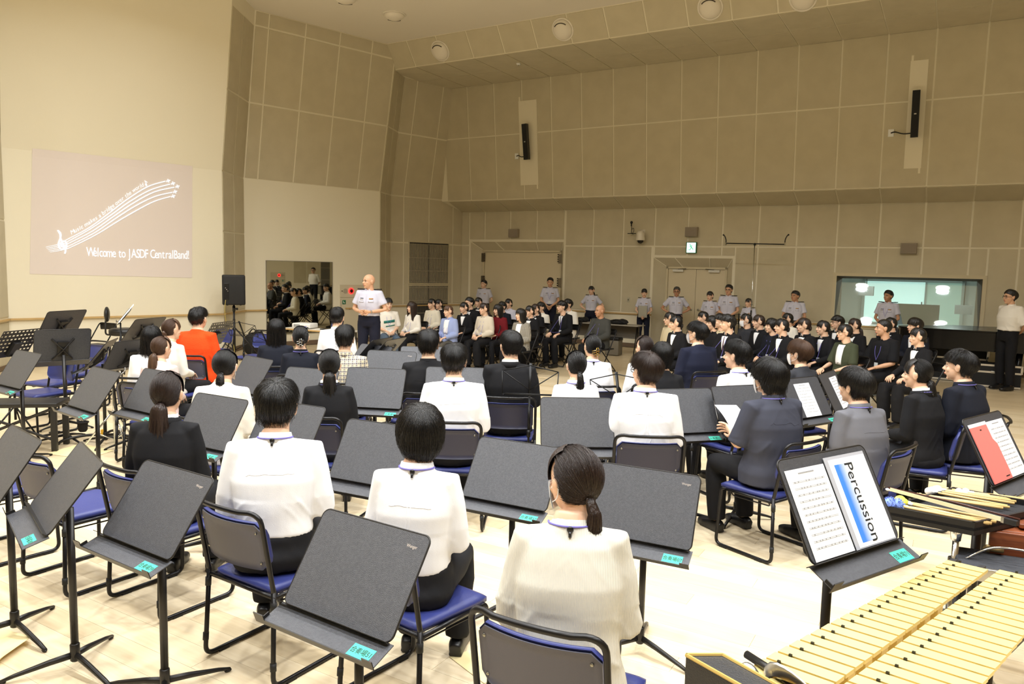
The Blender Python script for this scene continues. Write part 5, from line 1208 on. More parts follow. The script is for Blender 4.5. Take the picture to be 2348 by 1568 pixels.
# ================================================================== furniture prototypes
tubem = mat('black_tube', (38, 37, 38), .3, .6); vinyl = mat('blue_vinyl', (48, 56, 116), .42, spec=.45, bump=(120, .08)); shellm = mat('grey_backrest_plastic', (82, 82, 96), .55, bump=(300, .12)); rubber = mat('rubber_black', (16, 16, 17), .7); screw_m = mat('screw_steel', (150, 148, 140), .3, .9)
vinyl_b = mat('blue_vinyl_back', (40, 46, 92), .45)
PARK = (0, -6.0, 0)
def make_chair():
    t = thing('chair', 'x', 'chair', PARK)
    # seat cushion: rounded, dished, waterfall front
    v = []; f = []; NX, NY = 12, 12; w0, w1 = .225, .205
    def seat_pt(i, j, top):
        x = (i/NX*2-1); y = j/NY*2-1; ex = abs(x)**3; ey = abs(y)**3
        px = x*(w1+(w0-w1)*(y*.5+.5)); py = .01+y*.215
        c = max(abs(x), abs(y))
        if abs(x) > .8 and abs(y) > .8: px *= 1-.04*((abs(x)-.8)/.2)*((abs(y)-.8)/.2); py = .01+y*.215*(1-.04*((abs(x)-.8)/.2)*((abs(y)-.8)/.2))
        if top: z = .455-.022*max(0, c-.72)**1.5*8*.35-.010*(1-x*x)*(1-y*y)-(.010 if y > .9 else 0)
        else: z = .415
        return (px, py, z)
    for top in (1, 0):
        for j in range(NY+1):
            for i in range(NX+1): v.append(seat_pt(i, j, top))
    n = (NX+1)*(NY+1)
    for j in range(NY):
        for i in range(NX):
            a = j*(NX+1)+i; f.append((a, a+1, a+NX+2, a+NX+1)); f.append((n+a, n+a+NX+1, n+a+NX+2, n+a+1))
    ring = [i for i in range(NX+1)]+[j*(NX+1)+NX for j in range(1, NY+1)]+[NY*(NX+1)+i for i in range(NX-1, -1, -1)]+[j*(NX+1) for j in range(NY-1, 0, -1)]
    for k in range(len(ring)): a, b = ring[k], ring[(k+1) % len(ring)]; f.append((a, n+a, n+b, b))
    link('seat', mesh_from('seat', v, f, True), t, vinyl)
    # backrest: curved, cushion in front, shell behind
    def back(name, y0, th, w_, z0, z1, m, r=.035):
        out = []; NXb = 14
        prof = rrect(2*w_, z1-z0, r, 5, 0, (z0+z1)/2); v = []; f = []
        # triangulated fan grid: use strips across x
        xs = np.linspace(-w_, w_, NXb+1); NZ = 6
        for side in (0, 1):
            for i, x in enumerate(xs):
                e = max(0, abs(x)-(w_-r)); cut = r-math.sqrt(max(0, r*r-e*e))
                for j in range(NZ+1):
                    z = (z0+cut)+(z1-z0-2*cut)*j/NZ; lean_ = -(z-.47)*.20
                    y = y0+lean_+.045*(x/w_)**2-.03+(th if side == 0 else 0)*(1-.25*(j in (0, NZ)))
                    v.append((x, y, z))
        n = (NXb+1)*(NZ+1)
        for i in range(NXb):
            for j in range(NZ):
                a = i*(NZ+1)+j; f.append((a, a+1, a+NZ+2, a+NZ+1)); f.append((n+a, n+a+NZ+1, n+a+NZ+2, n+a+1))
        ring = [j for j in range(NZ+1)]+[i*(NZ+1)+NZ for i in range(1, NXb+1)]+[NXb*(NZ+1)+j for j in range(NZ-1, -1, -1)]+[i*(NZ+1) for i in range(NXb-1, 0, -1)]
        for k in range(len(ring)): a, b = ring[k], ring[(k+1) % len(ring)]; f.append((a, b, n+b, n+a))
        return link(name, mesh_from(name, v, f, True), t, m)
    back('backrest_cushion', -.218, .028, .213, .545, .765, vinyl)
    sh = back('backrest_shell', -.226, .008, .213, .540, .757, shellm)
    sm = S().add(tube([(0, 0, 0), (0, -.004, 0)], [.007, .0055], 10)).mesh('screw', True)
    for x in (-.185, .185):
        for z in (.575, .72): link('screw', sm, sh, screw_m, loc=(x, -.256-(z-.47)*.20+.045*(x/.213)**2-.0005, z))
    # frame
    hoop = bend_path([(-.232, -.215, .44), (-.232, -.222, .47), (-.232, -.285, .815), (.232, -.285, .815), (.232, -.222, .47), (.232, -.215, .44)], .06, 6)
    hv = [p.copy() for p in hoop]
    for p in hv:
        if p[2] > .60: p[1] -= .028*(1-(p[0]/.232)**2)*(1 if p[2] > .79 else 0)
    # subdivide the top bar so that it bows
    tp = []
    for i in range(len(hv)-1):
        a, b = hv[i], hv[i+1]; tp.append(a)
        if np.linalg.norm(b-a) > .25 and a[2] > .7 and b[2] > .7:
            for q in np.linspace(.12, .88, 7): m_ = a+(b-a)*q; m_[1] -= .028*(1-(m_[0]/.232)**2); tp.append(m_)
    tp.append(hv[-1]); link('back_hoop', S().add(tube(tp, .0115, 10)).mesh('hoop', True), t, tubem)
    for s in (-1, 1):
        lg = bend_path([(s*.232, -.216, .45), (s*.246, -.236, .013), (s*.246, .215, .013), (s*.222, .205, .405), (s*.21, .16, .41)], .05, 6)
        fr = link('leg_frame', S().add(tube(lg, .0115, 10)).mesh('legf', True), t, tubem)
        for p, q in (((s*.2345, -.2195, .40), (s*.2355, -.221, .36)), ((s*.2435, -.232, .125), (s*.245, -.2335, .09))): link('sleeve', S().add(tube([p, q], .0145, 10)).mesh('slv', True), fr, rubber)
        for y in (-.165, .12): link('foot_pad', mesh_from('fp', *box(s*.246-.0115, s*.246+.0115, y, y+.055, .0, .013)), fr, rubber)
        link('seat_rail', S().add(tube([(s*.225, -.21, .412), (s*.215, .20, .405)], .011, 8)).mesh('rail', True), t, tubem)
        link('rack_rod', S().add(tube(bend_path([(s*.215, -.17, .405), (s*.205, -.175, .378), (s*.205, .12, .372), (s*.215, .13, .40)], .02, 4), .0045, 6)).mesh('rack', True), t, tubem)
    link('crossbar', S().add(tube([(-.23, -.215, .418), (.23, -.215, .418)], .010, 8)).mesh('xb', True), t, tubem)
    link('crossbar', S().add(tube([(-.215, .18, .405), (.215, .18, .405)], .010, 8)).mesh('xb', True), t, tubem)
    return t
CHAIR0 = make_chair(); CH_USED = [False]
def place(proto, used, xy, yaw, label, group):
    if not used[0]:
        used[0] = True; proto.location = (xy[0], xy[1], 0); proto.rotation_euler = (0, 0, -rad(yaw)); proto['label'] = label; proto['group'] = group; return proto
    return copy_tree(proto, (xy[0], xy[1], 0), -rad(yaw), label, group)
shelln = mat('navy_backrest_plastic', (40, 41, 64), .5, bump=(300, .12))
def chair(xy, yaw, label, group='blue vinyl band chairs', navy=False):
    o = place(CHAIR0, CH_USED, xy, yaw, label, group)
    if navy:
        for ch in o.children:
            if ch.name.startswith('backrest_shell'): ch.material_slots[0].link = 'OBJECT'; ch.material_slots[0].material = shelln
    return o
# folding chair for the guests
foldm = mat('folding_chair_black', (26, 26, 28), .45)
def make_fold():
    t = thing('folding_chair', 'x', 'chair', PARK)
    link('seat', S().add(rbox(-.20, .20, -.19, .21, .425, .455, .012)).mesh('fs', True), t, foldm)
    link('backrest', S().add(tube([(-.20, -.25, .74), (-.1, -.275, .745), (0, -.282, .745), (.1, -.275, .745), (.20, -.25, .74)], [(.008, .055)]*5, 12, hint=(0, 1, 0))).mesh('fb', True), t, foldm)
    link('front_frame', S().add(tube(bend_path([(-.215, .26, .012), (-.215, -.25, .80), (.215, -.25, .80), (.215, .26, .012)], .06, 5), .0105, 8)).mesh('ff', True), t, tubem)
    link('rear_frame', S().add(tube(bend_path([(-.19, -.27, .012), (-.19, .19, .42), (.19, .19, .42), (.19, -.27, .012)], .03, 4), .0105, 8)).mesh('fr', True), t, tubem)
    link('floor_bar', S().add(tube([(-.215, .26, .012), (.215, .26, .012)], .0105, 8)).mesh('fbar', True), t, tubem); link('floor_bar', S().add(tube([(-.19, -.27, .012), (.19, -.27, .012)], .0105, 8)).mesh('fbar', True), t, tubem)
    return t
FOLD0 = make_fold(); FD_USED = [False]
def fchair(xy, yaw, label, group='black folding guest chairs'): return place(FOLD0, FD_USED, xy, yaw, label, group)
# ------------------------------------------------------------------ music stand
deskm = mat('stand_desk_black', (68, 69, 74), .38, .1, spec=.5, bump=(420, .35), var=((78, 79, 84), 90)); standm = mat('stand_metal_black', (40, 38, 37), .36, .4); edgem = mat('stand_edge', (120, 116, 108), .3, .7); labm = mat('green_label', (60, 186, 160), .6); ink = mat('ink_black', (20, 24, 24), .7); logo_m = mat('logo_pale', (190, 178, 168), .5)
STM = {}
TRAY_M = T(0, -.003, -.003)@Rx(rad(-35))
def stand_parts():
    DW, DH = .508, .352
    d = S(); P = rrect(DW, DH, .028, 6, 0, DH/2); d.add(prism(P, -.0025, .0025)); STM['desk'] = d.mesh('desk')        # plate in xy, normal z
    e = S(); Q = [(x*1.0, y, .0) for x, y in P[0:15]]; 
    top = [(x, y, 0.0) for x, y in P]; e.add(tube(top, .0036, 6, closed=True)); STM['edge'] = e.mesh('edge', True)
    # below the plate the metal bends forward into a tray with an upturned lip; a thin ledge stands off the bend
    def tr(vf): return xf(vf, TRAY_M)
    s = S(); s.add(tr(box(-.262, .262, -.098, .004, -.0035, 0))); STM['tray'] = s.mesh('tray')
    s = S(); s.add(tr(box(-.235, .225, -.100, -.0965, -.0035, .016))); s.add(tr(box(-.285, -.235, -.100, -.0965, -.0035, .036))); s.add(tr(box(.225, .268, -.100, -.0965, -.0035, .030))); s.add(tr(box(-.262, -.258, -.098, -.06, 0, .012))); STM['lip'] = s.mesh('lip')
    s = S(); s.add(box(-.285, .25, -.001, .0015, .0, .024)); STM['ledge'] = s.mesh('ledge')
    STM['label'] = mesh_from('label', *tr(box(.135, .228, -.086, -.038, .0003, .0010)))
    s = S(); s.add(box(-.05, .05, .06, .22, -.03, -.004)); s.add(tube([(-.09, .02, -.01), (0, .14, -.045), (.09, .02, -.01)], .010, 8)); s.add(tube([(-.10, .25, -.008), (0, .14, -.045), (.10, .25, -.008)], .010, 8)); STM['bracket'] = s.mesh('bracket')
    lg = S(); lg.add(tube([(0, .0, .075), (0, .10, .058), (0, .24, .028), (0, .295, .012)], [(.013, .016), (.013, .014), (.012, .009), (.010, .007)], 10)); lg.add(ell((0, .285, .008), (.011, .018, .008), 10, 6)); STM['leg'] = lg.mesh('leg', True)
    STM['pole'] = S().add(tube([(0, 0, .07), (0, 0, 1.0)], .0165, 14)).mesh('pole', True)
    STM['sleeve'] = S().add(lathe([(.0165, .045), (.021, .05), (.021, .125), (.0175, .13)], 14)).mesh('sleeve', True)
stand_parts()
TXT = {}
def label_text(s):
    if s not in TXT:
        TXT[s] = text_mesh('label_text', s, .026, .0002, 0, .86)
    return TXT[s]
def stand(label, xy, z, yaw, tilt, txt=None, base_rot=20, dx=0.0, logo=False, group='black music stands', perc=False):
    """xy: plan position of the middle of the desk's lower edge, z its height, yaw: direction in which the plate leans away, tilt from horizontal"""
    a = rad(yaw); f = np.array([math.sin(a), math.cos(a)])
    # pole stands behind the plate a little above its lower edge
    dr = .14; po = np.array(xy)+f*(dr*math.cos(rad(tilt))+.045*math.sin(rad(tilt))); zp = z+dr*math.sin(rad(tilt))-.045*math.cos(rad(tilt))
    t = thing('music_stand', label, 'music stand', (po[0], po[1], 0), -a, group)
    M = Matrix.Translation((0, -(dr*math.cos(rad(tilt))+.045*math.sin(rad(tilt))), z)) @ Matrix.Rotation(rad(tilt), 4, 'X')
    def on(nm, me, m, par=t):
        o = link(nm, me, par, m)
        if par is t: o.matrix_local = M
        return o
    d = on('desk', STM['desk'], deskm); on('desk_rim', STM['edge'], standm, d); on('tray', STM['tray'], deskm); on('tray_lip', STM['lip'], standm); on('ledge', STM['ledge'], standm); on('desk_bracket', STM['bracket'], standm)
    if txt:
        lb = on('label', STM['label'], labm)
        o = link('label_text', label_text(txt), lb, ink); o.matrix_local = Matrix((TRAY_M@T(.1815, -.062, .0012)).tolist())
    if logo:
        o = link('maker_logo', label_text('Wenger'), d, logo_m, loc=(.19, .305, .0028), scale=(.62, .62, 1)); 
    link('pole', STM['pole'], t, standm, scale=(1, 1, max(.1, (zp-.05))/1.0)); link('pole_sleeve', STM['sleeve'], t, standm)
    for k in range(3): link('leg', STM['leg'], t, standm, rot=(0, 0, rad(base_rot+120*k)))
    return t, M
def stand_px(label, u, v, z, yaw, tilt, **k):
    p = at_z(u, v, z); return stand(label, (p[0], p[1]), z, yaw, tilt, **k)
paper = mat('paper_white', (244, 244, 246), .8); inkg = mat('print_grey', (150, 150, 152), .8); clearm = mat('plastic_sleeve', (178, 180, 190), .25)
def sheet(name, label, root, M, x0, x1, y0, y1, zo, group=None, staves=10, curve=0.0, m=None):
    """a sheet of music lying on a stand's plate (own object at the stand's place)"""
    W_ = root.matrix_basis @ M
    t = thing(name, label, 'sheet music', W_.translation, 0, group); t.rotation_euler = W_.to_euler()
    NX = 6; v = []; f = []
    for i in range(NX+1):
        for y in (y0, y1):
            x = x0+(x1-x0)*i/NX; v.append((x, y, zo+curve*(2*i/NX-1)**2))
    for i in range(NX): f.append((i*2, i*2+2, i*2+3, i*2+1))
    b = len(v); v += [(x, y, z-.0012) for x, y, z in v]; f += [tuple(b+i for i in q[::-1]) for q in f]; f += [(0, b, b+2*NX, 2*NX), (1, 2*NX+1, b+2*NX+1, b+1), (0, 1, b+1, b), (2*NX, b+2*NX, b+2*NX+1, 2*NX+1)]
    pg = link('page', mesh_from('page', v, f), t, m or paper)
    w = x1-x0; s = S(); h = y1-y0
    for k in range(staves):
        yy = y1-h*(.14+.80*k/max(1, staves)); 
        for q in range(2): s.add(box(x0+w*.10, x1-w*.08, yy-q*.004, yy-q*.004+.0009, zo+.0004, zo+.0008))
        rs = np.random.default_rng(k+int(abs(x0)*1000))
        for q in range(9):
            if rs.uniform() < .75: xx = x0+w*(.14+.76*q/9+rs.uniform(0, .04)); s.add(box(xx, xx+w*.022, yy-.004, yy+.0015, zo+.0004, zo+.0009))
    if staves:
        s.add(box(x0+w*.3, x0+w*.7, y1-h*.06, y1-h*.045, zo+.0004, zo+.0008)); st_ = link('staves', s.mesh('staves'), pg, inkg); st_['kind'] = 'stuff'
    return t
# wire folding stand
wirem = mat('wire_stand_black', (20, 20, 21), .4, .5)
def wire_stand(label, xy, z, yaw, tilt=60, sheets=False, group='folding wire music stands'):
    a = rad(yaw); t = thing('wire_music_stand', label, 'music stand', (xy[0], xy[1], 0), -a, group)
    M = Matrix.Translation((0, 0, z)) @ Matrix.Rotation(rad(tilt), 4, 'X')
    def on(nm, s): o = link(nm, s.mesh(nm, True), t, wirem); o.matrix_local = M; return o
    on('centre_bar', S().add(box(-.012, .012, -.01, .27, -.003, .003)))
    for s in (-1, 1):
        on('arm', S().add(tube([(0, .04, 0), (s*.235, .20, 0)], .0045, 6)).add(tube([(0, .25, 0), (s*.235, .20, 0)], .0045, 6)))
        on('side_bar', S().add(tube([(s*.235, .20, 0), (s*.225, .0, 0)], .0045, 6)).add(tube([(s*.215, -.01, .0), (s*.215, -.01, .03)], .004, 6)))
    on('shelf_bar', S().add(tube([(-.23, 0, 0), (.23, 0, 0)], .005, 6)).add(tube([(-.2, 0, .03), (.2, 0, .03)], .004, 6)))
    link('pole', S().add(tube([(0, .02, .22), (0, .02, z)], .009, 8)).add(tube([(0, .02, .55), (0, .02, z-.1)], .012, 8)).mesh('wp', True), t, wirem)
    link('collar', S().add(tube([(0, .02, .5), (0, .02, .56)], .016, 8)).mesh('wc', True), t, wirem)
    for k in range(3):
        q = rad(30+120*k); d = np.array([math.cos(q), math.sin(q), 0]); link('leg', S().add(tube([V(0, .02, .40), d*.30+V(0, .02, .01)], .008, 6)).add(tube([V(0, .02, .18), d*.16+V(0, .02, .18)], .005, 6)).mesh('wl', True), t, wirem)
    return t, M
def perforated_stand(label, xy, z, yaw, tilt=60, back=True):
    a = rad(yaw); t = thing('perforated_music_stand', label, 'music stand', (xy[0], xy[1], 0), -a, 'perforated music stands')
    M = Matrix.Translation((0, 0, z)) @ Matrix.Rotation(rad(tilt), 4, 'X')
    # plate with punched holes: strips and bridges
    s = S(); nx, ny = 10, 7; w, h = .48, .34; hw, hh = .026, .018
    px, py = w/nx, h/ny
    for j in range(ny):
        y0 = j*py; solid = j in (0,)
        s.add(box(-w/2, w/2, y0, y0+(py-hh), -.001, .001))
        if solid: s.add(box(-w/2, w/2, y0+(py-hh), y0+py, -.001, .001)); continue
        for i in range(nx): s.add(box(-w/2+i*px, -w/2+i*px+(px-hw), y0+(py-hh), y0+py, -.001, .001))
        s.add(box(w/2-.012, w/2, y0+(py-hh), y0+py, -.001, .001))
    s.add(box(-w/2, w/2, h, h+.014, -.001, .001))
    o = link('desk', s.mesh('pd'), t, foldm); o.matrix_local = M
    o = link('ledge', S().add(box(-w/2, w/2, -.002, 0, 0, .05)).add(box(-w/2, w/2, 0, .012, .048, .05)).mesh('pl'), t, foldm); o.matrix_local = M
    o = link('back_plate', S().add(box(-.05, .05, .03, .2, -.035, -.002)).mesh('pb'), t, foldm); o.matrix_local = M
    link('pole', S().add(tube([(0, .06, .2), (0, .06, z+.08)], .012, 8)).mesh('pp', True), t, wirem)
    for k in range(3):
        q = rad(90+120*k); d = np.array([math.cos(q), math.sin(q), 0]); link('leg', S().add(tube([V(0, .06, .35), d*.28+V(0, .06, .01)], .009, 6)).mesh('pleg', True), t, wirem)
    return t

# ================================================================== the band (players seen from behind)
def seat_for(pi, label, yaw=None, kind='blue', back=.02, navy=False):
    p, d = pi; a = rad(yaw) if yaw is not None else None
    f = d['f'] if a is None else np.array([math.sin(a), math.cos(a), 0]); yw = math.degrees(math.atan2(f[0], f[1]))
    xy = d['root'][:2]+f[:2]*back
    return chair(xy, yw, label, navy=navy) if kind == 'blue' else fchair(xy, yw, label)
BG = 'seated players'
def view_yaw(u): return math.degrees(math.atan((u-CX)/F_PX))
def pl(label, short, u, v, z, rel, ch=None, **k):
    """rel: body turned right (+) or left (-) of facing straight away from the camera; hr: the same for the head"""
    z = z-(.02 if v > 850 else .04); yaw = view_yaw(u)+rel; k['hy'] = k.pop('hr', rel)-rel
    pi = person(label, u, v, z, yaw, **k); seat_for(pi, 'blue vinyl band chair under the %s' % short, ch, navy=(v < 850 and u > 560)); return pi
pl('man in a white dress shirt seen from behind, tousled black hair', 'man in the white dress shirt near the front', 634, 877, 1.345, 10, hr=8, ch=33, fit='regular', hair=('short', 'black'), strands=2600, extras=('yoke', 'belt', 'lanyard'), fine=True, seed=1, lean=.10, width=1.06)
pl('woman in a black suit jacket with a long low dark ponytail', 'woman in the black suit with the long low ponytail', 381, 855, 1.30, 20, hr=24, ch=33, female=True, top=('suit', 'black'), hem='out', hair=('tail', 'dark'), strands=2600, fine=True, seed=2, fit='regular', width=1.0, shoulders=1.04)
pl('woman in a white blouse with a short rounded black bob', 'woman with the rounded black bob', 962, 937, 1.30, 14, hr=-2, ch=38, female=True, fit='regular', hair=('bob', 'black'), strands=3000, extras=('yoke', 'pleat', 'lanyard'), fine=True, seed=3, lean=.06, width=1.05)
pl('woman in a cream ribbed cardigan and face mask with a brown tipped ponytail', 'woman in the cream ribbed cardigan', 1316, 1030, 1.30, 2, hr=-34, ch=27, female=True, top=('knit', 'knit'), fit='loose', hem='long', hair=('tailtip', 'dark'), strands=2800, extras=('mask', 'lanyard'), fine=True, seed=4, lean=.12, width=1.06, hp=-4)
pl('man in a white shirt and glasses with wavy dark brown hair', 'man in the white shirt with wavy brown hair', 1482, 812, 1.36, -8, hr=-36, ch=2, fit='regular', hair=('short', 'dark'), strands=2400, extras=('yoke', 'pleat', 'glasses', 'lanyard'), fine=True, seed=5, lean=.08, width=1.06)
P6 = pl('person in a dark slate short-sleeved shirt and mask holding a sheet, shaggy black hair', 'person in the dark slate short-sleeved shirt', 1768, 826, 1.35, -40, hr=-50, ch=-36, kind='sit_paper', fit='loose', sleeve='elbow', hem='out', top=('shirt', 'slate'), hair=('shaggy', 'black'), strands=2600, extras=('yoke', 'mask', 'lanyard'), fine=True, seed=6, lean=.06, width=1.06)
pl('person in a grey collared shirt with short glossy black hair', 'person in the grey collared shirt', 1966, 848, 1.31, -46, hr=-58, ch=-44, fit='loose', hem='out', top=('shirt', 'grey'), female=True, hair=('pixie', 'black'), strands=2000, extras=('yoke', 'lanyard'), fine=True, seed=7, lean=.10, width=1.06)
pl('woman in a black suit with a ponytail facing left in profile', 'woman in the black suit facing left in profile', 2110, 825, 1.30, -58, hr=-76, ch=-60, female=True, top=('suit', 'black'), hem='out', hair=('tail', 'black'), strands=1800, extras=('lanyard',), fine=True, seed=2, lean=.08, width=1.06)
pl('man in a dark navy shirt with short black hair facing left in profile', 'man in the dark navy shirt in profile', 2207, 806, 1.36, -62, hr=-78, ch=-62, top=('shirt', 'navyblack'), hem='out', fit='loose', hair=('short', 'black'), strands=1600, extras=('lanyard',), seed=8, lean=.06, width=1.06)
pl('man in a white shirt with thick black hair in the middle row', 'man in the white shirt in the middle row', 1042, 792, 1.36, 0, hr=4, ch=3, fit='regular', hair=('short', 'black'), strands=1500, extras=('yoke', 'lanyard'), seed=1, fine=True, lean=.06, width=1.06)
pl('woman in a black suit with a straight ponytail between two music stands', 'woman in the black suit between two music stands', 755, 803, 1.30, 4, hr=0, ch=14, female=True, top=('suit', 'black'), hem='out', hair=('tail', 'black'), strands=1600, extras=('lanyard',), seed=2, width=1.0, shoulders=1.04)
pl('woman in a cream top and mask with a black ponytail at left', 'woman in the cream top with the mask', 514, 804, 1.29, 22, hr=20, ch=26, female=True, top=('knit', 'ivory'), fit='loose', hem='out', hair=('tailshort', 'black'), strands=1400, extras=('mask',), bottom=('skirt', 'ivory'), seed=4, lean=.1, width=1.08)
pl('man in a bright orange fleece jacket with black hair', 'man in the orange fleece', 454, 707, 1.38, 30, hr=32, top=('jacket', 'orange'), fit='loose', hem='out', hair=('short', 'black'), strands=900, bottom=('regular', 'tan'), seed=9, width=1.06)
pl('woman in a cream cardigan with a black shoulder strap and pinned brown hair', 'woman in the cream cardigan beside the orange fleece', 391, 732, 1.30, 42, hr=58, female=True, top=('knit', 'ivory'), fit='regular', hem='out', hair=('bun', 'brown'), strands=700, seed=4)
pl('woman in white with long black hair fading to blonde', 'woman with the black to blonde hair', 345, 750, 1.30, 24, hr=10, female=True, top=('shirt', 'white'), fit='regular', hem='out', hair=('long', 'black'), strands=900, seed=3)
pl('woman in a pale pink top with a light brown ponytail', 'woman in the pale pink top', 368, 772, 1.24, 32, hr=46, female=True, top=('knit', 'pink'), fit='regular', hem='out', hair=('tail', 'brown'), strands=900, seed=4)
pl('woman in a navy top with long straight black hair', 'woman with the long straight black hair', 633, 734, 1.32, 4, hr=0, female=True, top=('jacket', 'navyblack'), fit='regular', hem='out', hair=('long', 'black'), strands=900, seed=2)
pl('woman in a black shirt with hair gathered in a silver claw clip', 'woman with the silver claw clip', 689, 749, 1.30, 0, hr=0, female=True, top=('shirt', 'navyblack'), fit='regular', hem='out', hair=('bun', 'black'), strands=900, extras=('clip', 'lanyard'), seed=3)
pl('man in a white shirt seated by the projector table', 'man in the white shirt by the projector table', 773, 707, 1.37, 10, hr=12, top=('shirt', 'white'), fit='regular', hair=('neat', 'black'), strands=500, seed=1)
pl('man in a cream and navy plaid shirt', 'man in the plaid shirt', 791, 749, 1.35, 8, hr=10, top=('shirt', 'plaid'), fit='regular', hem='out', hair=('short', 'black'), strands=800, seed=5)
pl('man in a black shirt with straight black hair in the centre', 'man in the black shirt in the centre', 983, 760, 1.36, 0, hr=4, top=('shirt', 'black'), fit='loose', hem='out', hair=('short', 'black'), strands=1000, extras=('yoke',), seed=6, width=1.05)
pl('man in a black suit with neat black hair beside a wire stand', 'man in the black suit beside the wire stand', 1171, 762, 1.38, -4, hr=-20, ch=2, top=('suit', 'black'), fit='regular', hem='out', hair=('neat', 'black'), strands=1000, seed=2, width=1.06)
pl('woman in a white blouse with a short black ponytail behind a music stand', 'woman in the white blouse with the short ponytail', 1322, 806, 1.29, -6, hr=-20, female=True, fit='regular', hair=('tailshort', 'black'), strands=1200, extras=('lanyard',), seed=3)
pl('woman in a white top with a gold claw clip in black hair', 'woman with the gold claw clip', 1359, 768, 1.31, -10, hr=-26, female=True, top=('knit', 'white'), fit='loose', hem='out', hair=('bun', 'black'), strands=1000, extras=('clipgold', 'lanyard'), seed=4)
pl('woman with tied dark brown hair half hidden behind the man with glasses', 'half hidden woman with tied brown hair', 1479, 771, 1.29, -24, hr=-42, female=True, top=('shirt', 'white'), fit='regular', hair=('bun', 'dark'), strands=500, seed=3)
pl('woman in black with a smooth chin-length black bob', 'woman in black with the chin-length bob', 1521, 789, 1.30, -14, hr=-12, female=True, top=('jacket', 'black'), fit='regular', hem='out', hair=('bob', 'black'), strands=1200, seed=2)
pl('man in a navy sweater, grey mask and glasses', 'man in the navy sweater', 1600, 740, 1.37, -36, hr=-66, top=('knit', 'navy'), fit='loose', hem='out', hair=('short', 'black'), strands=1000, extras=('maskg', 'glasses'), seed=4, width=1.06)
P28 = pl('man in a white shirt with wavy black hair turned to the left', 'man in the white shirt turned to the left', 1692, 783, 1.36, -42, hr=-66, fit='regular', hair=('short', 'black'), strands=1200, extras=('lanyard',), seed=5, lean=.06)
pl('person in a dark grey jacket and white mask with reddish brown hair', 'person in the dark grey jacket with the white mask', 1836, 783, 1.31, -46, hr=-66, female=True, top=('jacket', 'charcoal'), fit='regular', hem='out', hair=('pixie', 'brown'), strands=1000, extras=('mask',), seed=2)
# ------------------------------------------------------------------ guests on folding chairs: left group
GG = 'seated guests'
def guest(label, short, u, v, z, yaw, **k):
    k.setdefault('group', GG); z = z-(.085 if u < 1450 else .055); pi = person(label, u, v, z, yaw, **k); seat_for(pi, 'black folding chair under the %s' % short, None, 'fold', .0); return pi
YL = 205
A1_ = guest('man in a white t-shirt with a green script print behind the officer', 'man in the green print t-shirt', 890, 684, 1.34, 160, top=('tee', 'ivory'), fit='loose', sleeve='elbow', hem='out', bottom=('regular', 'denim'), hair=('short', 'black'), hy=-10, extras=('lanyardf',))
guest('woman with long brown hair in a white sleeved black pinafore dress', 'woman in the pinafore dress', 945, 692, 1.28, 208, female=True, top=('dress', 'ivory'), fit='slim', hem='in', bottom=('skirt', 'black'), hair=('long', 'dark'), hy=22, extras=('lanyardf',), kind='sit_lap')
guest('woman in a cream cardigan with short black hair and lanyard', 'woman in the cream cardigan among the guests', 991, 685, 1.29, 206, female=True, top=('knit', 'cream'), fit='loose', hem='out', hair=('bun', 'black'), hy=20, extras=('lanyardf',))
guest('woman in dark clothes half hidden behind the cream cardigan', 'half hidden woman behind the cream cardigan', 1007, 686, 1.28, 205, female=True, top=('suit', 'black'), hem='out', hair=('bun', 'black'), hy=16)
guest('woman in an open light blue shirt over white', 'woman in the light blue shirt', 1029, 700, 1.27, 210, female=True, top=('shirt', 'blue'), fit='loose', hem='out', bottom=('regular', 'olivegrey'), hair=('bun', 'brown'), hy=20, extras=('lanyardf', 'innertee'))
guest('woman in a black suit between the blue shirt and the beige blouse', 'woman in the black suit beside the blue shirt', 1065, 693, 1.29, 208, female=True, top=('suit', 'black'), hem='out', hair=('bun', 'black'), hy=20)
guest('man in a black suit and tie in the second guest row', 'man in the black suit in the second guest row', 1077, 682, 1.36, 206, top=('suit', 'black'), hem='out', hair=('neat', 'black'), hy=22, extras=('tie',))
guest('woman in black behind the woman in the beige blouse', 'woman in black behind the beige blouse', 1098, 682, 1.29, 206, female=True, top=('suit', 'black'), hem='out', hair=('bun', 'black'), hy=18)
guest('woman in a beige blouse and wide black trousers with a brown ponytail', 'woman in the beige blouse', 1111, 695, 1.31, 212, female=True, top=('shirt', 'beige'), fit='loose', hem='in', bottom=('wide', 'black'), hair=('tail', 'dark'), hy=26, extras=('lanyardf',))
guest('woman in a dark red sweater with long black hair', 'woman in the dark red sweater', 1143, 698, 1.28, 212, female=True, top=('knit', 'red'), fit='loose', hem='out', hair=('lob', 'black'), hy=22)
guest('person in dark clothes behind the dark red sweater', 'dark clad person behind the sweater', 1152, 692, 1.27, 208, top=('suit', 'navyblack'), hem='out', hair=('short', 'black'), hy=18)
guest('person in a pale lilac shirt in the rear guest row', 'person in the pale lilac shirt', 1167, 685, 1.29, 208, female=True, top=('shirt', 'uniform'), fit='loose', hem='out', hair=('bun', 'black'), hy=16, extras=('lanyardf',))
guest('woman in a grey checked jacket with a black bob and fringe', 'woman in the grey checked jacket', 1195, 708, 1.27, 216, female=True, top=('jacket', 'check'), fit='loose', hem='out', hair=('lob', 'black'), hy=24, extras=('innertee',))
guest('woman in a black suit beside the grey checked jacket', 'woman in the suit beside the checked jacket', 1216, 701, 1.29, 214, female=True, top=('suit', 'black'), hem='out', hair=('bun', 'black'), hy=22)
guest('woman in black with dark brown hair in the second row', 'woman in black in the second row', 1229, 697, 1.28, 214, female=True, top=('suit', 'black'), hem='out', hair=('tail', 'dark'), hy=20)
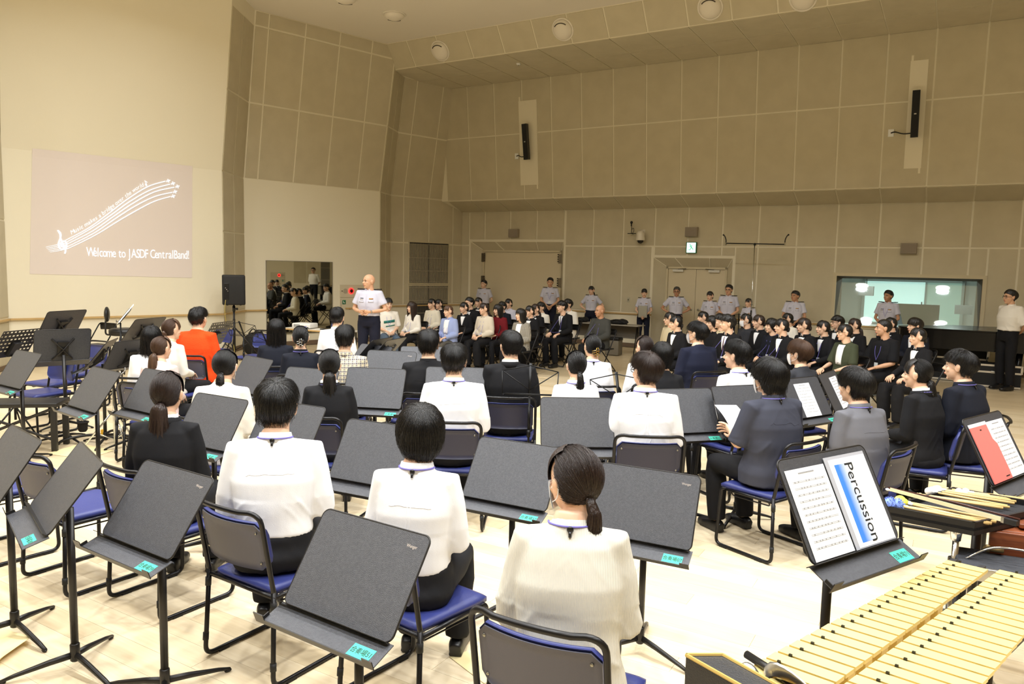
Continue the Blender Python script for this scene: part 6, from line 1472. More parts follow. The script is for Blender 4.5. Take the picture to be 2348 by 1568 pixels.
guest('person in a white shirt sitting at the end of the rear row', 'white shirted person ending the rear row', 1241, 693, 1.29, 214, female=True, top=('shirt', 'ivory'), fit='loose', hem='out', hair=('short', 'black'), hy=18)
guest('man in a black suit and navy tie at the aisle', 'man in the black suit at the aisle', 1290, 690, 1.36, 222, top=('suit', 'black'), hem='out', hair=('short', 'black'), hy=28, extras=('tie', 'lanyardf'), kind='sit_knee', lean=.08)
guest('man in a white shirt behind the man in the black suit', 'man in the white shirt behind the black suit', 1303, 686, 1.35, 216, top=('shirt', 'ivory'), fit='loose', hem='out', hair=('short', 'black'), hy=22)
guest('bald man in a dark grey jacket sitting alone by the table', 'bald man in the dark grey jacket', 1377, 699, 1.34, 222, top=('jacket', 'darkgrey'), fit='loose', hem='out', hair=('none', 'black'), skin=2, hy=20, extras=('lanyardf',), kind='sit_knee')
# ------------------------------------------------------------------ guests: right group
def gr(label, short, u, v, z, yaw=238, **k): return guest(label, short, u, v, z, yaw, **k)
gr('woman in a khaki jacket and glasses behind the suited woman', 'woman in the khaki jacket', 1538, 716, 1.28, female=True, top=('jacket', 'khaki'), fit='loose', hem='out', hair=('bun', 'black'), hy=30, extras=('glasses',))
gr('woman in a black suit with tied hair at the left of the right group', 'suited woman leftmost in the right group', 1552, 724, 1.29, female=True, top=('suit', 'black'), hem='out', hair=('bun', 'black'), hy=32)
gr('woman in a white blouse with a lanyard under the double door', 'woman in the white blouse under the double door', 1614, 714, 1.27, 234, female=True, top=('shirt', 'white'), fit='loose', hair=('bun', 'black'), hy=28, extras=('lanyardf',))
gr('person with dark hair peering between the white blouse and the suit', 'person peering between the white blouse and the suit', 1636, 725, 1.27, 236, female=True, top=('shirt', 'black'), hem='out', hair=('bob', 'black'), hy=26)
gr('person in a pale shirt leaning behind the man in the striped tie', 'person in the pale shirt behind the striped tie', 1653, 720, 1.31, 236, top=('shirt', 'khaki'), fit='loose', sleeve='elbow', hair=('short', 'black'), hy=30)
gr('man in a black suit with a dark patterned tie', 'man in the suit with the patterned tie', 1671, 722, 1.36, 240, top=('suit', 'black'), hem='out', hair=('short', 'black'), hy=34, extras=('tiered', 'lanyardf'), kind='sit_knee')
gr('woman in black with a white face mask in the rear row', 'masked woman in the rear row', 1713, 719, 1.28, 240, female=True, top=('jacket', 'charcoal'), hem='out', fit='loose', hair=('tail', 'black'), hy=34, extras=('mask',))
gr('woman in a black jacket with centre-parted hair', 'woman with the centre-parted hair', 1742, 722, 1.29, 240, female=True, top=('suit', 'black'), hem='out', hair=('bun', 'dark'), hy=28)
gr('woman in dark clothes with a short black bob and fringe in the right group', 'woman with the short bob and fringe', 1772, 731, 1.27, 240, female=True, top=('jacket', 'navyblack'), hem='out', hair=('bob', 'black'), hy=30, extras=('lanyardf',))
gr('woman in a black suit over a light blue shirt', 'woman in the suit over the light blue shirt', 1795, 731, 1.31, 240, female=True, top=('suit', 'black'), hem='out', hair=('bun', 'black'), hy=38, extras=('lanyardf',))
gr('woman in a white collarless top in the rear row', 'woman in the white collarless top', 1808, 718, 1.27, 240, female=True, top=('knit', 'ivory'), fit='loose', hem='out', hair=('bun', 'black'), hy=30)
gr('woman in a black suit with swept back hair below the stout officer', 'woman in the suit with swept back hair', 1846, 729, 1.31, 242, female=True, top=('suit', 'black'), hem='out', hair=('bun', 'dark'), hy=34, extras=('lanyardf',))
gr('woman in a black suit with wispy black hair in the front row', 'woman in the suit with wispy hair', 1890, 735, 1.28, 244, female=True, top=('suit', 'black'), hem='out', hair=('bun', 'black'), hy=32, extras=('lanyardf',), kind='sit_knee')
gr('person in black with glasses in the rear row by the window', 'person in black with glasses by the window', 1922, 724, 1.29, 242, top=('suit', 'black'), hem='out', hair=('short', 'black'), hy=30, extras=('glasses',))
gr('woman in an olive vest over a white t-shirt with glasses', 'woman in the olive vest', 1940, 743, 1.30, 246, female=True, top=('vest', 'green'), fit='loose', sleeve='elbow', hem='out', hair=('bun', 'black'), hy=34, extras=('glasses', 'innertee'), kind='sit_knee')
gr('woman in black with brown side hair behind the olive vest', 'woman in black behind the olive vest', 1962, 730, 1.29, 244, female=True, top=('suit', 'black'), hem='out', hair=('tail', 'dark'), hy=32)
gr('man in a black shirt with cropped hair and clasped hands', 'man in the black shirt with cropped hair', 2029, 732, 1.37, 248, top=('shirt', 'black'), fit='loose', sleeve='elbow', hem='out', hair=('crop', 'black'), skin=1, hy=34, extras=('lanyardf',), kind='sit_knee')
gr('woman in a black suit with long hair behind the cropped man', 'woman behind the cropped man', 2045, 728, 1.29, 246, female=True, top=('suit', 'black'), hem='out', hair=('tail', 'black'), hy=26)
gr('person with a rounded black fringe haircut in dark clothes', 'person with the rounded fringe haircut', 2100, 730, 1.33, 246, top=('suit', 'navyblack'), hem='out', hair=('pixie', 'black'), hy=26)
gr('woman in a black suit with tied hair at the right end of the front row', 'woman at the right end of the front row', 2108, 752, 1.31, 250, female=True, top=('suit', 'black'), hem='out', hair=('bun', 'black'), hy=30, bottom=('wide', 'black'), kind='sit_knee')
# ------------------------------------------------------------------ standing staff
SG = 'standing staff in pale uniform shirts'
def off(label, u, v, d, yaw, kind='stand_low', xy=None, **k):
    """d: distance in front of the back wall; the head's height follows from its pixel"""
    if xy is None:
        P = on_plane(u, v, N2*(O_BACK-d), N2); z = float(P[2]); xy = (P[0], P[1])
    else: z = d
    return person(label, u, v, z, yaw, kind=kind, top=k.pop('top', ('uniform', 'uniform')), sleeve=k.pop('sleeve', 'short'), fit=k.pop('fit', 'regular'), hem='in', bottom=k.pop('bottom', ('regular', 'utrouser')), hair=k.pop('hair', ('neat', 'black')), group=SG, extras=k.pop('extras', ('belt',)), xy=xy, **k)
def floor_xy(u, v): 
    p = at_z(u, v, 0); return (p[0], p[1])
OFF0 = off('bald officer standing and speaking with clasped hands', 848, 629, 1.74, 192, 'stand_clasp', hy=34, hair=('none', 'black'), skin=1, xy=floor_xy(846, 862), width=1.08)
off('officer standing at the left edge of the wide door', 1110, 642, 0.45, 200, 'stand_behind', hy=14, female=False, hair=('neat', 'black'))
off('officer standing at the right edge of the wide door with a lanyard', 1262, 637, 0.5, 186, 'stand_low', hy=0, skin=1, extras=('belt', 'lanyard'))
off('female officer with a hand on her hip behind the bald guest', 1357, 656, 0.5, 200, 'stand_hips', female=True, hy=14, hair=('tail', 'black'))
O4 = off('female officer standing with a grey folder held before her', 1478, 662, 0.5, 196, 'stand_low', female=True, hy=-4, hair=('bun', 'black'))
off('officer with glasses and hands on hips before the double door', 1552, 658, 0.55, 190, 'stand_hips', hy=8, skin=2, hair=('neat', 'grey'), extras=('belt', 'glasses'))
off('female officer smiling before the double door', 1629, 668, 0.7, 205, 'stand_behind', female=True, hy=20, hair=('bun', 'black'))
off('tall officer with glasses beside the double door', 1672, 653, 0.6, 204, 'stand_low', hy=10, skin=1, extras=('belt', 'glasses'))
off('female officer half hidden behind the guests in the right group', 1718, 684, 0.8, 222, 'stand_low', female=True, hy=24, hair=('bun', 'black'))
off('stout officer standing behind the right group', 1824, 667, 0.7, 210, 'stand_low', hy=26, skin=2, width=1.06)
off('officer with a lanyard standing before the control room window', 2038, 666, 0.5, 222, 'stand_low', hy=20, skin=2, extras=('belt', 'lanyard'))
off('man in a white shirt and glasses standing at the right edge', 2321, 676, 1.72, 258, 'stand_behind', hy=12, top=('shirt', 'ivory'), sleeve='elbow', fit='loose', bottom=('regular', 'trouser'), extras=('glasses', 'belt'), xy=floor_xy(2300, 893), hair=('neat', 'black'), skin=1)

# ================================================================== music stands and empty chairs
SL = '\u5408\u594f\u5834'
def sx(u, v, z): p = at_z(u, v, z); return (p[0], p[1])
stand('large near music stand with green label 51 in the foreground', (-.575, 2.38), .705, 33, 55, txt=SL+'51', base_rot=50, logo=True)
stand('music stand with green label 39 in front of the woman in the black suit', (-1.545, 2.97), .715, 33, 54, txt=SL+'39', base_rot=-10, logo=True)
stand('music stand with green label 37 behind the bobbed woman and the cardigan', (-.03, 3.82), .655, 28, 57, txt=SL+'37', base_rot=30)
stand('music stand with pale logo and label 07 beside the cream cardigan', (.63, 3.46), .605, 27, 65, txt=SL+'07', base_rot=10, logo=True)
stand_px('narrow looking music stand with label at the left foreground', 88, 1192, .74, 50, 52, txt=SL+'38', base_rot=48)
stand_px('music stand cut off at the left edge of the view', -45, 1140, .74, 42, 55, txt=SL+'52', base_rot=40)
stand_px('music stand at the left edge with a green label in the second row', 18, 886, .73, 34, 58, txt=SL+'30', base_rot=20)
stand_px('music stand with a full tripod base behind the first left row', 186, 938, .73, 38, 56, txt=SL+'31', base_rot=30)
stand_px('music stand half hidden behind the ponytailed woman in black', 322, 944, .73, 34, 58, txt=SL+'18', base_rot=10)
stand_px('music stand to the right of the ponytailed woman in black', 456, 1024, .72, 30, 58, txt=SL+'17', base_rot=10)
stand_px('music stand mostly hidden behind the man in the white dress shirt', 628, 1046, .72, 28, 58, base_rot=10)
stand_px('music stand with label 20 left of the bobbed woman', 838, 1110, .71, 26, 60, txt=SL+'20', base_rot=15)
stand_px('music stand between the two white blouses with dark shadow in its tray', 1325, 1026, .68, -3, 66, base_rot=10)
stand_px('music stand right of the man with wavy brown hair', 1582, 994, .70, -16, 62, txt=SL+'22', base_rot=10)
stand_px('dark music stand before the shaggy haired person', 1718, 986, .72, -22, 64, base_rot=5)
ST16 = stand_px('music stand holding a sheet before the person in the grey shirt', 1868, 956, .72, -34, 60, txt=SL+'23', base_rot=0)
ST17 = stand_px('music stand holding a sheet partly behind the short black hair', 1934, 938, .72, -52, 62, base_rot=0)
stand_px('music stand behind the woman in the black suit in the middle', 690, 936, .72, 20, 60, logo=True, base_rot=10)
stand_px('pale lit music stand with green label right of the woman in black', 850, 936, .72, 8, 62, txt=SL+'12', base_rot=15)
stand_px('music stand with a small pale logo in front of the plaid shirt', 886, 880, .74, 10, 60, txt=SL+'11', logo=True, base_rot=15)
stand_px('music stand framed by the back of the man in the white shirt', 1040, 930, .72, 0, 60, base_rot=15)
stand_px('music stand seen at an angle left of the bobbed rows', 552, 898, .72, 42, 58, txt=SL+'10', base_rot=0)
stand_px('music stand hidden behind the man in the black shirt', 968, 862, .74, 0, 55, base_rot=15)
stand_px('dark music stand tilted beside the plaid shirt', 830, 850, .72, 36, 50, base_rot=15)
# stands seen from behind
stand_px('raised music stand seen from behind near the front wall', 128, 772, 1.02, 106, 58, base_rot=15)
stand_px('music stand seen from behind below the raised one', 142, 826, .84, 138, 70, base_rot=15)
stand_px('music stand seen from behind next to the drum throne', 314, 778, .92, 106, 50, base_rot=15)
stand_px('music stand seen from behind beside the saxophone', 284, 842, .80, 112, 56, base_rot=15)
stand_px('folded over music stand seen edge-on among the left chairs', 206, 842, .80, 74, 52, base_rot=25)
stand_px('dark music stand seen from behind in front of the officer', 836, 826, .80, 108, 48, base_rot=15)
stand_px('second dark music stand seen from behind beside the officer', 868, 826, .80, 108, 48, base_rot=15)
# percussion stand with part and folder
PS = stand_px('music stand with label 71 carrying the percussion folder', 1967, 1264, .955, -33, 62, txt=SL+'71', base_rot=10)
rt, M_ = PS; sheet('sheet_music', 'sheet of percussion music left on the stand with label 71', rt, M_, -.235, -.02, .006, .312, .006, staves=11)
W_ = rt.matrix_basis @ M_
fo = thing('part_folder', 'clear folder with a blue title page reading percussion', 'folder', W_.translation); fo.rotation_euler = W_.to_euler()
link('sleeve', mesh_from('sl', *box(-.015, .225, .004, .33, .0075, .0095)), fo, clearm); pg = link('title_page', mesh_from('tp', *box(.005, .222, .008, .318, .0096, .0105)), fo, paper)
bluem = mat('title_blue', (80, 140, 235), .6); nt, b_ = nodes_of(bluem); tc = nt.nodes.new('ShaderNodeTexCoord'); sxz = nt.nodes.new('ShaderNodeSeparateXYZ'); nt.links.new(tc.outputs['Generated'], sxz.inputs[0])
cr_ = nt.nodes.new('ShaderNodeValToRGB'); cr_.color_ramp.elements[0].color = (*lin(60, 128, 235), 1); cr_.color_ramp.elements[1].color = (*lin(246, 248, 254), 1); cr_.color_ramp.elements[0].position = .25; nt.links.new(sxz.outputs['X'], cr_.inputs['Fac']); nt.links.new(cr_.outputs['Color'], b_.inputs['Base Color'])
link('blue_field', mesh_from('bf', *box(.03, .115, .022, .298, .0105, .0110)), pg, bluem)
o = link('title_text', text_mesh('title_text', 'Percussion', .066, .0004, 0, 1.0), pg, ink, loc=(.108, .158, .0114), rot=(0, 0, rad(-90)))
RS = stand_px('music stand with a red folder at the right edge', 2318, 1098, .86, -38, 62, base_rot=10)
rt, M_ = RS; sheet('sheet_music', 'sheet of music beside the red folder on the right stand', rt, M_, .0, .22, .006, .31, .006, staves=10)
W_ = rt.matrix_basis @ M_; fo = thing('part_folder', 'coral red folder of parts on the stand at the right edge', 'folder', W_.translation); fo.rotation_euler = W_.to_euler()
redm = mat('coral_folder', (248, 124, 116), .6); link('cover', S().add(prism([(-.235, .006), (.0, .006), (.005, .05), (.005, .19), (-.025, .22), (-.025, .30), (-.235, .30)], .009, .013)).mesh('cv'), fo, redm); link('inner_page', mesh_from('ip', *box(-.232, -.01, .01, .318, .0072, .009)), fo, paper)
link('print_line', mesh_from('pl', *box(-.07, -.02, .02, .026, .0131, .0135)), fo, ink); link('print_line', mesh_from('pl', *box(-.13, -.11, .275, .282, .0131, .0135)), fo, ink)
rt, M_ = ST16; sheet('sheet_music', 'sheet of music on the stand before the grey shirt', rt, M_, -.11, .10, .004, .30, .006, staves=9)
rt, M_ = ST17; sheet('sheet_music', 'sheet of music on the stand behind the short black hair', rt, M_, -.02, .19, .004, .30, .006, staves=9)
# sheet held by the shaggy haired person
p_, d_ = P6; W_ = p_.matrix_basis; hp_ = W_ @ Vector((.0, .40, .80+d_['z0']))
sh_ = thing('sheet_music', 'sheet of music held by the shaggy haired person', 'sheet music', hp_); sh_.rotation_euler = (rad(38), rad(6), p_.rotation_euler.z+rad(6))
v = []; f = []
for i in range(9):
    for j in (0, 1): v.append((-.105+.21*j, -.15+.30*i/8, .02*math.sin(i/8*3.0)+.01*j))
for i in range(8): f.append((i*2, i*2+1, i*2+3, i*2+2))
b0 = len(v); v += [(x, y, z-.0012) for x, y, z in v]; f += [tuple(b0+i for i in q[::-1]) for q in f]; pg = link('page', mesh_from('pg', v, f, True), sh_, paper)
s = S()
for k in range(9):
    y = -.12+.03*k; s.add(box(-.09, .09, y, y+.0012, .02*math.sin((y+.15)/.3*3)+.006, .02*math.sin((y+.15)/.3*3)+.0068))
o = link('staves', s.mesh('st'), pg, inkg); o['kind'] = 'stuff'
# ------------------------------------------------------------------ wire and perforated stands
wire_stand('black wire stand beside the man in the black suit', sx(1214, 905, .86), .86, 4, 68)
wire_stand('black wire stand between the white tops', sx(1420, 922, .80), .80, -8, 62)
w1, M1 = wire_stand('wire stand with a sheet by the drum throne', sx(272, 740, 1.12), 1.12, 62, 52); sheet('sheet_music', 'grey sheets on the wire stand by the drum throne', w1, M1, -.13, .13, .0, .28, .004, staves=8)
wire_stand('wire stand leaning behind the loudspeaker tripod', sx(560, 770, .80), .80, 190, 58)
wire_stand('low wire stand before the mirror', sx(612, 786, .66), .66, 190, 50)
perforated_stand('perforated music stand at the left edge', sx(18, 818, .86), .86, 100, 55)
perforated_stand('perforated music stand beside the orange fleece', sx(482, 792, .86), .86, 100, 58)
# ------------------------------------------------------------------ empty chairs
def ech(u, v, yaw, label): chair(sx(u, v, .45), yaw, label)
ech(190, 1152, 33, 'empty blue band chair behind the narrow looking stand')
ech(8, 1108, 36, 'empty blue band chair cut off at the left edge')
ech(330, 1195, 33, 'empty blue band chair between the two left foreground stands') if False else None
ech(125, 872, 200, 'empty blue band chair facing the view in the left second row')
ech(96, 896, 205, 'empty blue band chair nearest the left edge in the second row')
ech(182, 852, 208, 'empty blue band chair under the stand seen from behind')
ech(268, 832, 200, 'empty blue band chair beside the saxophone')
ech(585, 815, 200, 'empty blue band chair in front of the loudspeaker tripod')
ech(486, 800, 210, 'empty blue band chair right of the orange fleece')
ech(624, 905, 26, 'empty blue band chair behind the woman in the cream top') if False else None
ech(955, 955, 6, 'empty blue band chair left of the white shirt in the middle')
# cardigan's neighbour chair in the foreground

# ================================================================== loudspeaker, projector table, percussion and other things
def box_t(parent, nm, x0, x1, y0, y1, z0, z1, m, b=.006): return link(nm, S().add(rbox(x0, x1, y0, y1, z0, z1, b)).mesh(nm, True), parent, m)
# PA loudspeaker on tripod
px_ = at_z(538, 822, 0); sz = 1.16
st_ = thing('speaker_stand', 'black tripod loudspeaker stand before the return wall', 'stand', (px_[0], px_[1], 0), rad(-20))
link('pole', S().add(tube([(0, 0, .12), (0, 0, 1.06)], .019, 12)).add(tube([(0, 0, .12), (0, 0, .78)], .024, 12)).mesh('sp', True), st_, standm)
link('clamp_knob', S().add(tube([(0, 0, .98), (.07, 0, .98)], .010, 8)).add(tube([(.06, 0, .98), (.085, 0, .98)], .022, 8)).mesh('sk', True), st_, bk); link('collar', S().add(tube([(0, 0, .93), (0, 0, 1.03)], .03, 12)).mesh('sc', True), st_, bk)
for k in range(3):
    q = rad(30+120*k); d = V(math.cos(q), math.sin(q), 0); link('leg', S().add(tube([V(0, 0, .62), d*.52+V(0, 0, .02)], .014, 8)).mesh('sl', True), st_, standm); link('brace', S().add(tube([V(0, 0, .16), d*.27+V(0, 0, .32)], .009, 8)).mesh('sb', True), st_, standm)
sp_ = thing('loudspeaker', 'black loudspeaker on the tripod stand beside the mirror wall', 'speaker', (px_[0], px_[1], 1.06), rad(22))
link('cabinet', S().add(rbox(-.21, .21, -.16, .16, 0, .58, .03, 3)).mesh('cb', True), sp_, mat('loudspeaker_black', (20, 20, 21), .55, bump=(300, .3)))
link('rear_panel', S().add(rbox(-.175, -.09, -.168, -.158, .10, .42, .006)).mesh('rp'), sp_, bk)
for k in range(3): link('connector', S().add(tube([(-.15+.02*k, -.168, .33-.03*k), (-.15+.02*k, -.178, .33-.03*k)], .011, 10)).mesh('cn'), sp_, chrome)
for sx_ in (-.12, .12): link('rubber_foot', S().add(tube([(sx_, -.08, -.01), (sx_, -.08, .004)], .018, 10)).mesh('rf'), sp_, rubber)
link('cable', S().add(tube(smooth_path([(-.15, -.17, .1), (-.17, -.2, -.1), (-.14, -.15, -.35), (-.03, -.05, -.7), (.02, -.04, -1.17)], 5), .006, 6)).mesh('spc', True), sp_, mat('cable_yellow', (190, 170, 90), .6))
# projector table with projector and laptop
tp = at_z(735, 755, .70); ta = rad(-25)
tb = thing('folding_table', 'low projector table with a wood edge before the mirror', 'table', (tp[0], tp[1], 0), ta)
wood_e = mat('table_wood', (196, 160, 104), .5); ttop = mat('table_top', (226, 220, 206), .45)
box_t(tb, 'table_top', -.75, .75, -.22, .22, .68, .70, ttop); box_t(tb, 'table_edge', -.752, .752, -.224, -.216, .675, .702, wood_e, .002)
for x in (-.66, .66):
    for y in (-.18, .18): link('leg', S().add(tube([(x, y, 0), (x, y, .68)], .013, 8)).mesh('tl', True), tb, standm)
def on_table(root, ang, x, y, z): c, s = math.cos(ang), math.sin(ang); return (root[0]+x*c-y*s, root[1]+x*s+y*c, z)
pj = thing('projector', 'white video projector on the table', 'projector', on_table(tp, ta, -.36, .0, .70), ta+rad(8)); pw = mat('projector_white', (236, 234, 228), .35)
box_t(pj, 'body', -.19, .19, -.14, .14, .012, .10, pw, .02); link('lens', S().add(tube([(-.08, .13, .055), (-.08, .165, .055)], .032, 16)).mesh('ln', True), pj, bk); link('foot', S().add(tube([(.14, -.1, 0), (.14, -.1, .014)], .012, 8)).mesh('ft'), pj, bk); link('video_plug', S().add(rbox(.08, .12, -.17, -.13, .03, .05, .004)).mesh('vp'), pj, mat('plug_blue', (40, 50, 150), .5))
link('vent', S().add(rbox(-.15, -.02, -.143, -.138, .03, .08, .002)).mesh('vt'), pj, mat('vent_grey', (150, 150, 148), .6))
lp = thing('laptop', 'open black laptop beside the projector', 'laptop', on_table(tp, ta, .22, .02, .70), ta+rad(-14))
box_t(lp, 'keyboard_base', -.17, .17, -.12, .12, 0, .02, bk); o = box_t(lp, 'screen_lid', -.17, .17, -.006, .006, 0, .23, bk); o.location = (0, .12, .018); o.rotation_euler = (rad(-14), 0, 0)
link('display', mesh_from('dp', *box(-.155, .155, -.0075, -.006, .02, .215)), o, mat('laptop_display', (30, 36, 60), .3, emit=((60, 80, 150), .25)))
link('display_icon', mesh_from('di', *box(.05, .11, -.009, -.0075, .13, .20)), o, mat('laptop_icon', (150, 180, 230), .3, emit=((150, 180, 230), .6)))
link('display_line', S().add(tube([(-.10, -.008, .06), (.0, -.008, .10), (.06, -.008, .17)], .003, 5)).mesh('dl'), o, mat('laptop_icon', (150, 180, 230)))
for k, (dx_, m_) in enumerate(((0, wht), (.05, bk), (-.1, wht))):
    cb = thing('power_cable', ('white cable hanging from the projector', 'black cable hanging from the projector', 'white cable trailing under the projector table')[k], 'cable', on_table(tp, ta, -.22+dx_, -.2, .70), ta)
    link('cord', S().add(tube(smooth_path([(0, .05, .03), (0, -.03, .01), (.02, -.06, -.2), (.03+dx_, -.04, -.5), (.1+dx_, -.2, -.69)], 5), .006, 6)).mesh('cd', True), cb, m_); link('plug', S().add(tube([(0, .06, .03), (0, .03, .03)], .010, 8)).mesh('pg'), cb, m_)
# bag table behind the bald guest
bp_ = at_z(1385, 741, .70); ba = math.atan2(D2[1], D2[0])+math.pi
bt = thing('folding_table', 'grey folding table with bags behind the bald guest', 'table', (bp_[0], bp_[1], 0), ba); gt_ = mat('grey_table_top', (150, 144, 132), .5); gpan = mat('grey_modesty_panel', (104, 98, 88), .7)
box_t(bt, 'table_top', -.9, .9, -.22, .22, .68, .70, gt_); box_t(bt, 'modesty_panel', -.8, .8, .12, .14, .38, .66, gpan)
for x in (-.8, .8): link('leg', S().add(tube([(x, -.18, .02), (x, 0, .66), (x, .18, .02)], .013, 8)).mesh('bl', True), bt, standm)
for k, (x, L_, lab) in enumerate(((-.55, .16, 'black bag at the left end of the grey table'), (.35, .24, 'black bag at the right end of the grey table'))):
    bg = thing('bag', lab, 'bag', on_table(bp_, ba, x, 0, .70), ba); link('bag_body', remesh('bag', [ell((0, 0, .05), (L_, .13, .06), 16, 10), ell((L_*.4, .02, .07), (L_*.5, .1, .05), 12, 8), ell((-L_*.5, -.02, .05), (L_*.4, .1, .05), 12, 8)], .012, 3, lambda p: .008*noise.noise(Vector(p*14))), bg, mat('bag_black', (16, 16, 17), .7)); link('strap', S().add(tube(smooth_path([(-L_*.6, -.1, .06), (0, -.14, .11), (L_*.6, -.1, .05), (L_*.9, -.02, .01)], 5), .010, 6)).mesh('stp', True), bg, mat('bag_black', (16, 16, 17)))
bn = thing('waste_bin', 'dark bin under the grey table', 'bin', on_table(bp_, ba, .25, .02, 0), ba); box_t(bn, 'bin_body', -.16, .16, -.13, .13, 0, .36, mat('bin_grey', (120, 112, 96), .6), .02); box_t(bn, 'bin_rim', -.165, .165, -.135, .135, .33, .40, bk, .015)
oc = thing('power_strip', 'white power strip upright at the baseboard', 'power strip', on_table(bp_, ba, 1.25, .05, 0), ba); box_t(oc, 'strip_body', -.04, .04, -.03, .03, 0, .22, wht, .008); link('cord', S().add(tube(smooth_path([(0, 0, .2), (-.1, -.02, .32), (-.3, -.05, .42), (-.5, .02, .6)], 5), .006, 6)).mesh('pc', True), oc, bk)
for z_ in (.05, .10, .15): link('socket', mesh_from('so', *box(-.02, .02, -.034, -.03, z_, z_+.03)), oc, mat('socket_grey', (180, 180, 176), .5))
# T-bar microphone stand behind the guests
mc = on_plane(1723, 700, N2*(O_BACK-.9), N2); mt = thing('microphone_stand', 'tall stand with a cross bar and two microphones in front of the back wall', 'microphone stand', (mc[0], mc[1], 0)); 
ztop = float(on_plane(1726, 560, N2*(O_BACK-.9), N2)[2])
link('pole', S().add(tube([(0, 0, .1), (0, 0, ztop)], .011, 8)).mesh('mp', True), mt, chrome); link('pole_lower', S().add(tube([(0, 0, .08), (0, 0, 1.1)], .016, 8)).mesh('ml', True), mt, standm)
b_l = D2*.62; link('cross_bar', S().add(tube([b_l+UP*(ztop+.02), -b_l+UP*(ztop)], .012, 8)).add(ell(UP*ztop, (.03, .03, .03), 10, 8)).mesh('mx', True), mt, bk)
for sg in (1, -1):
    e = b_l*sg+UP*ztop; m_ = link('microphone', S().add(tube(smooth_path([e, e+UP*.09, e+UP*.17+D2*.03*sg, e+UP*.20+D2*.06*sg], 4), .012, 8)).add(ell(e+UP*.20+D2*.06*sg, (.02, .02, .02), 8, 6)).mesh('mm', True), mt, bk); link('mount', S().add(tube([e-UP*.02, e+UP*.04], .018, 8)).mesh('mo'), m_, chrome)
for k in range(3): q = rad(120*k+30); d = V(math.cos(q), math.sin(q), 0); link('leg', S().add(tube([V(0, 0, .35), d*.4+V(0, 0, .01)], .010, 6)).mesh('mleg', True), mt, standm)
wq = on_plane(1695, 718, N2*(O_BACK-.7), N2); wire_stand('wire stand standing behind the right guests', (wq[0], wq[1]), .78, 200, 60)
# folder held by the female officer
p_, d_ = O4; f4 = thing('clipboard', 'grey clipboard held by the female officer', 'clipboard', p_.matrix_basis @ Vector((0, .235, 1.06))); f4.rotation_euler = (rad(-8), 0, p_.rotation_euler.z)
box_t(f4, 'cover', -.105, .105, -.008, .008, -.14, .14, mat('folder_grey', (170, 166, 150), .6), .004); box_t(f4, 'edge', -.108, -.102, -.009, .009, -.142, .142, bk, .001); box_t(f4, 'edge', .102, .108, -.009, .009, -.142, .142, bk, .001)
# watch of the speaking officer
p_, d_ = OFF0; wp = p_.matrix_basis @ Vector(tuple(lerp(d_['J']['wrL'], d_['J']['elL'], .10))); wt = thing('wristwatch', 'steel wristwatch worn by the speaking officer', 'watch', wp); wt.rotation_euler = p_.rotation_euler
ax = np.array((d_['J']['elL']-d_['J']['wrL'])); ax /= np.linalg.norm(ax); link('strap', S().add(tube([ax*-.008, ax*.008], .030, 14)).mesh('ws', True), wt, steel); link('dial', S().add(ell(np.cross(ax, [0, 0, 1])*.03+V(0, .012, .01), (.012, .012, .012), 10, 8)).mesh('wd', True), wt, chrome)
# green print on the t-shirt
p_, d_ = A1_; tm = d_['topmesh']; zc = float(d_['J']['chs'][2]); sgn_ = S(); grt = mat('print_green', (24, 110, 98), .7)
for k, (x0, x1, za, zb) in enumerate(((-.12, .10, -.02, -.045), (-.12, .06, -.09, -.10))):
    rows = [[(x0+(x1-x0)*i/8, zc+za+(zb-za)*0+(.05 if k == 0 else .02)*q-.03*(i/8)) for i in range(9)] for q in (0, 1)]; link('script_print', patch(tm, rows, True, .005, 'sp'), d_['top'], grt)
# shoulder strap bag of the woman in the cream cardigan
bgp = at_z(418, 862, .55); hb = thing('handbag', 'small black shoulder bag beside the orange fleece', 'bag', (bgp[0], bgp[1], .50)); link('bag_body', remesh('hb', [ell((0, 0, .08), (.12, .06, .09), 14, 10), ell((.05, 0, .06), (.07, .05, .07), 10, 8)], .012, 2), hb, mat('bag_black', (16, 16, 17)))
link('strap', S().add(tube(smooth_path([(-.05, 0, .14), (-.12, .05, .40), (-.16, .04, .56)], 5), .008, 6)).mesh('hs', True), hb, mat('bag_black', (16, 16, 17)))
# folding chair, drum throne near the front wall
fchair(sx(218, 770, .60), 205, 'grey folding chair near the front wall on the left')
dt = at_z(285, 752, .75); th = thing('drum_throne', 'black drum throne with a backrest near the front wall', 'stool', (dt[0], dt[1], 0), rad(-66)); leather = mat('throne_leather', (24, 24, 26), .4)
link('seat', S().add(lathe([(.05, .62), (.20, .63), (.235, .66), (.235, .72), (.20, .745), (.02, .75)], 24)).mesh('ts', True), th, leather); link('backrest', remesh('tb', [ell((0, -.25, .98), (.16, .045, .13), 16, 10)], .012, 2), th, leather); link('backrest_bar', S().add(tube(bend_path([(0, -.10, .64), (0, -.28, .64), (0, -.27, .95)], .05, 4), .014, 8)).mesh('tbb', True), th, standm); link('backrest_knob', S().add(tube([(-.16, -.25, .95), (-.22, -.25, .95)], .02, 8)).mesh('tk'), th, bk)
link('post', S().add(tube([(0, 0, .2), (0, 0, .64)], .02, 10)).mesh('tp', True), th, standm)
for k in range(3): q = rad(120*k); d = V(math.cos(q), math.sin(q), 0); link('leg', S().add(tube([V(0, 0, .42), d*.30+V(0, 0, .01)], .012, 8)).mesh('tl', True), th, standm)
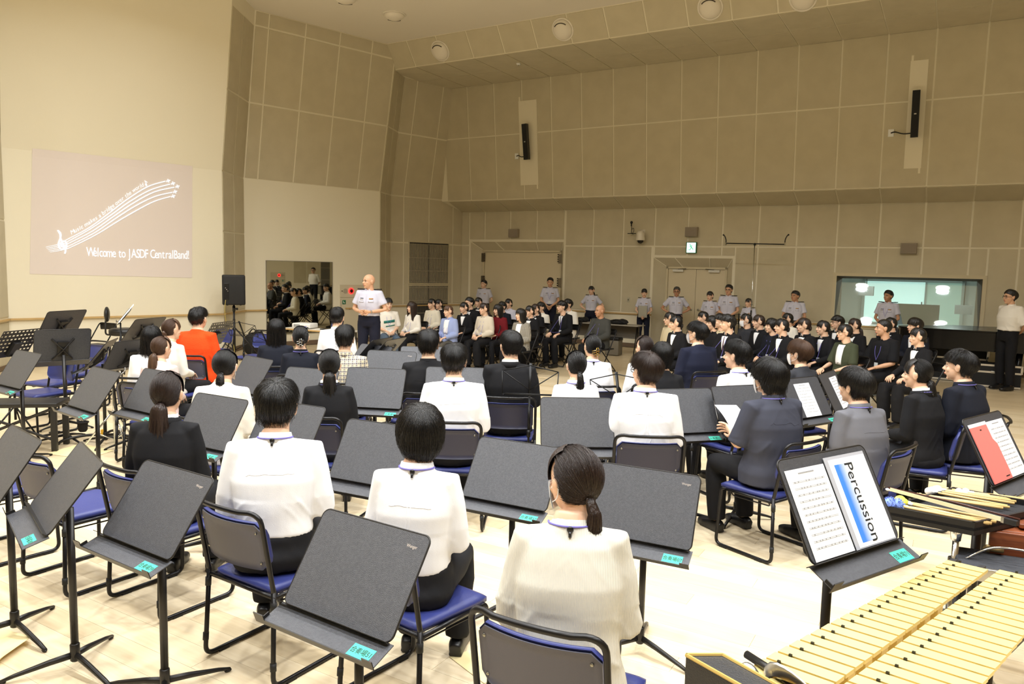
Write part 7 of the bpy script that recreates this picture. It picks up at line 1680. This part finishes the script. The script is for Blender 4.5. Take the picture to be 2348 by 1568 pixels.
# snare-like practice tray, instrument stands, saxophone
brass = mat('brass_lacquer', (214, 160, 62), .22, .95)
sxp = at_z(308, 930, .02); sxo = thing('saxophone', 'gold saxophone resting upright on its stand among the left chairs', 'saxophone', (sxp[0], sxp[1], 0), rad(20))
link('body_tube', S().add(tube(smooth_path([(0, 0, .95), (0, .03, .90), (0, .02, .7), (0, 0, .4), (0, -.01, .2), (0, .04, .1), (0, .12, .13), (0, .17, .3), (0, .20, .42)], 5), [.012+.03*(i/40) for i in range(41)], 14)).mesh('sb', True), sxo, brass)
link('bell', S().add(tube([(0, .19, .38), (0, .205, .44), (0, .225, .49)], [.045, .058, .085], 20)).mesh('sbl', True), sxo, brass); link('neck', S().add(tube(smooth_path([(0, 0, .93), (0, -.01, .99), (0, -.08, 1.01), (0, -.14, .96)], 5), .010, 10)).mesh('sn', True), sxo, brass); link('mouthpiece', S().add(tube([(0, -.13, .97), (0, -.19, .92)], [.013, .008], 10)).mesh('sm', True), sxo, bk)
for k in range(9): z = .25+.07*k; link('key', S().add(xf(lathe([(.016, 0), (.016, .008), (.01, .012)], 12), T(.03, .0, z)@Ry(rad(90)))).mesh('sk', True), sxo, brass)
link('key_rod', S().add(tube([(.045, .01, .2), (.045, .02, .85)], .004, 6)).add(tube([(-.04, .01, .25), (-.04, .02, .8)], .004, 6)).mesh('skr'), sxo, brass)
ss_ = thing('saxophone_stand', 'black folding stand holding the saxophone', 'stand', (sxp[0], sxp[1], 0), rad(20))
for k in range(3): q = rad(120*k+30); d = V(math.cos(q), math.sin(q), 0); link('leg', S().add(tube([V(0, .02, .2), d*.26+V(0, .02, .01)], .010, 8)).mesh('xl', True), ss_, bk)
link('cradle', S().add(tube(smooth_path([(-.06, .06, .12), (-.03, .10, .06), (.03, .10, .06), (.06, .06, .12)], 4), .010, 8)).mesh('xc', True), ss_, bk)
ip = at_z(240, 1010, 0); ist = thing('instrument_stand', 'black three-legged instrument stand with a yellow joint on the floor', 'stand', (ip[0], ip[1], 0), rad(15)); yel = mat('yellow_plastic', (232, 176, 44), .5)
link('hub', S().add(prism([(-.03, -.02), (.03, -.02), (.012, .05), (-.012, .05)], .03, .12)).mesh('ih'), ist, yel)
link('post', S().add(tube([(0, 0, .06), (.02, .02, .75)], .013, 8)).mesh('ip', True), ist, standm)
for q, L_ in ((200, .42), (-25, .45), (75, .3)): d = V(math.cos(rad(q)), math.sin(rad(q)), 0); link('leg', S().add(tube(smooth_path([V(0, 0, .06), d*L_*.4+V(0, 0, .075), d*L_*.85+V(0, 0, .05), d*L_+V(0, 0, .012)], 4), .014, 8)).mesh('il', True), ist, standm)
link('cup', S().add(lathe([(.012, .06), (.014, .10), (.05, .13), (.052, .14), (.01, .135)], 16, (-.42, -.14, 0))).mesh('ic', True), ist, bk)
cp_ = at_z(190, 985, .12); cu = thing('cup_holder', 'black felt cup hanging from a chrome stand', 'cup', (cp_[0], cp_[1], .10)); link('cup_body', S().add(lathe([(.03, 0), (.045, .02), (.05, .09), (.055, .10), (.045, .10), (.04, .03), (.0, .02)], 18)).mesh('cb', True), cu, mat('felt_black', (36, 32, 32), .95)); link('cup_rim', S().add(tube([(.052*math.cos(q), .052*math.sin(q), .10) for q in np.linspace(0, 2*math.pi, 17)[:-1]], .009, 8, closed=True)).mesh('cr', True), cu, mat('felt_black', (36, 32, 32)))
ch_ = at_z(262, 955, .35); cs_ = thing('snare_stand', 'chrome tripod stand among the left chairs', 'stand', (ch_[0], ch_[1], 0))
link('post', S().add(tube([(0, 0, .08), (0, 0, .78)], .012, 10)).mesh('cp', True), cs_, chrome)
for k in range(3):
    q = rad(120*k+80); d = V(math.cos(q), math.sin(q), 0); l_ = link('leg', S().add(tube([V(0, 0, .42), d*.30+V(0, 0, .03)], .009, 8)).add(tube([V(0, 0, .12), d*.18+V(0, 0, .2)], .006, 8)).mesh('cl', True), cs_, chrome); link('rubber_foot', S().add(tube([d*.28+V(0, 0, .055), d*.315+V(0, 0, .0)], .015, 8)).mesh('cf', True), l_, rubber); link('arm', S().add(tube([V(0, 0, .70), d*.17+V(0, 0, .78), d*.17+V(0, 0, .82)], .007, 8)).mesh('ca', True), cs_, chrome)
# flat instrument rack bench at the left edge (black, slatted X side)
rp = at_z(40, 960, .30); rk = thing('keyboard_bench', 'black wooden bench with a crossed side panel at the left edge', 'bench', (rp[0], rp[1], 0), rad(12)); blkw = mat('black_wood', (30, 28, 26), .5)
box_t(rk, 'bench_top', -.42, .42, -.18, .18, .44, .48, blkw)
for x in (-.38, .38):
    for y in (-.15, .15): box_t(rk, 'leg', x-.025, x+.025, y-.025, y+.025, 0, .44, blkw)
for a_, b__ in (((-.36, -.16, .12), (.36, -.16, .42)), ((-.36, -.16, .42), (.36, -.16, .12))): link('cross_brace', S().add(tube([a_, b__], .014, 6)).mesh('xb'), rk, blkw)
# black stringed/other case by loudspeaker
cz = at_z(560, 815, 0); ca = thing('equipment_bag', 'dark soft bag under the loudspeaker tripod', 'bag', (cz[0]+.15, cz[1]+.1, 0)); link('bag_body', remesh('eb', [ell((0, 0, .22), (.22, .16, .24), 16, 12), ell((.1, 0, .38), (.12, .12, .12), 12, 8)], .016, 3), ca, mat('bag_black', (16, 16, 17))); link('handle', S().add(tube(smooth_path([(-.08, 0, .45), (0, 0, .54), (.09, 0, .47)], 4), .012, 6)).mesh('eh', True), ca, rubber)
# ------------------------------------------------------------------ piano and cases at the right back
pb = mat('piano_black', (10, 10, 11), .22, spec=.3); alu = mat('aluminium_edge', (214, 208, 196), .35, .7); caseb = mat('case_black', (12, 12, 13), .7)
gp = at_z(2250, 860, 0); ga = math.atan2(D2[1], D2[0])+math.pi
gq = on_plane(2245, 760, N2*(O_BACK-1.15), N2); gpo = thing('grand_piano', 'closed black grand piano behind the right guests', 'piano', (gq[0], gq[1], 0), ga+rad(90))
outl = smooth_path([(-.75, -.75), (.75, -.75), (.75, .0), (.62, .5), (.2, .75), (-.1, 1.1), (-.45, 1.3), (-.72, 1.1), (-.75, .5)], 5)
outl = [(x, y) for x, y in outl]
def prsm(z0, z1, k=1.0): return prism([(x*k, y*k) for x, y in outl], z0, z1)
link('case', S().add(prsm(.62, .95)).mesh('pc'), gpo, pb); link('lid', S().add(prsm(.955, .98, 1.01)).mesh('pl'), gpo, pb); link('key_lid', S().add(rbox(-.7, .7, -.95, -.74, .62, .76, .02)).mesh('pk', True), gpo, pb)
for x, y in ((-.62, -.6), (.62, -.6), (-.4, .95)): link('leg', S().add(tube([(x, y, .06), (x, y, .62)], [.05, .065], 12)).add(tube([(x, y, 0), (x, y, .07)], .035, 10)).mesh('pleg', True), gpo, pb)
link('pedal_lyre', S().add(box(-.09, .09, -.5, -.44, .1, .62)).add(box(-.12, .12, -.62, -.44, .06, .12)).mesh('py'), gpo, pb)
for k, (u, v, w_, d_c, h_, lab) in enumerate(((2185, 868, 1.05, .55, .62, 'black flight case with aluminium edges under the piano'), (2275, 884, .8, .5, .40, 'low black flight case beside the standing man'), (2135, 862, .75, .5, .92, 'tall black case behind the guest at the end of the row'))):
    q = at_z(u, v, 0); fc = thing('flight_case', lab, 'case', (q[0], q[1], 0), ga); link('case_body', S().add(rbox(-w_/2, w_/2, -d_c/2, d_c/2, .02, h_, .01)).mesh('fc'), fc, caseb)
    for (x0, x1, y, z) in ((-w_/2, w_/2, -d_c/2, h_), (-w_/2, w_/2, -d_c/2, h_*.70), (-w_/2, w_/2, -d_c/2, .03)): link('edge_trim', mesh_from('et', *box(x0, x1, y-.008, y+.03, z-.028, z+.004)), fc, alu)
    for x in (-w_/2, w_/2): link('edge_trim', mesh_from('et', *box(x-.015, x+.015, -d_c/2-.008, -d_c/2+.02, h_-.14, h_)), fc, alu)
    link('latch', S().add(rbox(-.05, .05, -d_c/2-.012, -d_c/2, h_*.62, h_*.72, .003)).mesh('lt'), fc, steel)
cyq = at_z(2258, 880, .0); cyp = thing('cymbal_stand', 'thin chrome cymbal stand before the piano', 'stand', (cyq[0], cyq[1], 0)); link('post', S().add(tube([(0, 0, .1), (0, 0, .93)], .008, 8)).mesh('cyp', True), cyp, chrome); link('cymbal', S().add(xf(lathe([(.20, 0), (.1, .012), (.03, .018), (.02, .03), (.0, .032)], 24), T(0, 0, .94)@Rx(rad(14)))).mesh('cym', True), cyp, mat('bronze_dark', (110, 92, 60), .35, .9))
for k in range(3): q = rad(120*k+30); d = V(math.cos(q), math.sin(q), 0); link('leg', S().add(tube([V(0, 0, .35), d*.25+V(0, 0, .01)], .007, 6)).mesh('cyl', True), cyp, chrome)
# ------------------------------------------------------------------ trap table with mallets and bow
TZ = .86
tt = [at_z(u, v, TZ) for u, v in ((2032, 1162), (2235, 1200), (2420, 1160), (2185, 1118))]   # front-left, front-right, back-right, back-left of the tray rim
c0 = (tt[0]+tt[1]+tt[2]+tt[3])/4
trt = thing('trap_table', 'black felt covered trap table holding mallets and a bow', 'table', (c0[0], c0[1], 0)); felt = mat('felt_table', (34, 34, 37), .97, bump=(160, .5)); blacklam = mat('black_laminate', (24, 24, 26), .45)
L = [p-np.array([c0[0], c0[1], 0]) for p in tt]
link('tray_floor', mesh_from('tf', *hexa([p-UP*.035 for p in L], [p-UP*.022 for p in L])), trt, felt)
for i in range(4):
    a_, b__ = L[i], L[(i+1) % 4]; inn = (-(a_+b__)/2); inn[2] = 0; inn /= np.linalg.norm(inn); P = [a_-UP*.055, b__-UP*.055, b__+UP*.004, a_+UP*.004]; link('rim_board', mesh_from('rb', *hexa(P, [p+inn*.012 for p in P])), trt, blacklam)
pq = lerp(L[0], L[1], .80)*.86; pq[2] = 0
link('post', S().add(tube([pq+UP*.10, pq+UP*(TZ-.03)], .013, 12)).add(tube([pq+UP*.10, pq+UP*.62], .018, 12)).mesh('tpost', True), trt, chrome); link('post_collar', S().add(tube([pq+UP*.60, pq+UP*.68], .025, 12)).add(tube([pq+UP*.64, pq+UP*.64+V(.05, -.02, 0)], .006, 6)).mesh('tcol', True), trt, chrome); link('head_joint', S().add(tube([pq+UP*(TZ-.10), pq+UP*(TZ-.03)], [.02, .028], 12)).mesh('thj', True), trt, chrome)
for k in range(3): q = rad(120*k+20); d = V(math.cos(q), math.sin(q), 0); link('leg', S().add(tube([pq+V(0, 0, .40), pq+d*.34+V(0, 0, .01)], .010, 8)).mesh('tleg', True), trt, chrome)
stickw = mat('mallet_birch', (232, 200, 140), .5, var=((222, 184, 120), 8, (1, 1, 1)))
def mallet(label, u0, v0, u1, v1, r_, hm, z=TZ-.006, yarn=None, group='mallets on the trap table', tip=True):
    a_ = at_z(u0, v0, z+r_*.4); b__ = at_z(u1, v1, z); t = thing('mallet', label, 'mallet', a_, 0, group); e = b__-a_
    link('shaft', S().add(tube([np.zeros(3), e*.5, e], [.0055, .0062, .0068], 8)).mesh('ms', True), t, stickw)
    if hm is not None:
        s = S(); s.add(ell((0, 0, 0), (r_, r_, r_*.95), 16, 12)) 
        h = link('head', s.mesh('mh', True), t, hm)
        if yarn:
            rs = np.random.default_rng(int(u0)); ys = S()
            for k in range(160):
                d = rs.normal(0, 1, 3); d /= np.linalg.norm(d); ys.add(tube([d*r_*.9, d*r_*1.22+rs.normal(0, r_*.06, 3)], .0012, 4, cap=False))
            o = link('yarn', ys.mesh('my'), h, hm); o['kind'] = 'stuff'
        link('ferrule', S().add(tube([e/np.linalg.norm(e)*r_*.9, e/np.linalg.norm(e)*(r_+.018)], .0072, 8)).mesh('mf', True), t, wht)
    else:
        s = S().add(ell((0, 0, 0), (.009, .009, .009), 10, 8)); link('tip', s.mesh('mt', True), t, stickw)
    return t
blu = mat('yarn_blue', (126, 150, 220), .95); ylw = mat('yarn_yellow', (232, 222, 80), .9); wyr = mat('yarn_white', (240, 240, 240), .9)
mallet('mallet with a fuzzy blue yarn head, left one', 2040, 1156, 2268, 1200, .029, blu, yarn=True); mallet('mallet with a fuzzy blue yarn head, right one', 2056, 1158, 2284, 1196, .029, blu, yarn=True)
mallet('mallet with a yellow cord head, upper one', 2064, 1148, 2286, 1192, .026, ylw); mallet('mallet with a yellow cord head, lower one', 2072, 1152, 2274, 1200, .021, ylw)
for k, (u0, v0, u1, v1) in enumerate(((2130, 1126, 2310, 1160), (2138, 1124, 2326, 1154), (2146, 1122, 2330, 1150), (2150, 1121, 2336, 1147))): mallet('white headed mallet in the cluster of four, number %s from the front' % ('one', 'two', 'three', 'four')[k], u0, v0, u1, v1, .019, wyr)
for k, (u0, v0, u1, v1) in enumerate(((2199, 1127, 2340, 1148), (2214, 1127, 2352, 1146))): mallet('white headed mallet lying %s of the far pair' % ('in front', 'at the back')[k], u0, v0, u1, v1, .018, wyr)
for k, (u0, v0, u1, v1) in enumerate(((2110, 1134, 2315, 1163), (2104, 1134, 2300, 1165), (2172, 1121, 2342, 1143))): mallet('plain wooden drumstick %s' % ('beside the white mallets', 'nearest the bow', 'at the back rim of the trap table')[k], u0, v0, u1, v1, .01, None)
bwa, bwb = at_z(2036, 1124, TZ+.02), at_z(2334, 1206, TZ+.02); bw = thing('bow', 'long bass bow with pale hair laid across the trap table', 'bow', bwa); e = bwb-bwa; sd = np.cross(e, UP); sd /= np.linalg.norm(sd); SB = sd if sd[1] > 0 else -sd
darkw = mat('bow_wood', (66, 30, 22), .35); link('bow_hair', mesh_from('bh', *hexa([e*.02, e*.93, e*.93+UP*.020, e*.02+UP*.016], [p+sd*.002 for p in (e*.02, e*.93, e*.93+UP*.020, e*.02+UP*.016)])), bw, mat('horsehair', (232, 224, 186), .6))
link('bow_stick', S().add(tube([e*.0+UP*.012+SB*.004, e*.5+SB*.018+UP*.022, e*1.0+SB*.012+UP*.026], .0048, 8)).mesh('bs', True), bw, darkw); link('frog', mesh_from('fr', *hexa([e*.90-sd*.014, e*1.0-sd*.014, e*1.0+sd*.016, e*.90+sd*.016], [p+UP*.022 for p in (e*.90-sd*.014, e*1.0-sd*.014, e*1.0+sd*.016, e*.90+sd*.016)])), bw, blacklam); link('ferrule', mesh_from('fe', *hexa([e*.895-sd*.0145, e*.915-sd*.0145, e*.915+sd*.0165, e*.895+sd*.0165], [p+UP*.0235 for p in (e*.895-sd*.0145, e*.915-sd*.0145, e*.915+sd*.0165, e*.895+sd*.0165)])), bw, chrome); link('tip_plate', S().add(ell(UP*.004, (.012, .012, .006), 8, 6)).mesh('tpl'), bw, wht)
# ------------------------------------------------------------------ wooden instrument frame behind the trap table (xylophone end board)
xz = at_z(2270, 1215, .80); xw = thing('xylophone', 'xylophone with a reddish wooden end rail behind the vibraphone', 'xylophone', (xz[0], xz[1], 0), rad(-22)); redw = mat('rosewood_board', (134, 70, 36), .45, var=((104, 50, 24), 3, (1, 4, 22)))
box_t(xw, 'end_rail', .0, .9, -.012, .012, .68, .80, redw, .004); box_t(xw, 'side_rail', .02, .9, .02, .5, .76, .80, redw, .004)
for k in range(5): box_t(xw, 'bar', .12+.055*k, .16+.055*k, .05, .42, .81, .83, redw, .004)
link('leg', S().add(tube([(.04, .0, .0), (.04, .0, .70)], .022, 10)).mesh('xl', True), xw, standm); link('leg', S().add(tube([(.04, .45, .0), (.04, .45, .76)], .022, 10)).mesh('xl', True), xw, standm); link('thumb_screw', S().add(tube([(.0, -.03, .725), (.05, -.03, .725)], .012, 8)).add(ell((-.01, -.03, .725), (.018, .008, .018), 10, 6)).mesh('xt', True), xw, mat('aged_brass', (150, 130, 90), .4, .8))
# ------------------------------------------------------------------ vibraphone at the lower right
VZ = .86
bard = mat('vibraphone_bar_gold', (238, 216, 142), .42, .45); vblk = mat('vibraphone_frame_black', (30, 30, 33), .5, bump=(240, .3)); goldt = mat('gold_trim', (214, 186, 110), .35, .6)
# bars run along BX, the rows step away along BY
org = at_z(1768, 1500, VZ); bxv = at_z(1931, 1557, VZ)-org; bl_ = np.linalg.norm(bxv); bx = bxv/bl_; byv = at_z(2140, 1277, VZ)-org; LY = np.linalg.norm(byv); by = byv/LY
vib = thing('vibraphone', 'gold barred vibraphone with black padded end frame at the lower right', 'vibraphone', (org[0], org[1], 0))
def vb_box(nm, x0, x1, y0, y1, z0, z1, m, par=vib):
    P = [bx*x0+by*y0, bx*x1+by*y0, bx*x1+by*y1, bx*x0+by*y1]; return link(nm, mesh_from(nm, *hexa([p+UP*z0 for p in P], [p+UP*z1 for p in P])), par, m)
stp = .056; NB = int(LY/stp)+1
for k in range(-2, NB):
    y = stp*k; sh_ = .0022*k
    b1 = vb_box('bar', .0+sh_, bl_-.004-sh_*.2, y-.024, y+.022, VZ-.012, VZ, bard); vb_box('cord_post', .035+sh_, .043+sh_, y+.024, y+.030, VZ-.03, VZ+.006, bk, b1)
    b2 = vb_box('bar', bl_+.014, bl_*2.35-sh_, y+.004, y+.050, VZ-.012, VZ, bard); vb_box('cord_post', bl_+.06, bl_+.068, y+.052, y+.058, VZ-.03, VZ+.006, bk, b2)
for x in (.045, bl_-.05, bl_+.065, bl_*2.1): vb_box('bar_rail', x-.010, x+.010, -.12, LY+.08, VZ-.045, VZ-.014, vblk)
A1v, A2v, B1v, B2v = [at_z(u, v, VZ+.03)-np.array([org[0], org[1], 0]) for u, v in ((1573, 1502), (1690, 1568), (1657, 1502), (1775, 1568))]
A2v = A1v+(A2v-A1v)*3.0; B2v = B1v+(B2v-B1v)*3.0
def quadslab(nm, P, z0, z1, m): return link(nm, mesh_from(nm, *hexa([p+UP*z0 for p in P], [p+UP*z1 for p in P])), vib, m)
quadslab('end_frame', [A1v, A2v, B2v, B1v], -.16, 0, vblk)
ex_ = (A2v-A1v)/np.linalg.norm(A2v-A1v); ew = np.cross(UP, ex_); ew = ew if np.dot(ew, A1v-B1v) > 0 else -ew
for Pa, Pb, zz, oo in ((A1v, A2v, .001, 0), (B1v, B2v, .001, 0), (A1v, A2v, -.15, 0)): link('gold_trim', S().add(tube([Pa+UP*zz, Pb+UP*zz], .005, 6)).mesh('gt'), vib, goldt)
link('gold_trim', S().add(tube([A1v+UP*.001, B1v+UP*.001], .005, 6)).mesh('gt'), vib, goldt)
qm = lerp(B1v, B2v, .12)-UP*.06
quadslab('motor_plate', [B1v, B2v, B2v-ew*.16, B1v-ew*.16], -.12, -.10, mat('brass_plate', (170, 130, 50), .35, .8))
c_ = lerp(B1v, B2v, .10)-ew*.05-UP*.05; link('pulley', S().add(tube([c_-ew*.006, c_+ew*.006], .034, 18)).add(tube([c_-ew*.05, c_+ew*.05], .007, 8)).add(tube([c_-ew*.012, c_+ew*.012], .016, 12)).mesh('vp', True), vib, steel)
link('damper_bar', S().add(tube([lerp(B1v, B2v, .02)-ew*.09-UP*.02, lerp(B1v, B2v, .36)-ew*.07-UP*.02], .011, 10)).mesh('vd', True), vib, bk)
d0 = lerp(B1v, B2v, .22)-ew*.05; link('damper_bracket', S().add(tube(smooth_path([d0-UP*.10, d0-UP*.01, d0+ex_*.06-ew*.01-UP*.0, d0+ex_*.16-ew*.02-UP*.04], 4), [(.005, .020)]*13, 8)).mesh('vdb', True), vib, steel)
for x, y in ((.05, -.12), (bl_*2, -.12), (.08, LY+.04), (bl_*2, LY+.04)):
    q_ = bx*x+by*y; link('leg', S().add(tube([q_+UP*.06, q_+UP*(VZ-.04)], .02, 10)).add(ell(q_+UP*.035, (.03, .03, .035), 10, 8)).mesh('vl', True), vib, vblk)
for k in range(9): vb_box('resonator', .07, .11, .0+.11*k, .045+.11*k, VZ-.40, VZ-.05, goldt)
sp2 = at_z(2310, 1285, .72); scn = thing('percussion_case', 'open percussion case with grey foam and a silver rim beside the gold bars', 'case', (sp2[0], sp2[1], 0), rad(-24)); box_t(scn, 'case_tray', -.18, .3, -.12, .16, .66, .70, mat('foam_grey', (58, 60, 66), .9, bump=(300, .6)), .006); box_t(scn, 'silver_rim', -.19, .3, -.14, -.12, .66, .715, steel, .003); link('handle', S().add(tube(smooth_path([(-.15, .0, .70), (-.05, .02, .76), (.1, .02, .76), (.2, .0, .70)], 5), .005, 6)).mesh('sh', True), scn, chrome)
for x in (-.15, .26): link('leg', S().add(tube([(x, 0, 0), (x, 0, .66)], .012, 8)).mesh('scl', True), scn, standm)
# ------------------------------------------------------------------ pale yellow sheets on the floor
ypm = mat('pale_yellow_sheet', (250, 232, 176), .55)
def fsheet(label, pix, z=.004, curl=.0):
    P = [at_z(u, v, z) for u, v in pix]; c = np.mean(P, 0); c[2] = 0; t = thing('paper_sheet', label, 'paper', c)
    v = []; f = []; N = 8
    for i in range(N+1):
        for j in range(N+1):
            a_, b__ = i/N, j/N; p = (P[0]*(1-a_)+P[1]*a_)*(1-b__)+(P[3]*(1-a_)+P[2]*a_)*b__-c; p[2] = .003+curl*(a_**3); v.append(p)
    for i in range(N):
        for j in range(N): q = i*(N+1)+j; f.append((q, q+1, q+N+2, q+N+1))
    b0 = len(v); v += [p-UP*.0012 for p in v]; f += [tuple(b0+i for i in q[::-1]) for q in f]; link('sheet', mesh_from('ys', v, f, True), t, ypm)
fsheet('pale yellow sheet curling up at the left edge of the floor', ((-60, 1560), (0, 1524), (76, 1470), (-40, 1420)), curl=.03)
fsheet('pale yellow sheet on the floor beside the foreground chair', ((1030, 1505), (1110, 1566), (1230, 1530), (1125, 1474)))
fsheet('yellow sheet on the floor behind the tripod with the yellow joint', ((105, 1040), (200, 1052), (262, 1032), (185, 1016)))
